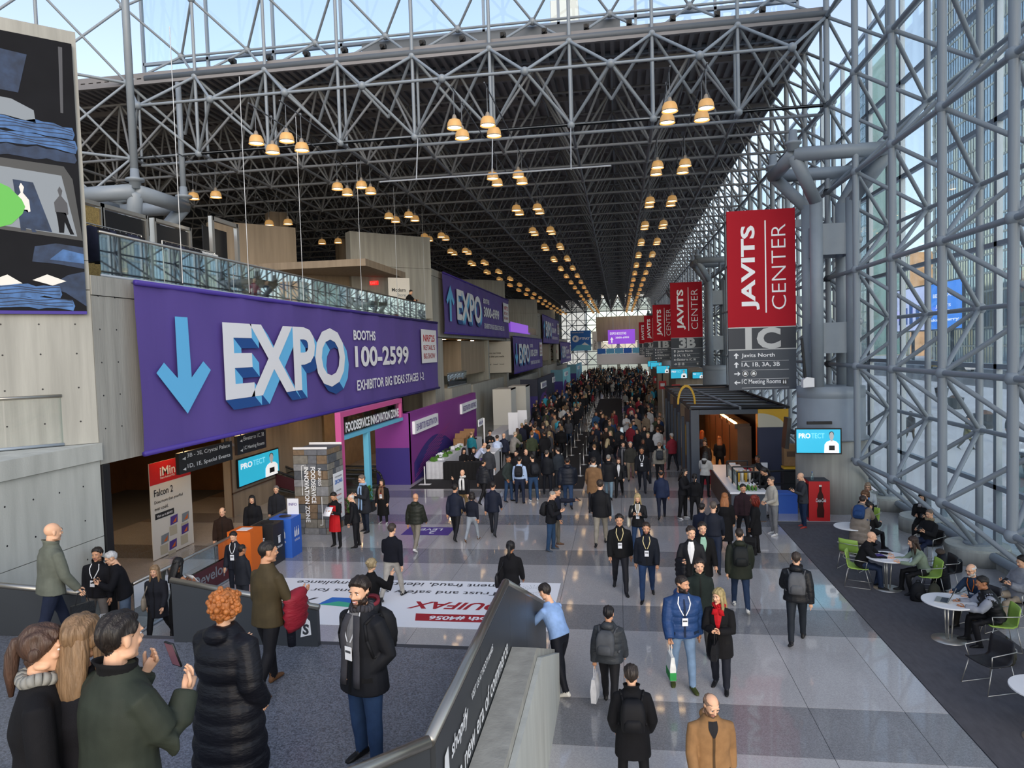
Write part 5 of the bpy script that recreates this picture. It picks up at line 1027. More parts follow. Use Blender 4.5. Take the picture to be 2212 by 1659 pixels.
# ------------------------------------------------------------------ outside
pl = struct(MB().box((9.3, -40, -.5), (40, 260, -.02)).build('ground_plaza', MT['plaza'])); struct(MB().box((40, -40, -.5), (62, 260, -.03)).build('road', MT['asph'])); struct(MB().box((62, -40, -.5), (260, 260, -.02)).build('ground_far', MT['plaza']))
def tower(x, y0, y1, z0, z1, fl, bw, label, npane, pm, frm, dep=20):
    t = tag(empty('tower', (x, y0, z0)), label, 'building'); L = y1-y0; MB().box((.3, 0, 0), (dep, L, z1-z0)).build('wall', MT[frm], t); n = int(L/bw); fls = int((z1-z0)/fl); cnt = 0; rest = MB()
    pmesh = [MB().box((0, .12, .35), (.12, bw-.12, fl-.1)).mesh('pane', MT[q]) for q in pm]; cells = [(i, j) for i in range(n) for j in range(fls)]
    cells.sort(key=lambda c_: (not seen((x, y0+(c_[0]+.5)*bw, z0+(c_[1]+.5)*fl), 0), c_[1]))
    for (i, j) in cells:
        if cnt < npane: obj('pane', rnd.choice(pmesh), t, (.2, i*bw, j*fl)); cnt += 1
        else: rest.box((.2, i*bw+.12, j*fl+.35), (.32, (i+1)*bw-.12, j*fl+fl-.1), rnd.randrange(len(pm)))
    if rest.v: rest.build('panes_above', [MT[q] for q in pm], t)['kind'] = 'stuff'
    for j in range(fls+1): MB().box((.12, 0, j*fl-.06), (.34, L, j*fl+.3)).build('floor_band', MT[frm], t)
    mu = MB()
    for i in range(n*2+1): mu.box((.1, i*bw/2-.04, 0), (.3, i*bw/2+.04, z1-z0))
    mu.build('facade_fins', MT['mull'], t); return t
tower(72, 84, 178, 0, 118, 3.6, 2.2, 'tall pale glass tower across the avenue', 300, ['pane', 'pane2', 'pane'], 'fac')
tower(92, 244, 252, 0, 33, 4, 3, 'slim tan tower far up the avenue', 24, ['pane2'], 'tan_sunlit', 8)
tower(82, 186, 204, 0, 17, 4, 3, 'broad tan block beyond the billboard', 24, ['pane2'], 'tan_sunlit', 14)
tower(91, 278, 292, 0, 112, 4, 3, 'teal glass tower rising behind the pillar head', 60, ['pane'], 'teald', 12)
tower(-19.5, 232, 244, 0, 117, 4, 3, 'cream tower showing above the roof edge', 60, ['pane2'], 'offw', 9)
a = PX(1938, 606, 64); b = PX(2078, 708, 64); L = a[1]-b[1]
t = tag(empty('billboard', (64, a[1], b[2])), 'lit blue billboard outside reading the best way to Javits Center', 'billboard'); fr = Fr((0, 0, 0), (0, -1, 0), (0, 0, 1)); HH = PX(2078, 602, 64)[2]-b[2]
MB().prism(fr.rect(-.3, -.3, L+.3, HH+.3, -.4), fr.N*.38).build('housing', MT['slate'], t); mb = MB(); mb.poly(fr.rect(0, 0, L*.5, HH, .01)); mb.build('city_picture', MT['ledp'], t); mb = MB(); mb.poly(fr.rect(L*.5, 0, L, HH, .01)); mb.build('blue_panel', MT['led'], t); mb = MB()
for (u, w_, h_) in ((.12, .07, .55), (.22, .06, .62), (.33, .06, .58), (.03, .05, .4)): mb.poly(fr.rect(u*L, .15*HH, (u+w_)*L, h_*HH, .03))
mb.build('skyline_picture', MT['tblue'], t)
for u in (.2, .8): MB().tube((1.0, -u*L, -b[2]), (1.0, -u*L, HH*.5), .35, 10).build('leg', MT['slate'], t)
for s_, v in (('THE', .82), ('BEST WAY', .69), ('TO', .58), ('JAVITS', .45), ('CENTER', .33), ('take a ferry', .15)): text(fr, s_, (.75-.018*len(s_))*L, v*HH, .085*HH, MT['scrw'], t, w=.036*L*len(s_), n=.04, bold=.03)
for i in range(8):
    x, y = rnd.uniform(44, 58), 70+14*i; t = tag(empty('parked_car', (x, y, -.03)), f'car on the avenue outside, number {["one", "two", "three", "four", "five", "six", "seven", "eight"][i]} counting away along the kerb', 'car'); m = rnd.choice([MT['white'], MT['scrk'], MT['greyp'], MT['yellow']])
    MB().prism([(0, -2.2, .35), (0, 2.2, .35), (0, 2.2, .8), (0, 1.3, .95), (0, .8, 1.45), (0, -1.0, 1.5), (0, -1.7, .95), (0, -2.2, .85)], (1.8, 0, 0)).build('body', m, t); MB().prism([(-.01, 1.2, .97), (-.01, .75, 1.4), (-.01, -.95, 1.43), (-.01, -1.5, .97)], (1.82, 0, 0)).build('window_glass', MT['slated'], t)
    for y_ in (-1.4, 1.4):
        for x_ in (.02, 1.6): MB().tube((x_, y_, .33), (x_+.2, y_, .33), .33, 12).build('wheel', MT['black'], t)
for i, (x, y) in enumerate(((22, 47), (26, 60), (30, 72), (16, 30))):
    t = tag(empty('bollard_planter', (x, y, -.02)), f'dark plaza planter, {["by the glass doors", "second from the doors", "third from the doors", "nearest the tables outside"][i]}', 'planter'); MB().lathe((0, 0, 0), [(.45, 0), (.6, .9), (.55, .9)], 14).build('tub', MT['scrk'], t); MB().lathe((0, 0, .85), [(.52, 0), (.3, .2), (.05, .28)], 12).build('soil', MT['woodd'], t)
for i, (y, h) in enumerate(((gy(1.1), 2.5), (gy(-.4), 2.5))):
    t = tag(empty('entrance_vestibule', (10.2, y, 0)), ['glass entrance box lettered Javits nearer the big pillar', 'glass entrance box lettered Javits Center nearer the camera'][i], 'vestibule'); MB().box((0, 0, 0), (2.2, .06, h)).build('glass_wall', MT['glassd'], t); MB().box((0, 2.2, 0), (2.2, 2.26, h)).build('glass_wall', MT['glassd'], t); MB().box((0, 0, h), (2.2, 2.26, h+.08)).build('roof', MT['mull'], t); fr = Fr((.3, -.01, 1.9), (1, 0, 0), (0, 0, 1)); text(fr, 'JAVITS', 0, .2, .22, MT['swhite'], t, w=1.5); text(fr, 'CENTER', 0, -.1, .2, MT['swhite'], t, w=1.5)
# ------------------------------------------------------------------ people: sculpted shells fused into one surface
D2R = PI/180
def nrm(v): v = np.array(v, float); return v/(np.linalg.norm(v)+1e-9)
def fuse(jobs):
    """jobs: list of dict(mb, vox, sm). Fills job['V'], job['F'], job['M'] with the fused surface."""
    obs = []
    for j in jobs:
        me = bpy.data.meshes.new('raw'); me.from_pydata(j['mb'].v, [], j['mb'].f); o = bpy.data.objects.new('raw', me); COL.objects.link(o)
        m = o.modifiers.new('r', 'REMESH'); m.mode = 'VOXEL'; m.voxel_size = j['vox']
        m = o.modifiers.new('s', 'SMOOTH'); m.factor = .5; m.iterations = j.get('sm', 4)
        if j.get('dec'): m = o.modifiers.new('d', 'DECIMATE'); m.ratio = j['dec']
        obs.append(o)
    dg = bpy.context.evaluated_depsgraph_get()
    for j, o in zip(jobs, obs):
        me = o.evaluated_get(dg).to_mesh(); V = np.zeros(len(me.vertices)*3); me.vertices.foreach_get('co', V); V = V.reshape(-1, 3)
        nl = np.zeros(len(me.loops), dtype=np.int32); me.loops.foreach_get('vertex_index', nl); tot = np.zeros(len(me.polygons), dtype=np.int32); me.polygons.foreach_get('loop_total', tot)
        if len(tot) and (tot == tot[0]).all(): F = list(map(tuple, nl.reshape(-1, int(tot[0])).tolist()))
        else: ix = np.concatenate([[0], np.cumsum(tot)]); nl = nl.tolist(); F = [tuple(nl[ix[i]:ix[i+1]]) for i in range(len(tot))]
        j['V'] = V; j['F'] = F
        N = np.zeros(len(me.vertices)*3); me.vertices.foreach_get('normal', N); j['N'] = N.reshape(-1, 3)
        mb = j['mb']
        if mb.m and max(mb.m) > 0:
            vm = np.zeros(len(mb.v), dtype=np.int32); RV = np.array(mb.v)
            for f, m_ in zip(mb.f, mb.m):
                for i in f: vm[i] = m_
            C_ = V[[f[0] for f in F]]; out = np.empty(len(F), dtype=np.int32); r2 = (RV**2).sum(1)
            for k in range(0, len(F), 4000): out[k:k+4000] = vm[np.argmin(r2[None]-2*C_[k:k+4000]@RV.T, axis=1)]
            j['M'] = out.tolist()
        else: j['M'] = [mb.m[0] if mb.m else 0]*len(F)
    for o in obs:
        me = o.data; bpy.data.objects.remove(o); bpy.data.meshes.remove(me)
def limb(mb, pts, rad, mi=0, n=12, ref=(0, -1, 0.01)):
    pts = [np.array(p, float) for p in pts]; rings = []
    for i, p in enumerate(pts):
        d = nrm(pts[min(i+1, len(pts)-1)]-pts[max(i-1, 0)]); a = nrm(np.cross(d, ref)) if abs(nrm(ref)@d) < .97 else nrm(np.cross(d, (1, 0, 0.01))); b = np.cross(d, a); r = rad[i]; ra, rb = r if isinstance(r, tuple) else (r, r)
        rings.append(np.array([p+a*ra*math.cos(t)+b*rb*math.sin(t) for t in np.arange(n)*2*PI/n]))
    mb.loft(rings, mi)
def ball(mb, c, r, mi=0): mb.ell(c, (r, r, r) if np.isscalar(r) else r, mi, 10, 8)
# --- head
def head_raw(fem):
    mb = MB(); k = .94 if fem else 1.0
    mb.ell((0, .012, .035), (.075, .094, .086), 0, 20, 14)
    rings = []
    for z, cy, rx, ry in ((.06, -.01, .066, .082), (.02, -.012, .068, .081), (-.02, -.016, .065*k, .077), (-.055, -.02, .057*k, .069), (-.085, -.03, .044*k, .055), (-.108, -.045, .026*k, .034)):
        rings.append(np.array([(rx*math.cos(t), cy+ry*math.sin(t), z) for t in np.arange(20)*2*PI/20]))
    mb.loft(rings)
    limb(mb, [(0, -.084, .03), (0, -.097, .005), (0, -.111, -.018), (0, -.1, -.029)], [.007, .010, .0135, .010], 0, 8)
    for s in (-1, 1):
        ball(mb, (s*.012, -.098, -.022), (.010, .011, .008)); ball(mb, (s*.031, -.084, .034), (.026, .011, .009)); ball(mb, (s*.038, -.068, -.018), (.022, .02, .02)); ball(mb, (s*.076, .012, -.002), (.011, .02, .033))
        ball(mb, (s*.05, -.01, -.07), (.02, .04, .02))
    ball(mb, (0, -.0905, -.051), (.024, .010, .006), 1); ball(mb, (0, -.0895, -.061), (.019, .010, .0065), 1); ball(mb, (0, -.077, -.098), (.021, .018, .015))
    limb(mb, [(0, .02, -.05), (0, .028, -.12), (0, .035, -.2)], [.052*k, .05*k, .058*k])
    return mb
hj = [dict(mb=head_raw(f), vox=.0062, sm=4) for f in (0, 1)] + [dict(mb=head_raw(f), vox=.0062, sm=4, dec=.16) for f in (0, 1)]
fuse(hj)
eyes = MB()
for s in (-1, 1): eyes.ell((s*.0295, -.0785, .012), (.0108, .0105, .0066), 3, 10, 6); eyes.ell((s*.0295, -.0877, .012), (.0056, .0022, .0056), 4, 8, 5); eyes.ell((s*.031, -.0945, .034), (.019, .005, .0042), 4, 8, 5)
def head_parts(fem, lo):
    j = hj[(2 if lo else 0)+(1 if fem else 0)]; o = len(j['V'])
    V = np.vstack([j['V'], np.array(eyes.v)]); F = j['F']+[tuple(i+o for i in f) for f in eyes.f]; M = [5 if m == 1 else 0 for m in j['M']]+eyes.m
    return V, F, M
HEAD = {(f, l): head_parts(f, l) for f in (0, 1) for l in (0, 1)}
# --- hair styles
def hair_value(kind, P):
    x, y, z = P[:, 0], P[:, 1], P[:, 2]
    if kind in ('long', 'pony', 'bun', 'bob', 'curly', 'dread', 'longcurl'): h = np.interp(y, [-.11, -.085, -.05, 0, .05, .1], [.085, .075, .02, -.03, -.07, -.12])
    else: h = np.interp(y, [-.11, -.08, -.045, -.02, .03, .07, .1], [.092, .082, .058, .016, -.008, -.062, -.08])
    R = z-h
    ear = (np.abs(x) > .062) & (y > -.015) & (y < .04) & (z < .032)
    if kind in ('short', 'crop', 'fringe'): R = np.where(ear, -.02, R)
    if kind == 'fringe': R = np.minimum(R, .072-z+np.maximum(0, y)*.2)
    return R
def cap(kind, lo, th):
    j = hj[2 if lo else 0]; V, N, F = j['V'], j['N'], j['F']; R = hair_value(kind, V); t = np.clip(R/.03, 0, 1); t = t*t*(3-2*t)
    amp = th*(1+.28*np.sin(V[:, 0]*95+V[:, 2]*30)*np.sin(V[:, 1]*70+V[:, 0]*40)+.18*np.sin(V[:, 0]*210+1)); lift = 1+.5*np.clip(V[:, 2]/.1, 0, 1)
    W = V+N*((amp*lift)*t)[:, None]+N*.001; keep = R > -.004; fs = [f for f in F if all(keep[i] for i in f) and V[list(f)][:, 2].mean() > -.14]
    used = sorted({i for f in fs for i in f}); mp = {a: b for b, a in enumerate(used)}
    mb = MB(); mb.add(W[used], [tuple(mp[i] for i in f) for f in fs]); return mb
def ringz(z, cx, cy, rx, ry, n=14): return np.array([(cx+rx*math.cos(t), cy+ry*math.sin(t), z) for t in np.arange(n)*2*PI/n])
def make_hair(kind, lo):
    mb = cap(kind, lo, {'crop': .006, 'fringe': .008, 'short': .014, 'curly': .02}.get(kind, .014)); r = random.Random(3)
    if kind in ('long', 'longcurl'):
        e = .03 if kind == 'longcurl' else 0
        mb.loft([ringz(.07, 0, .04, .06, .06), ringz(.02, 0, .055, .088, .055), ringz(-.06, 0, .062, .094+e*.5, .05), ringz(-.16, 0, .075, .097+e, .045), ringz(-.26, 0, .085, .09+e, .036), ringz(-.36, 0, .09, .06, .018)])
        for s in (-1, 1): mb.loft([ringz(.05, s*.068, -.02, .016, .03, 8), ringz(-.05, s*.08, -.02, .018, .036, 8), ringz(-.16, s*.09, -.03, .022, .034, 8), ringz(-.28, s*.085, -.045, .008, .014, 8)])
    if kind == 'pony': limb(mb, [(0, .09, .06), (0, .125, .05), (0, .145, -.02), (0, .15, -.12), (0, .145, -.24)], [.022, .03, .036, .032, .012], 0, 10)
    if kind == 'bun': ball(mb, (0, .105, .075), (.048, .042, .045)); ball(mb, (.02, .12, .06), (.03, .03, .03))
    if kind == 'bob':
        mb.loft([ringz(.08, 0, .03, .06, .06), ringz(.03, 0, .03, .092, .082), ringz(-.05, 0, .04, .1, .075), ringz(-.12, 0, .045, .098, .066), ringz(-.13, 0, .045, .07, .045)])
        for s in (-1, 1): mb.loft([ringz(.05, s*.07, -.03, .014, .03, 8), ringz(-.04, s*.083, -.035, .018, .034, 8), ringz(-.12, s*.086, -.04, .014, .024, 8)])
    if kind in ('curly', 'dread'):
        j = hj[2]; R = hair_value('curly', j['V']); ids = [i for i in range(len(R)) if R[i] > .01]
        for q in range(150):
            i = r.choice(ids); p = j['V'][i]+j['N'][i]*r.uniform(.014, .04)
            if kind == 'curly': mb.ell(p, (r.uniform(.014, .024),)*3, 0, 7, 5)
            elif p[1] > -.05: limb(mb, [p, p+j['N'][i]*.02+np.array([0, .01, -.04]), p+np.array([0, .02, -.13-r.uniform(0, .05)])], [.008, .009, .006], 0, 5)
    return mb
_hairs = {}
def hair_mesh(kind, lo):
    if (kind, lo) not in _hairs: _hairs[(kind, lo)] = make_hair(kind, lo)
    return _hairs[(kind, lo)]
def beard_mb(lo):
    j = hj[2 if lo else 0]; V, N, F = j['V'], j['N'], j['F']; x, y, z = V[:, 0], V[:, 1], V[:, 2]
    R = np.minimum(np.interp(y, [-.11, -.06, -.02, .0, .02], [-.034, -.036, -.02, .01, .0])-z, .018-y); R = np.minimum(R, z+.125)
    lip = (np.abs(x) < .026) & (z > -.071) & (z < -.043) & (y < -.07); R = np.where(lip, -.02, R); t = np.clip(R/.015, 0, 1); W = V+N*(.006*t+.0012)[:, None]; keep = R > -.001
    fs = [f for f in F if all(keep[i] for i in f)]; used = sorted({i for f in fs for i in f}); mp = {a: b for b, a in enumerate(used)}; mb = MB(); mb.add(W[used], [tuple(mp[i] for i in f) for f in fs]); return mb
# --- hand (left-side hand; mirrored for the other)
def hand_mb(curl):
    mb = MB(); limb(mb, [(0, 0, .02), (0, 0, 0), (0, -.002, -.045), (0, 0, -.088)], [(.022, .026), (.016, .029), (.015, .04), (.012, .041)], 0, 10, (1, 0, 0.01))
    for y, l, a0 in ((-.031, .068, 1), (-.0105, .078, .95), (.0105, .072, 1), (.03, .056, 1.1)):
        p = np.array([0, y, -.082]); ang = curl*.35*a0; pts = [p]
        for k in range(3):
            ang += curl*a0*.55 if k else 0; p = p+np.array([-math.sin(ang), y*.12, -math.cos(ang)])*l*(.45, .32, .23)[k]; pts.append(p)
        limb(mb, pts, [.0098, .0095, .0085, .006], 0, 6, (0, 1, 0.01))
    limb(mb, [(-.002, -.03, -.022), (-.012, -.052, -.05), (-.022-.012*curl, -.058, -.078), (-.03-.015*curl, -.052, -.098)], [.014, .0125, .011, .007], 0, 6, (1, 0, 0.01))
    return mb
HANDS = {c: hand_mb(c) for c in (.25, .9)}
# --- skeleton
POSES = {
 'stand': dict(L=(2, 4, 5), R=(-2, 4, 5), aL=(3, 9, 14, 8), aR=(3, 9, 14, 8), lean=2),
 'walk': dict(L=(22, 8, 2), R=(-18, 20, 2), aL=(-15, 8, 16, 5), aR=(14, 8, 22, 8), lean=4),
 'walk2': dict(L=(-18, 20, 2), R=(22, 8, 2), aL=(14, 8, 22, 8), aR=(-15, 8, 16, 5), lean=4),
 'phone': dict(L=(3, 5, 5), R=(-3, 5, 5), aL=(20, 10, 92, 38), aR=(20, 10, 92, 38), lean=4, hp=18),
 'pockets': dict(L=(3, 4, 5), R=(-3, 4, 6), aL=(-10, 14, 46, 24), aR=(-10, 14, 46, 24), lean=0),
 'call': dict(L=(3, 5, 5), R=(-3, 5, 5), aL=(4, 9, 14, 8), aR=(42, 22, 125, 25), lean=3),
 'photo': dict(L=(2, 4, 6), R=(-2, 4, 6), aL=(52, 16, 78, 34), aR=(48, 20, 82, 34), lean=2),
 'selfie': dict(L=(3, 4, 5), R=(-3, 4, 5), aL=(84, 8, 12, 6), aR=(6, 10, 20, 8), lean=2),
 'bend': dict(L=(18, 14, 5), R=(8, 10, 5), aL=(48, 8, 22, 10), aR=(42, 10, 22, 10), lean=38, hp=26),
 'lean': dict(L=(10, 8, 5), R=(0, 4, 5), aL=(40, 8, 50, 16), aR=(40, 8, 45, 16), lean=24, hp=16),
 'carry': dict(L=(14, 6, 3), R=(-14, 14, 3), aL=(10, 14, 88, 30), aR=(4, 9, 16, 8), lean=3),
 'sit': dict(L=(84, 84, 6), R=(82, 80, 8), aL=(22, 8, 74, 28), aR=(22, 8, 74, 28), lean=4, hp=14),
 'sitlean': dict(L=(80, 92, 6), R=(84, 80, 8), aL=(44, 10, 50, 20), aR=(44, 10, 50, 20), lean=20, hp=8),
 'sitback': dict(L=(78, 70, 6), R=(94, 66, -3), aL=(26, 8, 88, 30), aR=(26, 8, 88, 30), lean=-8, hp=16),
}
def skel(h, pose, o):
    s = h/1.75; P = dict(pose); P.update(o.get('po', {})); j = dict(s=s); pel = np.array([0, 0, .955*s])
    leg = {}
    for sg, k in ((1, 'L'), (-1, 'R')):
        fl, kf, ab = [a*D2R for a in P[k]]; hip = pel+np.array([sg*.092*s, 0, -.04*s])
        kn = hip+.425*s*nrm((sg*math.sin(ab), -math.sin(fl)*math.cos(ab), -math.cos(fl)*math.cos(ab))); an = kn+.41*s*nrm((sg*math.sin(ab)*.3, -math.sin(fl-kf), -math.cos(fl-kf)))
        rise = max(0, (kf-fl))*.75 if fl < .6 else 0; toe = np.array([sg*.18, -math.cos(rise), -math.sin(rise)]); leg[k] = (hip, kn, an, nrm(toe))
    low = min(min(l[2][2]-.075*s, (l[2]+l[3]*.17*s)[2]-.06*s) for l in leg.values()); off = np.array([0, 0, -low]); pel = pel+off
    j['leg'] = {k: tuple([q+off for q in l[:3]]+[l[3]]) for k, l in leg.items()}
    ln = P['lean']*D2R; sd = P.get('side', 0)*D2R; u = nrm((math.sin(sd), -math.sin(ln), math.cos(ln))); tw = P.get('twist', 0)*D2R; e = nrm(np.array([math.cos(tw), math.sin(tw), 0])); e = nrm(e-u*(e@u)); f = np.cross(u, e)   # f points to the back
    j.update(pel=pel, u=u, e=e, f=f); j['neck'] = pel+u*.545*s; arm = {}
    for sg, k in ((1, 'aL'), (-1, 'aR')):
        fl, ab, ef, inn = [a*D2R for a in P[k]]; sh = pel+u*.412*s+e*sg*.172*s*o.get('w', 1)*1.06
        def wd(x, y, z): return e*x+np.array([-e[1], e[0], 0])*y+np.array([0, 0, 1])*z
        d1 = nrm(wd(sg*math.sin(ab), -math.sin(fl)*math.cos(ab), -math.cos(fl)*math.cos(ab))); el = sh+d1*.29*s
        a2 = fl+ef; x, y = sg*math.sin(ab)*.5, -math.sin(a2); c, sn = math.cos(-sg*inn), math.sin(-sg*inn); d2 = nrm(wd(x*c-y*sn, x*sn+y*c, -math.cos(a2))); wr = el+d2*.25*s; arm[k] = (sh, el, wr, d2)
    j['arm'] = arm; hp = (P.get('hp', 4)+P['lean']*.25)*D2R; hy = P.get('hy', 0)*D2R
    hu = nrm(u*.7+np.array([0, 0, .5])); j['head'] = pel+u*.60*s+hu*.085*s+np.array([0, -.02*s*math.cos(hy), 0]); R = Matrix.Rotation(hy, 3, 'Z') @ Matrix.Rotation(hp, 3, 'X'); j['hR'] = np.array(R); return j
T_ = [-.62, -.42, -.22, -.1, 0, .12, .25, .36, .43, .47, .505, .535, .565]
RX = [.215, .205, .195, .186, .176, .164, .178, .186, .165, .128, .092, .075, .068]
RY = [.175, .165, .15, .142, .134, .122, .128, .126, .11, .098, .085, .078, .074]
TOPS = dict(jacket=(-.12, .016, 0), suit=(-.16, .008, 0), coat=(-.34, .018, 0), long=(-.60, .022, 0), puffer=(-.10, .042, 6.5), longpuffer=(-.62, .058, 5), sweater=(-.04, .006, 0), shirt=(-.03, 0, 0), dress=(-.5, -.012, 0), parka=(-.22, .032, 0), vest=(-.06, .03, 6), apron=(-.03, .002, 0))
def torso_fn(j, th, w, fem):
    s = j['s']
    def fn(t, quilt=0):
        rx, ry = np.interp(t, T_, RX)*w, np.interp(t, T_, RY)
        if fem: rx *= np.interp(t, [-.3, -.05, .12, .3], [.95, .98, .84, .9]); ry *= np.interp(t, [0, .12, .26, .4], [1, .9, 1.1, .95])
        g = th*np.interp(t, [-.6, .3, .5, .57], [1.2, 1, .6, .25])
        if quilt: g += (.022 if quilt < 6 else .015)*(abs(math.sin(t*quilt*4.2))**.6-.5)
        c = j['pel']+(j['u']*t*s if t > 0 else np.array([0, 0, t*s])); return c, (rx+g)*s, (ry+g)*s
    return fn
def surf(j, fn, t, ang, off=0):     # a point on the chest; ang 0 = front
    c, rx, ry = fn(t); return c+j['e']*math.sin(ang)*(rx+off)-j['f']*math.cos(ang)*(ry+off)*(1 if True else 1)
def build_raw(p):
    h = p['h']; pose = POSES[p.get('pose', 'stand')]; j = skel(h, pose, p); s = j['s']; fem = p.get('fem', 0); w = p.get('w', 1.0)*1.06; kind = p['top'][0]; hem, th, q = TOPS[kind]; sit = pose['L'][0] > 60
    if sit: hem = max(hem, -.1)
    body = MB(); topm = MB(); bare = p.get('bare', False); lw = p.get('lw', 1.13)
    for sg, k in ((1, 'L'), (-1, 'R')):
        hip, kn, an, toe = j['leg'][k]; th_ = .088*lw
        limb(body, [hip+np.array([0, 0, .03*s]), hip+(kn-hip)*.3, hip+(kn-hip)*.7, kn, kn+(an-kn)*.35, kn+(an-kn)*.7, an-(an-kn)*.02], [th_*s, .086*lw*s, .07*lw*s, .06*lw*s, .06*lw*s, .05*lw*s, .05*lw*s], p.get('legmat', 1), 12)
        d = toe; side = nrm(np.cross(d, (0, 0, 1))); up = np.cross(side, d); c = an+np.array([0, 0, -.035*s]); prof = [(-.075, .03, .02), (-.06, .038, .04), (0, .04, .045), (.06, .042, .036), (.12, .045, .028), (.17, .036, .02), (.19, .02, .012)]
        rings = [np.array([c+d*a*s+side*b*s*math.cos(t)+up*s*(hh*math.sin(t)-(.045-hh)*.9) for t in np.arange(12)*PI/6]) for a, b, hh in prof]; body.loft(rings, 2)
    limb(body, [j['pel']+np.array([0, 0, -.12*s]), j['pel'], j['pel']+j['u']*.1*s], [(.14*s, .1*s), (.15*s, .115*s), (.13*s, .1*s)], 1, 14, (0, 1, 0.01))
    limb(body, [j['pel'], j['pel']+j['u']*.3*s, j['pel']+j['u']*.45*s], [(.1*s, .08*s), (.11*s, .08*s), (.09*s, .06*s)], 0, 12, (0, 1, 0.01))
    limb(body, [j['pel']+j['u']*.42*s, j['neck'], j['head']+j['hR']@np.array([0, .03, -.09])*s], [.06*s, .054*s, .05*s], 0)
    fn = torso_fn(j, th, w, fem); ts = sorted(set([hem]+[t for t in np.arange(hem, .58, .022 if q else .06)]+[.5, .54, .565])); n = 20; rings = []
    for t in ts:
        c, rx, ry = fn(t, q)
        if t > .545 and kind in ('shirt', 'dress', 'sweater'): continue
        rings.append(np.array([c+j['e']*rx*abs(math.cos(a))**.9*np.sign(math.cos(a))+j['f']*ry*abs(math.sin(a))**.9*np.sign(math.sin(a)) for a in np.arange(n)*2*PI/n]))
    if sit:
        for k in ('L', 'R'):
            hip, kn, _, _ = j['leg'][k]
            if TOPS[kind][0] < -.15: limb(topm, [hip, hip+(kn-hip)*.6], [.11*s, .1*s])
    topm.loft(rings)
    sl = {'suit': .0, 'shirt': -.006, 'sweater': -.002, 'dress': -.012}.get(kind, th*.6)
    hnd = []
    for sg, k in ((1, 'aL'), (-1, 'aR')):
        sh, el, wr, d2 = j['arm'][k]; inn = sh-j['e']*sg*.075*s+j['u']*.018*s
        limb(body, [inn, sh+(el-sh)*.2, el, wr+(wr-el)*.04], [.05*s, .047*s, .038*s, .027*s], 0, 10)
        if kind not in ('dress', 'vest') or p.get('sleeves'):
            lay = [inn, sh, sh+(el-sh)*.35, sh+(el-sh)*.7, el, el+(wr-el)*.4, el+(wr-el)*.8, wr+(wr-el)*.02]; r = [.056, .064, .066, .064, .06, .056, .05, .044]
            rr = [(a+sl+(.006*(i % 2) if q else 0))*s for i, a in enumerate(r)]; limb(topm, lay, rr, 1 if p.get('sleeves') else 0, 12)
        hnd.append((sg, wr, d2))
    if p.get('hood', kind in ('parka', 'puffer', 'longpuffer')): 
        c = j['pel']+j['u']*.515*s+j['f']*.105*s; topm.ell(c, (.115*s, .075*s, .075*s), 0, 14, 8)
    return j, body, topm, fn, hnd, th
def place(V, R, c, s): return (V*s)@np.array(R).T+c
def body_concat(j, V, F, M, hnd, p, lo, withhead=True):
    V = [V]; F = list(F); M = list(M); o = len(V[0])
    hv, hf, hm = HEAD[(1 if p.get('fem') else 0, lo)]; parts = [(place(hv, j['hR'], j['head'], j['s']*p.get('hs', 1.05)), hf, hm)]
    for sg, wr, d in hnd:
        hb = HANDS[p.get('grip', .25) if sg == 1 or p.get('grip2') else .25]; a = np.array(hb.v)*j['s']*.93*np.array([1 if sg == 1 else -1, 1, 1]); z = -d; ref = np.array([0, -.5, .87]); y = -nrm(ref-d*(ref@d)); x = np.cross(y, z); R = np.stack([x, y, z], 1); v = a@R.T+wr
        fs = hb.f if sg == 1 else [f[::-1] for f in hb.f]; parts.append((v, fs, [0]*len(fs)))
    for v, f, m in parts: F += [tuple(i+o for i in q) for q in f]; M += m; V.append(v); o += len(v)
    return np.vstack(V), F, M
def mk(name, V, F, M, mats):
    me = bpy.data.meshes.new(name); me.from_pydata(np.asarray(V).tolist(), [], F)
    for m in mats: me.materials.append(m)
    if M: me.polygons.foreach_set('material_index', np.array(M, dtype=np.int32))
    me.polygons.foreach_set('use_smooth', np.ones(len(F), dtype=bool)); me.update(); return me
PEOPLE = []
def person(px, py, yt=None, **k):
    z = k.get('z', 0.0); g = k['at'] if 'at' in k else G(px, py, z); k['loc'] = (float(g[0]), float(g[1]), z)
    if 'h' not in k:
        hh = PY(px, yt, g[1])[2]-z; k['h'] = min(1.88, max(1.48 if k.get('fem') else 1.55, hh+.02))
    PEOPLE.append(k)
CLN = dict(jacket='jacket', suit='suit_jacket', coat='coat', long='long_coat', puffer='puffer_jacket', longpuffer='long_puffer_coat', sweater='sweater', shirt='shirt', dress='dress', parka='parka', vest='vest', apron='shirt')
CLM = dict(puffer='down', longpuffer='down', vest='down', parka='suit', suit='suit', shirt='suit')
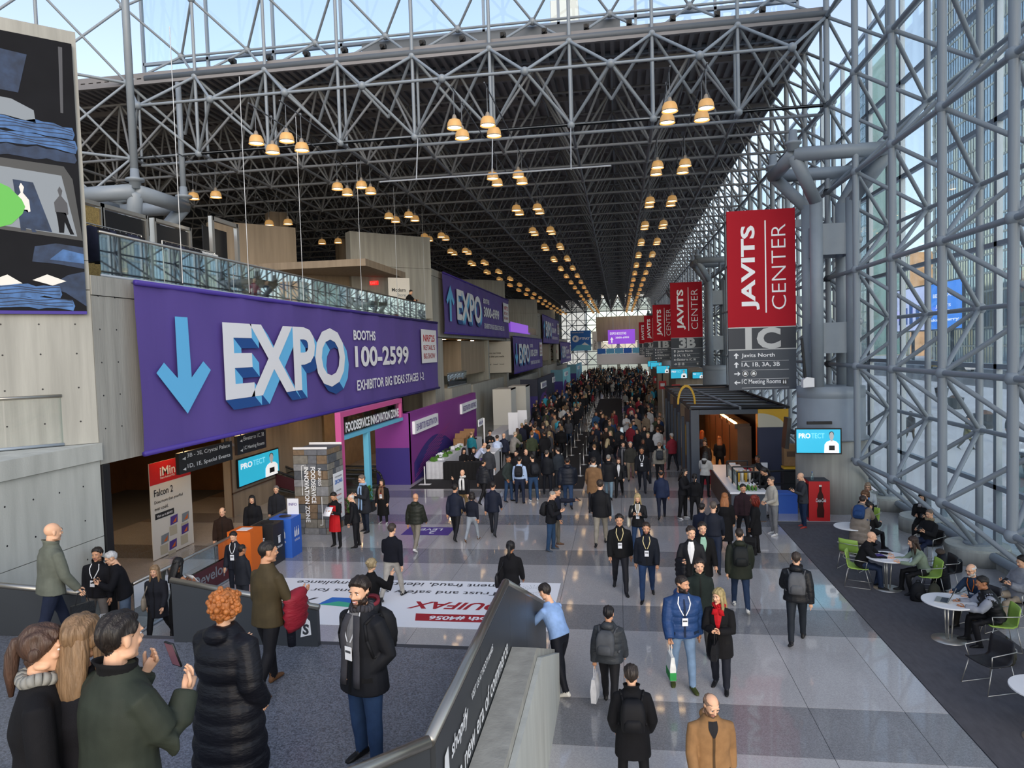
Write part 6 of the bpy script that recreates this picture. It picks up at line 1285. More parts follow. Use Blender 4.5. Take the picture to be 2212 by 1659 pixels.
def finish(p, r):
    j, jb, jt, fn, hnd, th = r; lo = p['lod'] > 0; s = j['s']; face = p.get('face', 0)*D2R
    V, F, M = body_concat(j, jb['V'], jb['F'], jb['M'], hnd, p, lo)
    mats = [skin(p.get('skin', 0)), cloth(p['bot'], 'denim' if p.get('jeans') else 'suit'), cloth(p.get('shoes', '1a1a1c'), 'shoe'), MT['wprint'], mat('eye_dark', '241a16', .3), mat(f'lip_{p.get("skin", 0)}', ['b5776c', 'a0675c', '84493f', '5d352d', 'b0705f'][p.get('skin', 0)], .5)]
    o = obj('person', mk('person', V, F, M, mats), None, p['loc'], (0, 0, face)); tag(o, p['label'], 'person', p.get('group'))
    kind, col = p['top'][:2]; obj(CLN[kind], mk(CLN[kind], jt['V'], jt['F'], jt['M'], [cloth(col, CLM.get(kind, 'wool')), cloth(p.get('sleeves') or col, 'wool')]), o)
    W = lambda t, a, off=0: surf(j, fn, t, a, off)
    if p.get('collar'):
        mb = MB(); R_ = []
        for t_, r_, dy in ((.49, .105, 0), (.53, .098, 0), (.57, .100, .004), (.605, .112, .012), (.60, .098, .01), (.55, .085, 0)):
            cc = j['pel']+j['u']*t_*s+j['f']*dy; R_.append(np.array([cc+(j['e']*r_*math.sin(v)+j['f']*(r_*.95*math.cos(v)))*s-j['u']*.02*(1-math.cos(v))*s for v in np.arange(20)*PI/10]))
        mb.loft(R_, cap=False); mb.build('collar', cloth(p.get('collar2') or p['top'][1], 'wool'), o, True)
    hk = p.get('hair', ('short', '2a201a'))
    if hk[0] != 'bald':
        hm = hair_mesh(hk[0], lo); obj('hair', mk('hair', place(np.array(hm.v), j['hR'], j['head'], s*p.get('hs', 1.05)), hm.f, None, [hairm(hk[1])]), o)
    loc, rot = p['loc'], (0, 0, face); lab = p['label']
    if kind in ('jacket', 'coat', 'puffer', 'parka', 'long', 'suit') and abs(((p.get('face', 0)+180) % 360)-180) < 100 and p['lod'] < 2 and p.get('pose') not in ('sit', 'sitlean', 'sitback'):
        hem = TOPS[kind][0]; mb = MB(); ts = np.linspace(.5 if kind != 'suit' else .2, hem+.03, 12); off = .012 if TOPS[kind][2] else .006
        dk = ''.join('%02x' % int(int(col[i:i+2], 16)*.55) for i in (0, 2, 4))
        for t0, t1 in zip(ts[:-1], ts[1:]): mb.poly([W(t0, -.06, off), W(t1, -.06, off), W(t1, .06, off), W(t0, .06, off)])
        mb.build('placket', cloth(dk, 'suit'), o, True); mb = MB()
        for sg in (-1, 1):
            t0 = max(hem+.1, -.04); mb.poly([W(t0, sg*.55, off+.004), W(t0-.045, sg*.55, off+.006), W(t0-.045, sg*1.0, off+.006), W(t0, sg*1.0, off+.004)])
            mb.build('pocket_flap', cloth(dk, 'suit'), o, True); mb = MB()
    for x in p.get('ex', ()):
        a = x.split(':'); c = a[1] if len(a) > 1 else '202024'
        if a[0] == 'beard': bm = beard_mb(lo); obj('beard', mk('beard', place(np.array(bm.v), j['hR'], j['head'], s*1.05), bm.f, None, [hairm(c)]), o)
        elif a[0] == 'glasses':
            mb = MB()
            for sg in (-1, 1):
                mb.path([(sg*.031+.021*math.cos(t), -.099, .012+.016*math.sin(t)) for t in np.arange(0, 6.5, .7)], .0026, 5); mb.tube((sg*.05, -.098, .016), (sg*.078, .0, .016), .0025, 5)
            mb.tube((-.011, -.1, .016), (.011, -.1, .016), .0025, 5); obj('glasses', mk('glasses', place(np.array(mb.v), j['hR'], j['head'], s*1.05), mb.f, None, [MT['black']]), o)
        elif a[0] == 'smile':
            mb = MB(); mb.ell((0, -.0945, -.0565), (.0175, .005, .0042), 0, 10, 6); obj('teeth', mk('teeth', place(np.array(mb.v), j['hR'], j['head'], s*1.05), mb.f, None, [MT['wprint']]), o)
        elif a[0] == 'lining':
            cc = j['pel']+j['u']*.535*s+j['f']*.10*s; mb = MB(); R_ = []
            for q_, zz in ((.095, .0), (.112, .04), (.105, .075), (.075, .055)): R_.append(np.array([cc+(j['e']*math.sin(v)*q_+j['f']*math.cos(v)*q_*.75)*s+j['u']*(zz*(.35+.65*(.5+.5*math.cos(v))))*s for v in np.arange(20)*PI/10]))
            mb.loft(R_, cap=False); mb.build('hood_lining', cloth(c, 'wool'), o, True)
        elif a[0] == 'badge':
            mb = MB(); 
            for sg in (-1, 1):
                pts = [W(t, sg*(.62-.58*k), .016) for t, k in ((.53, 0), (.44, .35), (.36, .65), (.27, .95))]
                for q0, q1 in zip(pts[:-1], pts[1:]): d = j['e']*.009; mb.poly([q0-d, q0+d, q1+d, q1-d])
            mb.build('lanyard', cloth(c, 'suit'), o)
            b0 = W(.17, 0, .03); e, u, f = j['e']*.045, j['u']*.065, j['f']*.006; mb = MB(); mb.prism([b0-e-u, b0+e-u, b0+e+u, b0-e+u], f); bb = mb.build('badge', MT['wprint'], o); mb = MB(); mb.poly([b0-e*.8-f*.5+u*.1, b0+e*.8-f*.5+u*.1, b0+e*.8-f*.5+u*.45, b0-e*.8-f*.5+u*.45]); mb.build('print', MT['slogan'], bb)
        elif a[0] == 'scarf':
            mb = MB(); c0 = j['pel']+j['u']*.545*s; ring = [c0+(j['e']*math.sin(t)*.085+j['f']*math.cos(t)*.085)*s+j['u']*.01*math.sin(3*t) for t in np.arange(0, 2*PI, PI/9)]
            for i in range(len(ring)): mb.tube(ring[i], ring[(i+1) % len(ring)], .036*s, 8)
            ln = float(a[2]) if len(a) > 2 else .05
            for sg in (-1, 1):
                R_ = []
                for t in np.arange(.5, ln-.02, -.09): q = W(t, sg*.34, .014); R_.append(np.array([q+j['e']*.045*math.cos(v)-j['f']*.016*math.sin(v) for v in np.arange(8)*PI/4]))
                if len(R_) > 1: mb.loft(R_)
            mb.build('scarf', cloth(c), o, True)
        elif a[0] == 'shirt':
            mb = MB(); L_, R_ = [], []
            tb = float(a[2]) if len(a) > 2 else .16
            for t in np.linspace(.53, tb, 7): k = (t-tb)/(.53-tb); L_.append(W(t, -.05-.42*k, .008)); R_.append(W(t, .05+.42*k, .008))
            for i in range(6):
                m0, m1 = W(np.linspace(.53, tb, 7)[i], 0, .011), W(np.linspace(.53, tb, 7)[i+1], 0, .011); mb.poly([L_[i], L_[i+1], m1, m0]); mb.poly([m0, m1, R_[i+1], R_[i]])
            mb.build('shirt_front', cloth(c, 'suit'), o, True)
        elif a[0] == 'apron':
            mb = MB(); ts = np.linspace(.42, -.42, 14)
            for t0, t1 in zip(ts[:-1], ts[1:]):
                for k in range(6):
                    def an(t, k): w_ = .55 if t > .18 else 1.15; return -w_+2*w_*k/6
                    mb.poly([W(t0, an(t0, k), .022), W(t1, an(t1, k), .022), W(t1, an(t1, k+1), .022), W(t0, an(t0, k+1), .022)])
            mb.build('apron', cloth(c, 'suit'), o, True); mb = MB(); mb.poly([W(.16, -.22, .03), W(.12, -.22, .03), W(.12, .22, .03), W(.16, .22, .03)]); mb.build('apron_print', MT['wprint'], o)
        elif a[0] == 'pack':
            t = tag(empty('backpack', loc, face), f'{a[2]} backpack worn by {p["who"]}', 'backpack'); cc = j['pel']+j['u']*.27*s; back = th*s; prof = []
            for t_, w_, d0, d1 in ((-.2, .10, .02, .10), (-.17, .145, .0, .17), (-.05, .155, .0, .19), (.08, .15, .0, .175), (.16, .13, .0, .14), (.205, .08, .02, .09)):
                yb = .118*s+back; prof.append(np.array([cc+j['u']*t_*s+j['e']*w_*s*np.sign(math.cos(v))*abs(math.cos(v))**.5+j['f']*(yb+(d0+d1)/2*s+(d1-d0)/2*s*np.sign(math.sin(v))*abs(math.sin(v))**.5) for v in np.arange(16)*PI/8]))
            MB().loft(prof).build('body', cloth(c, 'suit'), t, True); pk = []
            for t_, w_, d1 in ((-.17, .09, .17), (-.15, .11, .215), (-.05, .11, .22), (.0, .09, .19)): pk.append(np.array([cc+j['u']*t_*s+j['e']*w_*s*math.cos(v)+j['f']*(.118*s+back+.15*s+(d1-.15)*s*(.5+.5*math.sin(v))) for v in np.arange(12)*PI/6]))
            MB().loft(pk).build('pocket', cloth(c, 'suit'), t, True)
            for sg in (-1, 1):
                mb = MB(); pts = [W(.40, PI-sg*.5, .03), W(.47, PI-sg*.9, .02), W(.485, sg*1.4, .02), W(.44, sg*.75, .018), W(.3, sg*.8, .016), W(.14, sg*1.1, .014), W(.1, PI-sg*.9, .02)]
                for q0, q1 in zip(pts[:-1], pts[1:]): mb.tube(q0, q1, .016, 6)
                mb.build('strap', cloth(c, 'suit'), t, True)
        elif a[0] in ('tote', 'bag'):      # hangs from a hand (tote:colour:words:side) 
            sg = -1 if len(a) > 3 and a[3] == 'R' else 1; hd = [h_ for h_ in hnd if h_[0] == sg][0]; c0 = hd[1]+hd[2]*.08; t = tag(empty('tote_bag' if a[0] == 'tote' else 'handbag', loc, face), f'{a[2]} carried by {p["who"]}', 'bag'); hh = .38 if a[0] == 'tote' else .26; w_ = .15
            mb = MB(); z0 = c0[2]-.16; mb.loft([np.array([(c0[0]+dx*k, c0[1]+dy*q, zz) for dx, dy in ((-.04, -w_), (.04, -w_), (.04, w_), (-.04, w_))]) for zz, k, q in ((z0-hh, 1, .95), (z0-hh*.5, 1.2, 1), (z0, .6, 1))]); mb.build('body', cloth(c, 'leather' if a[0] == 'bag' else 'suit'), t)
            mb = MB(); mb.path([(c0[0], c0[1]-.09, z0), (c0[0], c0[1]-.05, c0[2]), (c0[0], c0[1]+.05, c0[2]), (c0[0], c0[1]+.09, z0)], .007, 6); mb.build('handle', cloth(c, 'suit'), t)
            if len(a) > 4: mb = MB(); mb.loft([np.array([(c0[0]+dx*1.25, c0[1]+dy*1.02, zz) for dx, dy in ((-.04, -w_), (.04, -w_), (.04, w_), (-.04, w_))]) for zz in (z0-hh*.98, z0-hh*.65)]); mb.build('band', cloth(a[4], 'suit'), t)
        elif a[0] == 'shoulder':
            sg = -1 if len(a) > 3 and a[3] == 'R' else 1; t = tag(empty('shoulder_bag', loc, face), f'{a[2]} hanging from the shoulder of {p["who"]}', 'bag'); b0 = W(-.02, sg*1.75, .09); mb = MB(); mb.loft([np.array([b0+j['f']*.15*k*s*math.cos(v)+j['e']*.055*math.sin(v)*q+np.array([0, 0, zz]) for v in np.arange(10)*PI/5]) for zz, k, q in ((-.16, .9, .8), (-.1, 1.05, 1.1), (.05, 1, 1), (.12, .8, .5))]); mb.build('body', cloth(c, 'leather'), t, True)
            mb = MB(); mb.path([b0+j['f']*.1+np.array([0, 0, .1]), W(.3, PI-sg*.8, .03), W(.487, sg*1.5, .025), W(.3, sg*.9, .03), b0-j['f']*.1+np.array([0, 0, .1])], .011, 6); mb.build('strap', cloth(c, 'leather'), t)
        elif a[0] == 'phone':
            hd = hnd[0]; c0 = hd[1]+hd[2]*.1+np.array([-.03, 0, .03]) if len(a) < 3 else hnd[1][1]+hnd[1][2]*.1+np.array([.03, 0, .04]); vert = p.get('pose') == 'photo'
            if vert: c0 = (hnd[0][1]+hnd[0][2]*.1+hnd[1][1]+hnd[1][2]*.1)/2+np.array([0, -.0, .05])
            t = tag(empty('phone', loc, face), f'phone held by {p["who"]}', 'phone'); R = Matrix.Rotation(-.3 if vert else -1.0, 3, 'X'); mb = MB(); mb.box((-.038, -.005, -.075), (.038, .005, .075)); v = place(np.array(mb.v), R, c0, 1); obj('case', mk('case', v, mb.f, None, [MT['black']]), t); mb = MB(); mb.poly([(.035, .0056, -.07), (-.035, .0056, -.07), (-.035, .0056, .07), (.035, .0056, .07)]); obj('display', mk('display', place(np.array(mb.v), R, c0, 1), mb.f, None, [mat('phone_display', '6a4a58', .3, emit=.35)]), t)
        elif a[0] == 'paper':
            c0 = (hnd[0][1]+hnd[0][2]*.1+hnd[1][1]+hnd[1][2]*.1)/2; R = Matrix.Rotation(-.7, 3, 'X'); mb = MB(); mb.box((-.12, -.001, -.15), (.12, .001, .15)); t = tag(obj('paper_sheet', mk('paper_sheet', place(np.array(mb.v), R, c0, 1), mb.f, None, [MT['wprint']]), None, loc, rot), f'white paper held by {p["who"]}', 'paper')
        elif a[0] == 'jacketarm':     # a coat carried over the forearm
            sh, el, wr, d2 = j['arm']['aR' if len(a) > 3 else 'aL']; m0 = (el+wr)/2; t = tag(empty('carried_coat', loc, face), f'{a[2]} carried over the arm of {p["who"]}', 'coat'); mb = MB()
            mb.loft([np.array([m0+nrm(wr-el)*(.2*k*math.cos(v))+j['e']*(.09*q*math.sin(v))+np.array([0, 0, zz]) for v in np.arange(12)*PI/6]) for zz, k, q in ((.07, .4, .4), (.05, .8, .85), (.0, 1, 1.15), (-.05, .86, .95), (-.1, 1.02, 1.2), (-.15, .88, .98), (-.2, 1.05, 1.2), (-.25, .9, .95), (-.3, 1.02, 1.05), (-.36, .8, .85), (-.4, .75, .6))]); mb.build('body', cloth(c, 'down'), t, True); mb = MB(); limb(mb, [m0+np.array([0, 0, -.05]), m0+np.array([.05, .05, -.3]), m0+np.array([.06, .03, -.62])], [.06, .06, .05]); mb.build('sleeve', cloth('20222c', 'down'), t, True)
    return o
# ------------------------------------------------------------------ the people (pixel of the feet, pixel row of the head top)
K, NV, DG, GY, BR = '16161a', '1a2133', '262b28', '4a4c50', '3a2a22'
def p(px, py, yt, face, pose, top, bot, hair, label, who=None, **k):
    person(px, py, yt, face=face, pose=pose, top=top, bot=bot, hair=hair, label=label, who=who or label.split(' standing')[0].split(' walking')[0], **k)
# on the stair and landing
def near(px, yt, z, h): return G(px, yt, z+h)
p(0, 0, 0, 128, 'stand', ('coat', '121216'), K, ('pony', '4a352a'), 'woman with brown ponytail and checked scarf in black coat at the lower left corner', 'the ponytailed woman', fem=1, at=near(72, 1362, 2.59, 1.64), z=2.59, h=1.64, lod=0, ex=('scarf:8f8f8a:.42',), po=dict(hy=-15))
p(0, 0, 0, 176, 'stand', ('sweater', '14141a'), 'b8a594', ('long', '7d6348'), 'woman with long brown to blond hair in black top and beige skirt', 'the long-haired woman', fem=1, at=near(162, 1342, 2.59, 1.66), z=2.59, h=1.66, lod=0, lw=1.4)
p(0, 0, 0, 158, 'photo', ('parka', '2f352d'), K, ('short', '1f1814'), 'man in dark green parka with black collar raising a phone to photograph the hall', 'the man in the green parka', at=near(240, 1337, 2.59, 1.72), z=2.59, h=1.72, lod=0, collar=1, collar2='121214', ex=('phone',), hood=False, po=dict(hy=2, aL=(30, 12, 116, 42), aR=(24, 12, 118, 36)), grip=.9, grip2=1, w=1.08)
p(0, 0, 0, 168, 'pockets', ('longpuffer', '14151c'), K, ('curly', 'b06a34'), 'woman with ginger curls in long black puffer coat on the stair', 'the ginger woman', fem=1, at=near(482, 1285, 2.08, 1.70), z=2.08, h=1.70, lod=0, skin=0, w=1.12, po=dict(aL=(20, 14, 95, 40)))
p(585, 1487, 1175, 160, 'carry', ('suit', '443a26'), '15151a', ('crop', '1c1612'), 'man in olive brown blazer and black trousers holding a red coat on the landing', 'the man in the olive blazer', z=LZ, lod=0, skin=1, shoes='6b4a30', ex=('jacketarm:8c2230:red puffer coat:R',), po=dict(aL=(4, 10, 16, 8), aR=(12, 16, 84, 12), hy=-25))
p(795, 1650, 1255, -26, 'pockets', ('parka', '14161c'), '2c4468', ('short', '241a15'), 'smiling bearded man in black parka, striped scarf and jeans on the landing', 'the smiling bearded man', z=LZ, lod=0, skin=0, jeans=1, hood=1, w=1.06, ex=('beard:2a1d17', 'scarf:3c3c42:-.12', 'shirt:6f6f72:.1', 'badge:c9ccd2', 'pack:17181c:black', 'lining:6a2530', 'smile'), po=dict(hy=14, hp=4, aL=(-14, 12, 64, 48), aR=(-14, 12, 64, 48)), lw=1.25)
p(118, 1405, 1130, 152, 'walk', ('jacket', '62665c'), '1a2236', ('bald', ''), 'bald man in grey green jacket and dark jeans crossing the landing', 'the bald man in grey green', at=G(118, 1405, LZ), z=LZ, lod=0, w=1.12, skin=0, jeans=1, collar=1, ex=('bag:1b1d20:black document case:R',), po=dict(aL=(2, 10, 14, 5), aR=(10, 12, 24, 5)))
# beyond the landing edge
p(215, 1378, 1186, 12, 'stand', ('jacket', '17181e'), '6e6a68', ('short', '1d1714'), 'man with white lanyard in black jacket and grey trousers beside the slanted wall', lod=1, skin=1, ex=('badge:dfe2e6',), w=1.1, collar=1, po=dict(side=6))
p(275, 1378, 1190, -55, 'phone', ('jacket', '121319'), '55657a', ('short', 'b9b9ba'), 'grey haired man in sunglasses and black jacket studying his phone', 'the grey haired man', lod=1, jeans=1, shoes='5c5340', w=1.05, ex=('glasses', 'phone'), po=dict(lean=16))
p(388, 1392, 1178, 165, 'phone', ('dress', '0f0f12'), K, ('long', '0e0d0e'), 'woman with long black hair in sleeveless black dress holding a sheet', 'the woman in the sleeveless dress', fem=1, lod=1, skin=2, h=1.70, legmat=1, ex=('paper',))
p(345, 1384, 1220, 10, 'walk2', ('coat', '22242c'), '131316', ('long', '8d7355'), 'blond woman in dark quilted coat coming up with a beige shoulder bag', 'the blond woman in quilted coat', fem=1, lod=1, ex=('shoulder:8f8678:beige crossbody bag:R',))
p(512, 1290, 1168, 5, 'stand', ('suit', '1a1e29'), '1a1e29', ('short', '1a1512'), 'man in dark suit with lanyard half hidden by the olive blazer', lod=1, skin=0, ex=('badge:dfe2e6', 'shirt:1a1a1f'), po=dict(hp=18))
p(527, 1330, 1210, 160, 'stand', ('suit', '20232b'), '20232b', ('crop', '1c1614'), 'dark haired man just behind the olive blazer, only his head showing', lod=1, skin=2)
for px, py, yt, c, hr, lb in ((482, 1245, 1133, '2b1d16', ('fringe', '1d1714'), 'balding man in brown jacket behind the glass balustrade'), (546, 1210, 1105, '17181d', ('long', '141112'), 'woman with long black hair behind the recycling bins'), (598, 1180, 1085, '23252c', ('short', '6b6460'), 'man in dark suit deepest behind the glass balustrade')):
    q = PX(px, yt, -10.6); p(px, py, yt, 20, 'stand', ('jacket', c), K, hr, lb, lod=1, at=np.array([q[0], q[1], 0]), h=1.62, fem=1 if 'woman' in lb else 0)
# middle of the floor
p(728, 1181, 1065, -12, 'phone', ('apron', '141417'), '141417', ('short', '17130f'), 'man in red apron reading a paper by the stone column', lod=1, skin=1, ex=('apron:b3151d', 'paper'), po=dict(hp=28))
p(771, 1181, 1070, -80, 'stand', ('suit', '121318'), '121318', ('fringe', 'c4c2be'), 'white haired man in black suit facing the red apron', lod=1, ex=('shirt:cfd3d8', ), po=dict(lean=10, hp=14))
p(790, 1149, 1028, -38, 'phone', ('coat', '24262c'), '1c2433', ('short', '6a5e52'), 'man in glasses with long pale blue scarf looking at his phone', 'the man with the blue scarf', lod=1, ex=('scarf:93b3d8:-.25', 'glasses', 'phone'))
p(829, 1131, 1040, -5, 'stand', ('long', '0f0f12'), K, ('bob', '221814'), 'woman in long black coat with brown scarf and grey trainers', fem=1, lod=1, shoes='a8aaac', ex=('scarf:7a5c48:.0', 'badge:b33a3a'))
p(900, 1188, 1066, 172, 'walk', ('puffer', '23261f'), '7d776c', ('bald', ''), 'man in dark green puffer, beige cargo trousers and white trainers', lod=1, skin=1, shoes='d8d8d8')
p(850, 1293, 1132, 172, 'walk2', ('sweater', '10121c'), 'a19d95', ('short', '3a302a'), 'man in navy sweater and pale trousers walking over the floor sticker', lod=1, w=1.08, po=dict(aL=(18, 12, 70, 20)))
p(806, 1398, 1212, 160, 'call', ('coat', '101013'), '101013', ('bun', '9c8a68'), 'blond woman with pinned up hair all in black making a call', fem=1, lod=1, lw=1.5)
p(1106, 1336, 1170, 176, 'walk', ('jacket', '111115'), '2a3444', ('pony', '131011'), 'woman with black ponytail in black jacket carrying a tote over the shoulder', 'the woman with the black ponytail', fem=1, lod=1, skin=2, jeans=1, ex=('shoulder:1d1d20:black leather tote',))
p(1212, 1492, 1270, -128, 'lean', ('sweater', '86a6d6'), '12151f', ('short', '1e1713'), 'man in light blue sweater leaning over the end of the parapet', 'the man in the blue sweater', lod=0, h=1.76, shoes='d5d3cc', skin=0, po=dict(L=(-12, 10, 5), R=(16, 22, 5), lean=26, hp=22), ex=('bag:131316:black soft bag',))
p(1318, 1527, 1312, 172, 'walk', ('puffer', '33373c'), '17171b', ('short', '141012'), 'man in dark grey puffer with grey backpack and white tote', 'the man in the dark grey puffer', lod=0, skin=1, ex=('pack:4a4d52:grey', 'tote:d5d6da:white flat tote'), po=dict(twist=-4))
p(0, 0, 0, 182, 'pockets', ('coat', '0e0f14'), '0e0f14', ('short', '2c241f'), 'man in black coat with black backpack in the lower centre', 'the man in the black coat', at=np.array([.06, 8.62, 0]), h=1.68, lod=0, collar=1, ex=('pack:101116:black',))
p(0, 0, 0, 8, 'walk', ('coat', '8f6c48'), '2a2622', ('fringe', '7a6252'), 'balding man in camel duffle coat looking down at the bottom edge', 'the man in the camel coat', at=np.array([.93, 8.1, 0]), h=1.69, lod=0, hood=1, w=1.14, skin=0, po=dict(hp=24, hy=14), ex=('shirt:1a1b20:.36', 'beard:6b5140'))
p(1476, 1486, 1246, 8, 'walk', ('puffer', '24406e'), '6f88a6', ('crop', '211813'), 'man in blue puffer jacket and light jeans with white and green bag', 'the man in the blue puffer', lod=0, jeans=1, skin=1, w=1.12, shoes='38401c', ex=('badge:dfe2e6', 'tote:dcdedc:white shopping bag with green base:R:2f8f4a', 'beard:211813'), po=dict(hy=45, L=(10, 6, 3), R=(-8, 8, 3)))
p(1557, 1489, 1274, -18, 'walk2', ('coat', '121215'), '191c27', ('long', '9b8a5e'), 'blond woman in black coat with red scarf and wide trousers', 'the blond woman in red scarf', fem=1, lod=0, lw=1.25, ex=('shirt:b3141f:.1', 'scarf:b3141f:.4', 'bag:1d1d20:small black bag'), po=dict(aL=(14, 8, 82, 50), aR=(14, 8, 82, 50), hy=-25, L=(8, 6, 2), R=(-8, 8, 2)))
p(1512, 1407, 1204, 5, 'walk', ('jacket', '1d2624'), '3b3b3a', ('short', '241b16'), 'man in dark green waxed jacket just behind the blue puffer', lod=1, skin=0, collar=1)
p(1496, 1322, 1138, -8, 'carry', ('suit', '191b20'), '191b20', ('short', '2a1f19'), 'young man in open white shirt and black suit carrying coat and bag', 'the young man in white shirt', lod=1, ex=('shirt:e4e6e8:.1', 'jacketarm:14151c:dark navy coat:R'), po=dict(hy=20, aR=(10, 14, 88, 30), aL=(10, 12, 70, 30)))
p(1518, 1300, 1126, 8, 'walk2', ('coat', '121316'), '17181c', ('short', '1f1815'), 'man in black overcoat with mint lanyard behind the young man in white shirt', lod=1, ex=('shirt:8fb8a6:.15',))
p(1341, 1277, 1109, 2, 'walk', ('jacket', '101114'), '1a1b22', ('short', '171210'), 'man in black down jacket with badge walking toward the stair', lod=1, skin=1, ex=('badge:c7b98a',))
p(1399, 1293, 1127, -2, 'walk2', ('jacket', '171c26'), '22385c', ('short', '2a1f18'), 'bearded man in navy jacket and blue jeans beside the down jacket walker', lod=1, skin=1, jeans=1, ex=('badge:c7b98a', 'beard:2a1f18'))
p(1380, 1192, 1072, -5, 'phone', ('suit', '15161a'), '2f4566', ('long', 'a89468'), 'blond woman in black blazer and jeans with white badge', 'the blond woman in black blazer', fem=1, lod=1, jeans=1, h=1.6, ex=('badge:dfe2e6', 'shirt:9c9484:.1', 'shoulder:c6bfae:canvas shoulder bag:R'))
p(1299, 1177, 1036, 178, 'walk2', ('suit', '0f1015'), '8a8478', ('short', '2f2620'), 'man in black jacket and khaki trousers walking away in the middle of the floor', lod=1, w=1.05)
p(1192, 1189, 1064, 78, 'phone', ('jacket', '121318'), '27405e', ('crop', '86827c'), 'grey haired man in black jacket with backpack posing for a selfie', 'the grey haired selfie man', lod=1, jeans=1, h=1.66, shoes='3b4552', ex=('pack:17181c:black',))
p(1203, 1179, 1053, 82, 'selfie', ('jacket', '1a1e2c'), '5d5a52', ('crop', '1f1814'), 'man with outstretched arm taking the selfie', 'the selfie taker', lod=1, h=1.66, skin=1, shoes='5a4030', ex=('phone',))
p(985, 1166, 1046, 172, 'walk', ('suit', '171d2e'), '14151a', ('short', '1b1614'), 'man in navy blazer and black trousers, left of three walking away together', lod=2, skin=1)
p(1021, 1169, 1064, 170, 'walk2', ('sweater', '161a26'), '8b939c', ('bob', '1c1413'), 'woman in dark top and pale jeans between two men in navy suits', fem=1, lod=2, jeans=1, skin=1, shoes='6b4a30')
p(1067, 1156, 1041, 178, 'walk', ('suit', '141a2b'), '23262e', ('short', '1b1614'), 'man in navy suit, right of three walking away together', lod=2, skin=1)
p(1003, 1112, 1016, -12, 'call', ('jacket', '131317'), '7a6645', ('bald', ''), 'bald man with white scarf and tan trousers on the phone', lod=2, ex=('scarf:d8d8d6:.0',))
p(1045, 1088, 993, 150, 'walk', ('puffer', '22242a'), '141417', ('crop', '1b1614'), 'man in dark puffer jacket striding past the black drape', lod=2, skin=1)
p(1057, 1056, 963, 176, 'stand', ('suit', '34363c'), '272a33', ('short', '1d1714'), 'man in grey suit jacket waiting at the registration counter', lod=2)
p(1100, 1083, 986, 60, 'pockets', ('jacket', '2b3433'), '2b4160', ('crop', '1d1714'), 'man in dark green jacket and jeans chatting beside the light blue shirt', lod=2, jeans=1, skin=2)
p(1124, 1087, 988, 178, 'stand', ('shirt', 'a9c0e2'), '182136', ('short', '1b1613'), 'man in light blue shirt with black backpack', 'the man in the light blue shirt', lod=2, ex=('pack:1a1b20:black',), w=1.05)
p(1153, 1082, 983, -150, 'stand', ('sweater', '15161b'), '2c4566', ('short', '1b1613'), 'man in black hoodie, jeans and white trainers with backpack', 'the man in black hoodie', lod=2, jeans=1, shoes='e2e2e2', ex=('pack:202228:black',))
p(1118, 1062, 975, -10, 'stand', ('jacket', '1b1c20'), K, ('crop', '2b211c'), 'bearded man facing the light blue shirt wearer', lod=2, ex=('beard:2b211c', 'glasses'))
p(1138, 1060, 972, 20, 'stand', ('coat', '1a1a1e'), K, ('fringe', '6b5d52'), 'older man in black coat behind the black hoodie', lod=2)
p(1183, 1067, 974, 172, 'stand', ('suit', '15181f'), '1a1d26', ('crop', '4a4440'), 'man in black suit with his back turned beside the navy puffer', lod=2)
p(1208, 1060, 968, -140, 'stand', ('jacket', '2a3038'), '22262e', ('short', '1f1815'), 'man in blue grey jacket turned sideways in the queue mouth', lod=2)
p(1228, 1097, 988, 182, 'walk', ('puffer', '141925'), '2a3f5e', ('crop', '1b1513'), 'large man in navy puffer and jeans walking away at the carpet corner', lod=2, jeans=1, w=1.2, skin=2)
p(1284, 1104, 988, 178, 'walk2', ('coat', '7a5c40'), '1c1c22', ('short', '231b17'), 'man in camel coat walking away ahead of the khaki trousers', lod=2, ex=('scarf:cfcdc8:.5',))
p(1316, 1078, 982, 176, 'walk', ('parka', '15161b'), '6f8796', ('crop', '8a8680'), 'man in black parka and pale jeans walking away', lod=2)
p(1338, 1073, 988, -4, 'walk2', ('suit', '131418'), '131418', ('bob', '3a231c'), 'woman in black trouser suit and white top walking nearer', fem=1, lod=2, lw=1.3, ex=('shirt:d6d8dc:.02',))
p(1388, 1062, 965, -4, 'walk', ('jacket', '15171d'), '171a24', ('short', '17120f'), 'young man with white lanyard holding a tablet, coat over his arm', 'the young man with lanyard', lod=2, skin=2, ex=('badge:e6e8ea', 'jacketarm:131418:black coat'))
p(1363, 1037, 953, 4, 'walk2', ('jacket', '34332f'), '7a6f5e', ('crop', 'a5a29d'), 'grey haired man in charcoal jacket and beige trousers', lod=2)
p(1347, 1030, 957, 10, 'walk', ('coat', '1f2127'), '1f2127', ('short', '1d1715'), 'man in dark coat with long grey scarf', lod=2, ex=('scarf:6f6f72:-.3',))
p(1426, 1042, 955, 178, 'walk', ('jacket', '7d7a72'), '17181c', ('crop', '7a6a60'), 'man in beige grey jacket with dark backpack near the kiosk wall', 'the man in beige grey jacket', lod=2, ex=('pack:2c3036:dark',))
p(1430, 1120, 1016, 180, 'walk2', ('suit', '1a2540'), '141a2c', ('fringe', '1d1715'), 'balding man in blue suit walking toward the kiosk', lod=2, skin=2)
p(1476, 1120, 1013, 60, 'phone', ('jacket', '151519'), '121215', ('long', '15110f'), 'woman with long dark hair in black leather jacket on her phone', fem=1, lod=2, shoes='d6d6d6', lw=1.3)
p(1502, 1124, 1026, 170, 'stand', ('sweater', '111114'), '121215', ('pony', '141010'), 'woman in black with black ponytail waiting at the counter', fem=1, lod=2)
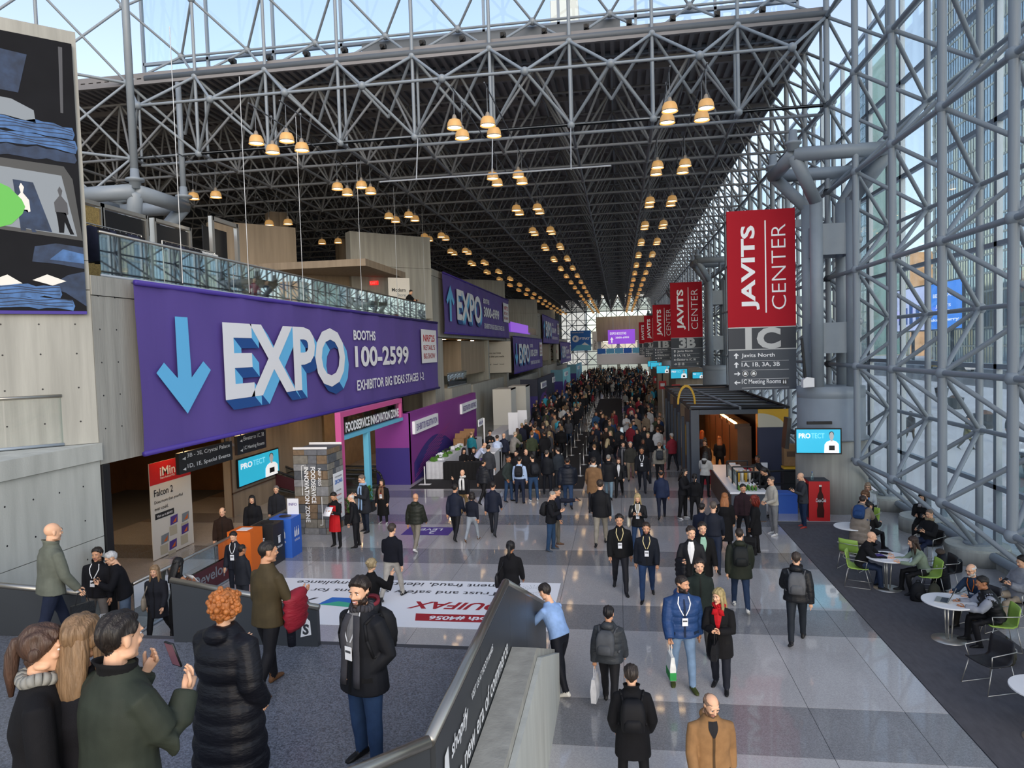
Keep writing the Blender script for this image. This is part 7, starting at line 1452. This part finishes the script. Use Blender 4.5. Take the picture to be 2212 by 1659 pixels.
p(1524, 1072, 978, 155, 'phone', ('jacket', 'a9a9a6'), '141417', ('long', '17120f'), 'woman in off-white jacket with long black hair at the serving counter', fem=1, lod=2, hood=1)
p(1606, 1170, 1048, 4, 'stand', ('jacket', '2c1c22'), '15151a', ('short', '15110f'), 'dark haired man in burgundy jacket facing the camera', lod=1, skin=1)
p(1633, 1197, 1073, -110, 'stand', ('coat', '111114'), '17171a', ('dread', '7a2a1e'), 'woman with red locs in black coat holding a black bag', 'the woman with red locs', fem=1, lod=1, skin=3, ex=('bag:141416:black shopping bag',))
p(1567, 1192, 1068, 168, 'stand', ('long', '121215'), '121215', ('longcurl', '9a6238'), 'woman with long ginger hair in black coat with grey tote', 'the ginger haired woman in black', fem=1, lod=1, ex=('shoulder:3a3c40:grey leather tote',))
p(1543, 1234, 1083, 172, 'walk', ('shirt', '181d2a'), '1c2538', ('crop', '5a5048'), 'man in dark navy shirt walking away beside the ginger hair', lod=1, skin=0)
p(1517, 1215, 1098, 160, 'walk2', ('coat', '1a1f30'), '1a1b22', ('short', '1c1613'), 'person in navy coat half hidden behind the white shirted man', lod=1)
p(1600, 1317, 1142, 176, 'walk', ('parka', '23281f'), '24344e', ('crop', '2b211b'), 'man in dark olive parka with black backpack and jeans', 'the man in olive parka', lod=1, jeans=1, shoes='c9c9c6', w=1.06, ex=('pack:1b1e1f:black',))
p(1722, 1387, 1193, 168, 'walk2', ('puffer', '17191e'), '1c222a', ('crop', '3a302a'), 'man in black puffer with grey backpack walking beside the carpet', 'the man beside the carpet', lod=0, ex=('pack:55575b:grey', 'scarf:131316:.3'), po=dict(aL=(24, 10, 40, 15)))
p(1671, 1155, 1031, -70, 'phone', ('sweater', 'b3aea3'), '77787a', ('crop', '4a3f38'), 'man in cream sweater and grey trousers waiting near the blue bin', lod=1, shoes='c9c9c9', ex=('glasses',), po=dict(hp=0, aL=(10, 10, 60, 40), aR=(10, 10, 60, 40)))
p(1735, 1139, 1023, -78, 'phone', ('suit', '33363c'), '1f2f4a', ('bald', ''), 'bald man in grey blazer on his phone beside the red cooler', 'the bald man in grey blazer', lod=1, jeans=1, shoes='a23a32', ex=('phone',))
for px, py, yt, f, ps, hr, lb in ((1637, 1085, 985, -50, 'stand', ('crop', '17120f'), 'server in black at the back of the counter'), (1646, 1100, 1008, -70, 'bend', ('short', '17120f'), 'server in black bending over the counter'), (1646, 1117, 1048, -75, 'lean', ('pony', '1a1412'), 'woman server in black with ponytail handing over food')):
    q = G(px, py); p(px, py, yt, f, ps, ('shirt', '131316'), '131316', hr, lb, lod=2, skin=3 if 'back' in lb else 1, h=1.66, at=np.array([4.75, q[1], 0]))
# inside the kiosk
for x, y, f, t, c, hr, lb in ((4.2, 31.4, 178, 'suit', '15151a', ('longcurl', '9a5a30'), 'woman with ginger hair in black suit inside the kiosk'), (3.7, 33.6, 150, 'sweater', '30405c', ('longcurl', '8a4a28'), 'woman with red brown hair in blue top inside the kiosk'), (3.45, 30.2, -20, 'puffer', '2c1d16', ('short', '15110f'), 'man in brown jacket at the kiosk flowers'), (3.35, 38.0, 0, 'suit', '1b2233', ('short', '1b1512'), 'man in navy suit deep inside the kiosk')):
    p(0, 0, 0, f, 'stand', (t, c), K, hr, lb, at=np.array([x, y, 0]), h=1.62, lod=2, fem=1 if 'woman' in lb else 0)
# seated by the glass
def seat(x, y, face, pose, top, bot, hair, label, who=None, chair_=None, cl=None, z=0.0, **k):
    k.setdefault('h', 1.62); p(0, 0, 0, face, pose, top, bot, hair, label, who, at=np.array([x, y, 0]), z=z, lod=1, **k)
    if chair_: chair(x+.05*math.sin(face*D2R)*-1, y+.05*math.cos(face*D2R), face, chair_, cl)
seat(5.35, 16.95, 68, 'sitlean', ('jacket', '131317'), '1d2a42', ('bald', ''), 'bald man in black jacket writing at the busy cafe table', None, 'green', 'lime green chair under the bald man')
seat(6.5, 16.45, -92, 'sitlean', ('sweater', '7c8a78'), '131316', ('long', '33241c'), 'woman in sage sweater with long brown hair at the busy cafe table', None, 'green', 'lime green chair under the woman in sage', fem=1)
seat(6.62, 13.7, -98, 'sitlean', ('vest', '14161a'), '15151a', ('short', '17130f'), 'man in black vest with grey sleeves at the laptop table', None, 'green', 'lime green chair under the man in the black vest', sleeves='8b8f9a', skin=2)
seat(6.75, 14.6, -60, 'sitlean', ('sweater', '233247'), '26221e', ('fringe', 'c9c7c2'), 'white haired man in navy sweater with orange lanyard at the laptop table', None, 'cblack', 'black chair under the white haired man', ex=('beard:b9b6b0', 'glasses', 'badge:c86a2a'))
seat(7.55, 18.9, -60, 'sitback', ('jacket', '17171b'), '17203a', ('crop', '6a5e55'), 'man in black jacket leaning back with a phone by the footing', 'the man leaning back', 'cblack', 'dark chair under the man leaning back', ex=('scarf:9a8a70:.45', 'phone'))
seat(8.25, 21.0, -30, 'sit', ('sweater', '121215'), '121215', ('bob', '15110f'), 'woman in black with grey scarf sitting on a round footing', 'the woman on the footing', z=.02, fem=1, ex=('scarf:8a8a90:.4', 'phone'))
seat(6.9, 21.35, -48, 'sit', ('jacket', '151519'), '151519', ('curly', '6a4a30'), 'curly haired woman in black on a lime chair with a paper cup', None, 'green', 'lime green chair under the curly haired woman', fem=1)
seat(7.35, 22.6, -20, 'sit', ('sweater', 'a9b0b4'), '1b2440', ('bob', '8a7560'), 'woman in pale cardigan over blue top sitting against the pillar', 'the woman in pale cardigan', 'cblack', 'black chair against the big pillar', fem=1, ex=('shirt:3f7fc4:.1', 'glasses'))
seat(7.6, 14.9, -78, 'sitback', ('puffer', '7f838c'), '9a8e7e', ('short', '1f1815'), 'person in grey puffer and beige trousers at the right edge', 'the person in grey puffer', 'cblack', 'black chair under the grey puffer at the right edge', ex=('phone',))
seat(6.25, 10.75, -140, 'sit', ('jacket', '121217'), '15151a', ('short', '17130f'), 'dark clothed person at the right edge table', None, 'cblack', 'black chair at the right edge table')
chair(5.72, 12.05, -72, 'cblack', 'empty black chair with wire frame on the carpet', 'chrome'); chair(5.55, 18.2, 140, 'green', 'empty lime green chair behind the bald man')
p(1858, 1203, 1092, 150, 'lean', ('longpuffer', '80756b'), '131316', ('short', '2b1f1a'), 'person in long beige puffer coat bending with a blue backpack', 'the person in beige puffer', lod=1, h=1.6, ex=('pack:23406e:blue',), po=dict(lean=30))
q = G(1898, 1185); p(0, 0, 0, 120, 'sit', ('parka', '1a1a1d'), K, ('short', '1b1513'), 'person in black parka seated behind the beige puffer', at=np.array([6.45, 19.9, 0]), h=1.6, lod=1)
t = tag(empty('briefcase', (7.75, 18.0, 0), .5), 'black briefcase on the floor in front of the round footing', 'briefcase'); MB().loft([np.array([(x*k, y*q, z) for x, y in ((-.22, -.07), (.22, -.07), (.22, .07), (-.22, .07))]) for z, k, q in ((0, .95, .9), (.04, 1, 1), (.26, 1, 1), (.31, .95, .6))]).build('body', cloth('121216', 'leather'), t); MB().path([(-.08, 0, .31), (-.06, 0, .38), (.06, 0, .38), (.08, 0, .31)], .012, 6).build('handle', cloth('121216', 'leather'), t)
for i, (x, y, c, lb) in enumerate(((6.2, 16.0, '15161a', 'black backpack on the floor under the busy cafe table'), (6.5, 15.95, '3a3a2e', 'olive bag on the floor beside the black backpack'), (6.45, 13.0, '3c3c34', 'grey bag under the chair of the man in the black vest'))):
    t = tag(empty('floor_bag', (x, y, 0), i*.7), lb, 'bag'); mb = MB(); mb.loft([np.array([(rx*math.cos(v), ry*math.sin(v), z) for v in np.arange(12)*PI/6]) for z, rx, ry in ((0, .14, .09), (.05, .17, .12), (.2, .16, .115), (.33, .12, .09), (.4, .05, .04))]); mb.build('body', cloth(c, 'suit'), t, True); MB().path([(-.05, 0, .38), (-.03, 0, .45), (.03, 0, .45), (.05, 0, .38)], .01, 6).build('handle', cloth(c, 'suit'), t); mb = MB(); mb.ell((0, -.1, .14), (.1, .04, .09), 0, 10, 6); mb.build('pocket', cloth(c, 'suit'), t, True)
t = tag(empty('draped_coat', (6.95, 16.75, 0), -.3), 'dark padded coat draped over a chair behind the woman in sage', 'coat'); mb = MB(); mb.loft([np.array([(rx*math.cos(v)+.05*z, ry*math.sin(v), z) for v in np.arange(14)*PI/7]) for z, rx, ry in ((.08, .2, .26), (.3, .17, .27), (.5, .13, .27), (.7, .11, .25), (.82, .09, .2), (.86, .05, .12))]); mb.build('body', cloth('14161d', 'down'), t, True); mb = MB(); mb.ell((.0, 0, .86), (.1, .17, .06), 0, 12, 6); mb.build('fur_collar', cloth('4a4038'), t, True); chair(6.98, 16.78, -90, 'cblack', 'black chair hidden under the draped padded coat')
# mezzanine
for px, yt, Y, c, hr, ps, lb in ((545, 582, 25.6, '9b2f42', ('short', '2a1d1a'), 'sit', 'person in red sitting on the mezzanine'), (572, 580, 26.6, '2a3340', ('short', '17130f'), 'sit', 'person in dark jacket sitting next to the red top'), (505, 590, 24.2, '5a6068', ('short', '17130f'), 'sit', 'person in grey sitting nearest the tall frame'), (612, 585, 28.8, '55688a', ('short', '4a3a30'), 'stand', 'person in blue shirt on the mezzanine'), (795, 640, 33.0, '1c1c20', ('short', '5a5048'), 'sit', 'person in black sitting near the white poster'), (775, 632, 32.4, '1a1f26', ('short', '17130f'), 'sit', 'dark figure sitting on the mezzanine between pale armchairs'), (879, 636, 37.2, '121216', ('short', '1a1411'), 'lean', 'man in black leaning on the mezzanine rail')):
    q = PY(px, yt, Y); x = min(q[0], -11.25); p(0, 0, 0, 70, ps, ('jacket', c), K, hr, lb, at=np.array([x, Y, 0]), z=7.42, h=1.62, lod=2)
# registration staff and helpers
for px, py, yt, f, ps, tp, c, hr, lb in ((1020, 1005, 932, 170, 'stand', 'shirt', '1c7180', ('fringe', '8a6a52'), 'helper in teal shirt behind the white skirted table'), (1030, 1030, 950, 100, 'bend', 'shirt', 'b9c2dc', ('bald', ''), 'bald man in pale shirt bending over the giveaway table'), (1003, 1030, 978, 30, 'sit', 'sweater', '101013', ('long', '121010'), 'woman in black crouching behind the black drape'), (1025, 1028, 976, 10, 'sit', 'sweater', '15151a', ('bob', '3a2a20'), 'woman with brown hair sitting behind the black drape'), (1075, 1015, 938, 185, 'lean', 'shirt', 'b9c8e4', ('short', '2b211c'), 'man in pale blue shirt at the counter computer'), (1090, 1010, 932, 170, 'stand', 'suit', '1b2033', ('bald', ''), 'bald man in navy suit at registration'), (1108, 1005, 925, 150, 'lean', 'coat', '8d8a86', ('short', 'b0a08a'), 'woman in pale grey coat leaning over the counter'), (1157, 985, 900, 170, 'stand', 'puffer', 'a85a1c', ('short', '2a1f19'), 'person in orange hooded jacket in the registration crowd'), (1060, 1000, 940, 20, 'phone', 'shirt', '14151a', ('short', '17120f'), 'dark haired staff member behind the counter')):
    p(px, py, yt, f, ps, (tp, c), K, hr, lb, lod=2, h=1.64, fem=1 if 'woman' in lb else 0)
# outside
for i, (x, y, c, lb) in enumerate(((15.5, 41, '2a2a30', 'pedestrian in black on the plaza nearest the pillar'), (17, 38, '6b6a4a', 'pedestrian in olive coat on the plaza'), (20, 40, '2c3038', 'pedestrian in grey coat on the plaza'), (23, 41, '8f8a80', 'pedestrian in beige on the plaza'), (27, 44, '15151a', 'pedestrian in black pushing a trolley on the plaza'))):
    p(0, 0, 0, 60*i, 'walk', ('coat', c), '3a3428', ('short', '2a1f19'), lb, at=np.array([x, y, 0]), h=1.7, lod=2)

# ---- the dense crowd: a dozen figures copied with their own colours
CT = []
for ps, tp, fem, hr in (('stand', 'coat', 0, 'short'), ('walk', 'jacket', 0, 'short'), ('walk2', 'suit', 0, 'crop'), ('phone', 'coat', 1, 'long'), ('stand', 'puffer', 1, 'bob'), ('walk', 'coat', 1, 'long'), ('pockets', 'parka', 0, 'short'), ('stand', 'jacket', 0, 'fringe'), ('walk2', 'coat', 1, 'pony'), ('carry', 'suit', 0, 'short'), ('stand', 'suit', 1, 'long'), ('call', 'coat', 0, 'crop')):
    CT.append(dict(pose=ps, top=(tp, '000000'), fem=fem, hair=(hr, ''), h=1.66, w=.92 if fem else 1.02))
jobs, raws = [], []
for q in PEOPLE:
    r = build_raw(q); v = {0: .0105, 1: .0175, 2: .023}[q['lod']]; jb = dict(mb=r[1], vox=v if q['top'][0] in ('dress', 'vest') else v*1.45, sm=3); jt = dict(mb=r[2], vox=v, sm=4 if q['lod'] else 6); jobs += [jb, jt]; raws.append((q, (r[0], jb, jt, r[3], r[4], r[5])))
tr = []
for q in CT:
    r = build_raw(q); jb = dict(mb=r[1], vox=.03, sm=3); jt = dict(mb=r[2], vox=.033, sm=3); jobs += [jb, jt]; tr.append((q, r, jb, jt))
fuse(jobs)
for q, r in raws: finish(q, r)
tmesh = []
for q, r, jb, jt in tr:
    V, F, M = body_concat(r[0], jb['V'], jb['F'], jb['M'], r[4], q, 1); V = [V]; o = len(V[0]); hm = hair_mesh(q['hair'][0], 1); hv = place(np.array(hm.v), r[0]['hR'], r[0]['head'], r[0]['s'])
    for v, f, m in ((jt['V'], jt['F'], 6), (hv, hm.f, 7)): F = F+[tuple(i+o for i in t) for t in f]; M = M+[m]*len(f); V.append(v); o += len(v)
    tmesh.append(mk('person', np.vstack(V), F, M, [skin(0), cloth(K, 'suit'), cloth('1a1a1c', 'shoe'), MT['wprint'], mat('eye_dark', '241a16'), mat('lip_0', 'b5776c'), cloth(K), hairm('2a201a')]))
TOPC = [K, K, K, K, '121216', '0f0f12', '17181d', '121216', '1a1b20', '14161c', '202226', '1c2030', '1a1f2e', '26282c', '33352f', '2b211c', '3a3c42', '55575c', '6b5a48', '8a7a66', 'a8a6a0', '7a2430', '2a4a6a', '3fa0b8', '3a4230', 'b8b8b8', '203a60']
BOTC = [K, '15171d', '1c2536', '2a3b55', '3a3a3e', '5a5248', '14161c']; HRC = ['1a1412', '241a15', '2f241d', '4a3628', '7a5c3a', '9a8a68', 'a5a29d', '15110f']
CNAME = {'1c2030': 'navy', '1a1f2e': 'navy', '26282c': 'charcoal', '202226': 'charcoal', '33352f': 'dark olive', '2b211c': 'dark brown', '3a3c42': 'dark grey', '55575c': 'grey', '6b5a48': 'brown', '8a7a66': 'tan', 'a8a6a0': 'pale grey', '7a2430': 'maroon', '2a4a6a': 'blue', '3fa0b8': 'turquoise', '3a4230': 'green', 'b8b8b8': 'white', '203a60': 'dark blue'}
HNAME = dict(zip(HRC, ['black', 'dark brown', 'dark brown', 'brown', 'light brown', 'blond', 'grey', 'black']))
taken = [np.array(q['loc'][:2]) for q in PEOPLE]; n = 0
def crowd(x, y, face, label, group, md):
    global n
    g = np.array([x, y])
    if any((g[0]-t[0])**2+(g[1]-t[1])**2 < md*md for t in taken): return
    taken.append(g); ti = rnd.randrange(len(tmesh)); o = obj('person', tmesh[ti], None, (x, y, 0), (0, 0, face*D2R)); sc = rnd.uniform(.94, 1.05); o.scale = (sc, sc, sc); tc, hc = rnd.choice(TOPC), rnd.choice(HRC)
    for i, m in ((0, skin(rnd.choice([0, 0, 1, 1, 2, 3, 4]))), (1, cloth(rnd.choice(BOTC), 'suit')), (6, cloth(tc)), (7, hairm(hc))):
        o.material_slots[i].link = 'OBJECT'; o.material_slots[i].material = m
    f_ = (face+360) % 360; fw = 'back-turned' if 120 < f_ < 240 else ('front-facing' if f_ < 60 or f_ > 300 else 'side-on')
    tag(o, label.format(c=CNAME.get(tc, 'black'), g=CT[ti]['top'][0].replace('suit', 'suit jacket').replace('puffer', 'puffer jacket'), h=HNAME[hc]+(' long' if CT[ti]['hair'][0] in ('long', 'pony') else '')+' hair', f=fw), 'person', group); n += 1
def spray(count, x0, x1, y0, y1, lb, grp, md, faces, ok=lambda x, y: True):
    c0 = n; tries = 0
    while n-c0 < count and tries < count*40:
        tries += 1; x, y = rnd.uniform(x0, x1), rnd.uniform(y0, y1)
        if ok(x, y): crowd(x, y, rnd.choice(faces)+rnd.uniform(-35, 35), lb, grp, md)
lane = lambda x, y: not (-2.45 < x < .35 and 47 < y < 79)
spray(40, -5.4, -2.9, 33, 48, '{f} person in {c} {g} with {h} by purple registration wall', 'people queueing at registration', .55, (180, 180, 150, -150, 0), lambda x, y: not (x < -4.2 and y < 36))
spray(34, -6.6, -2.5, 48, 62, '{f} person in {c} {g} with {h} queueing along navy booth', 'people queueing along the navy booth wall', .55, (180, 160, -160, 20), lane)
spray(26, .5, 2.5, 32, 56, '{f} person in {c} {g} with {h} in kiosk-side aisle', 'people in the aisle beside the kiosk', .8, (0, 180, 0))
spray(26, -1.6, 2.2, 29.5, 46, '{f} person in {c} {g} with {h} in open mid-hall aisle', 'people in the open aisle', .9, (0, 180), lambda x, y: x > -1.5)
spray(56, -6.2, 4.0, 62, 84, '{f} person in {c} {g} with {h} in mid-hall crowd', 'dense crowd half way down the hall', .6, (0, 180, 90, -90), lane)
# the farthest figures, too many and too small to pick apart, as one crowd
cm = MB(); CC = [cloth(K), cloth('26282c'), cloth('1c2030'), cloth('5a5248'), cloth('7a2430'), cloth('2a6a88'), cloth('8a8a86'), skin(0), skin(2), hairm('1a1412'), hairm('7a5c3a')]
low, lj = [], []
for q in CT[:6]:
    r = build_raw(q); jb = dict(mb=r[1], vox=.05, sm=2, dec=.4); jt = dict(mb=r[2], vox=.06, sm=2, dec=.4); lj += [jb, jt]; low.append((jb, jt, r[0]))
fuse(lj); low = [(np.vstack([jb['V'], jt['V']]), jb['F'], [tuple(i+len(jb['V']) for i in f) for f in jt['F']], j_) for jb, jt, j_ in low]
cnt = 0
for _ in range(6000):
    if cnt >= 300: break
    x, y = rnd.uniform(-6.2, 4.6), rnd.uniform(62, 152)
    if not lane(x, y) or any((x-t[0])**2+(y-t[1])**2 < .3 for t in taken): continue
    taken.append(np.array([x, y])); v, fb, ft, jj = rnd.choice(low); a = rnd.uniform(0, 6.28); R = np.array([[math.cos(a), -math.sin(a), 0], [math.sin(a), math.cos(a), 0], [0, 0, 1]])*rnd.uniform(.94, 1.05); P_ = np.array([x, y, 0])
    V_ = v@R.T+P_; tc = rnd.choice([0, 0, 0, 0, 1, 1, 2, 2, 3, 4, 5, 6]); o = len(cm.v); cm.add(V_, fb, rnd.choice([0, 1, 2])); cm.f.extend([tuple(i+o for i in f) for f in ft]); cm.m.extend([tc]*len(ft)); hc = R@jj['head']+P_; cm.ell(hc, (.08, .09, .12), rnd.choice([7, 8]), 7, 5); cm.ell(hc+np.array([0, 0, .03]), (.088, .1, .105), rnd.choice([9, 9, 10]), 7, 5); cnt += 1
tag(cm.build('crowd', CC, None, True), 'mass of tiny distant people filling the far half of the hall', 'crowd', kind='stuff')
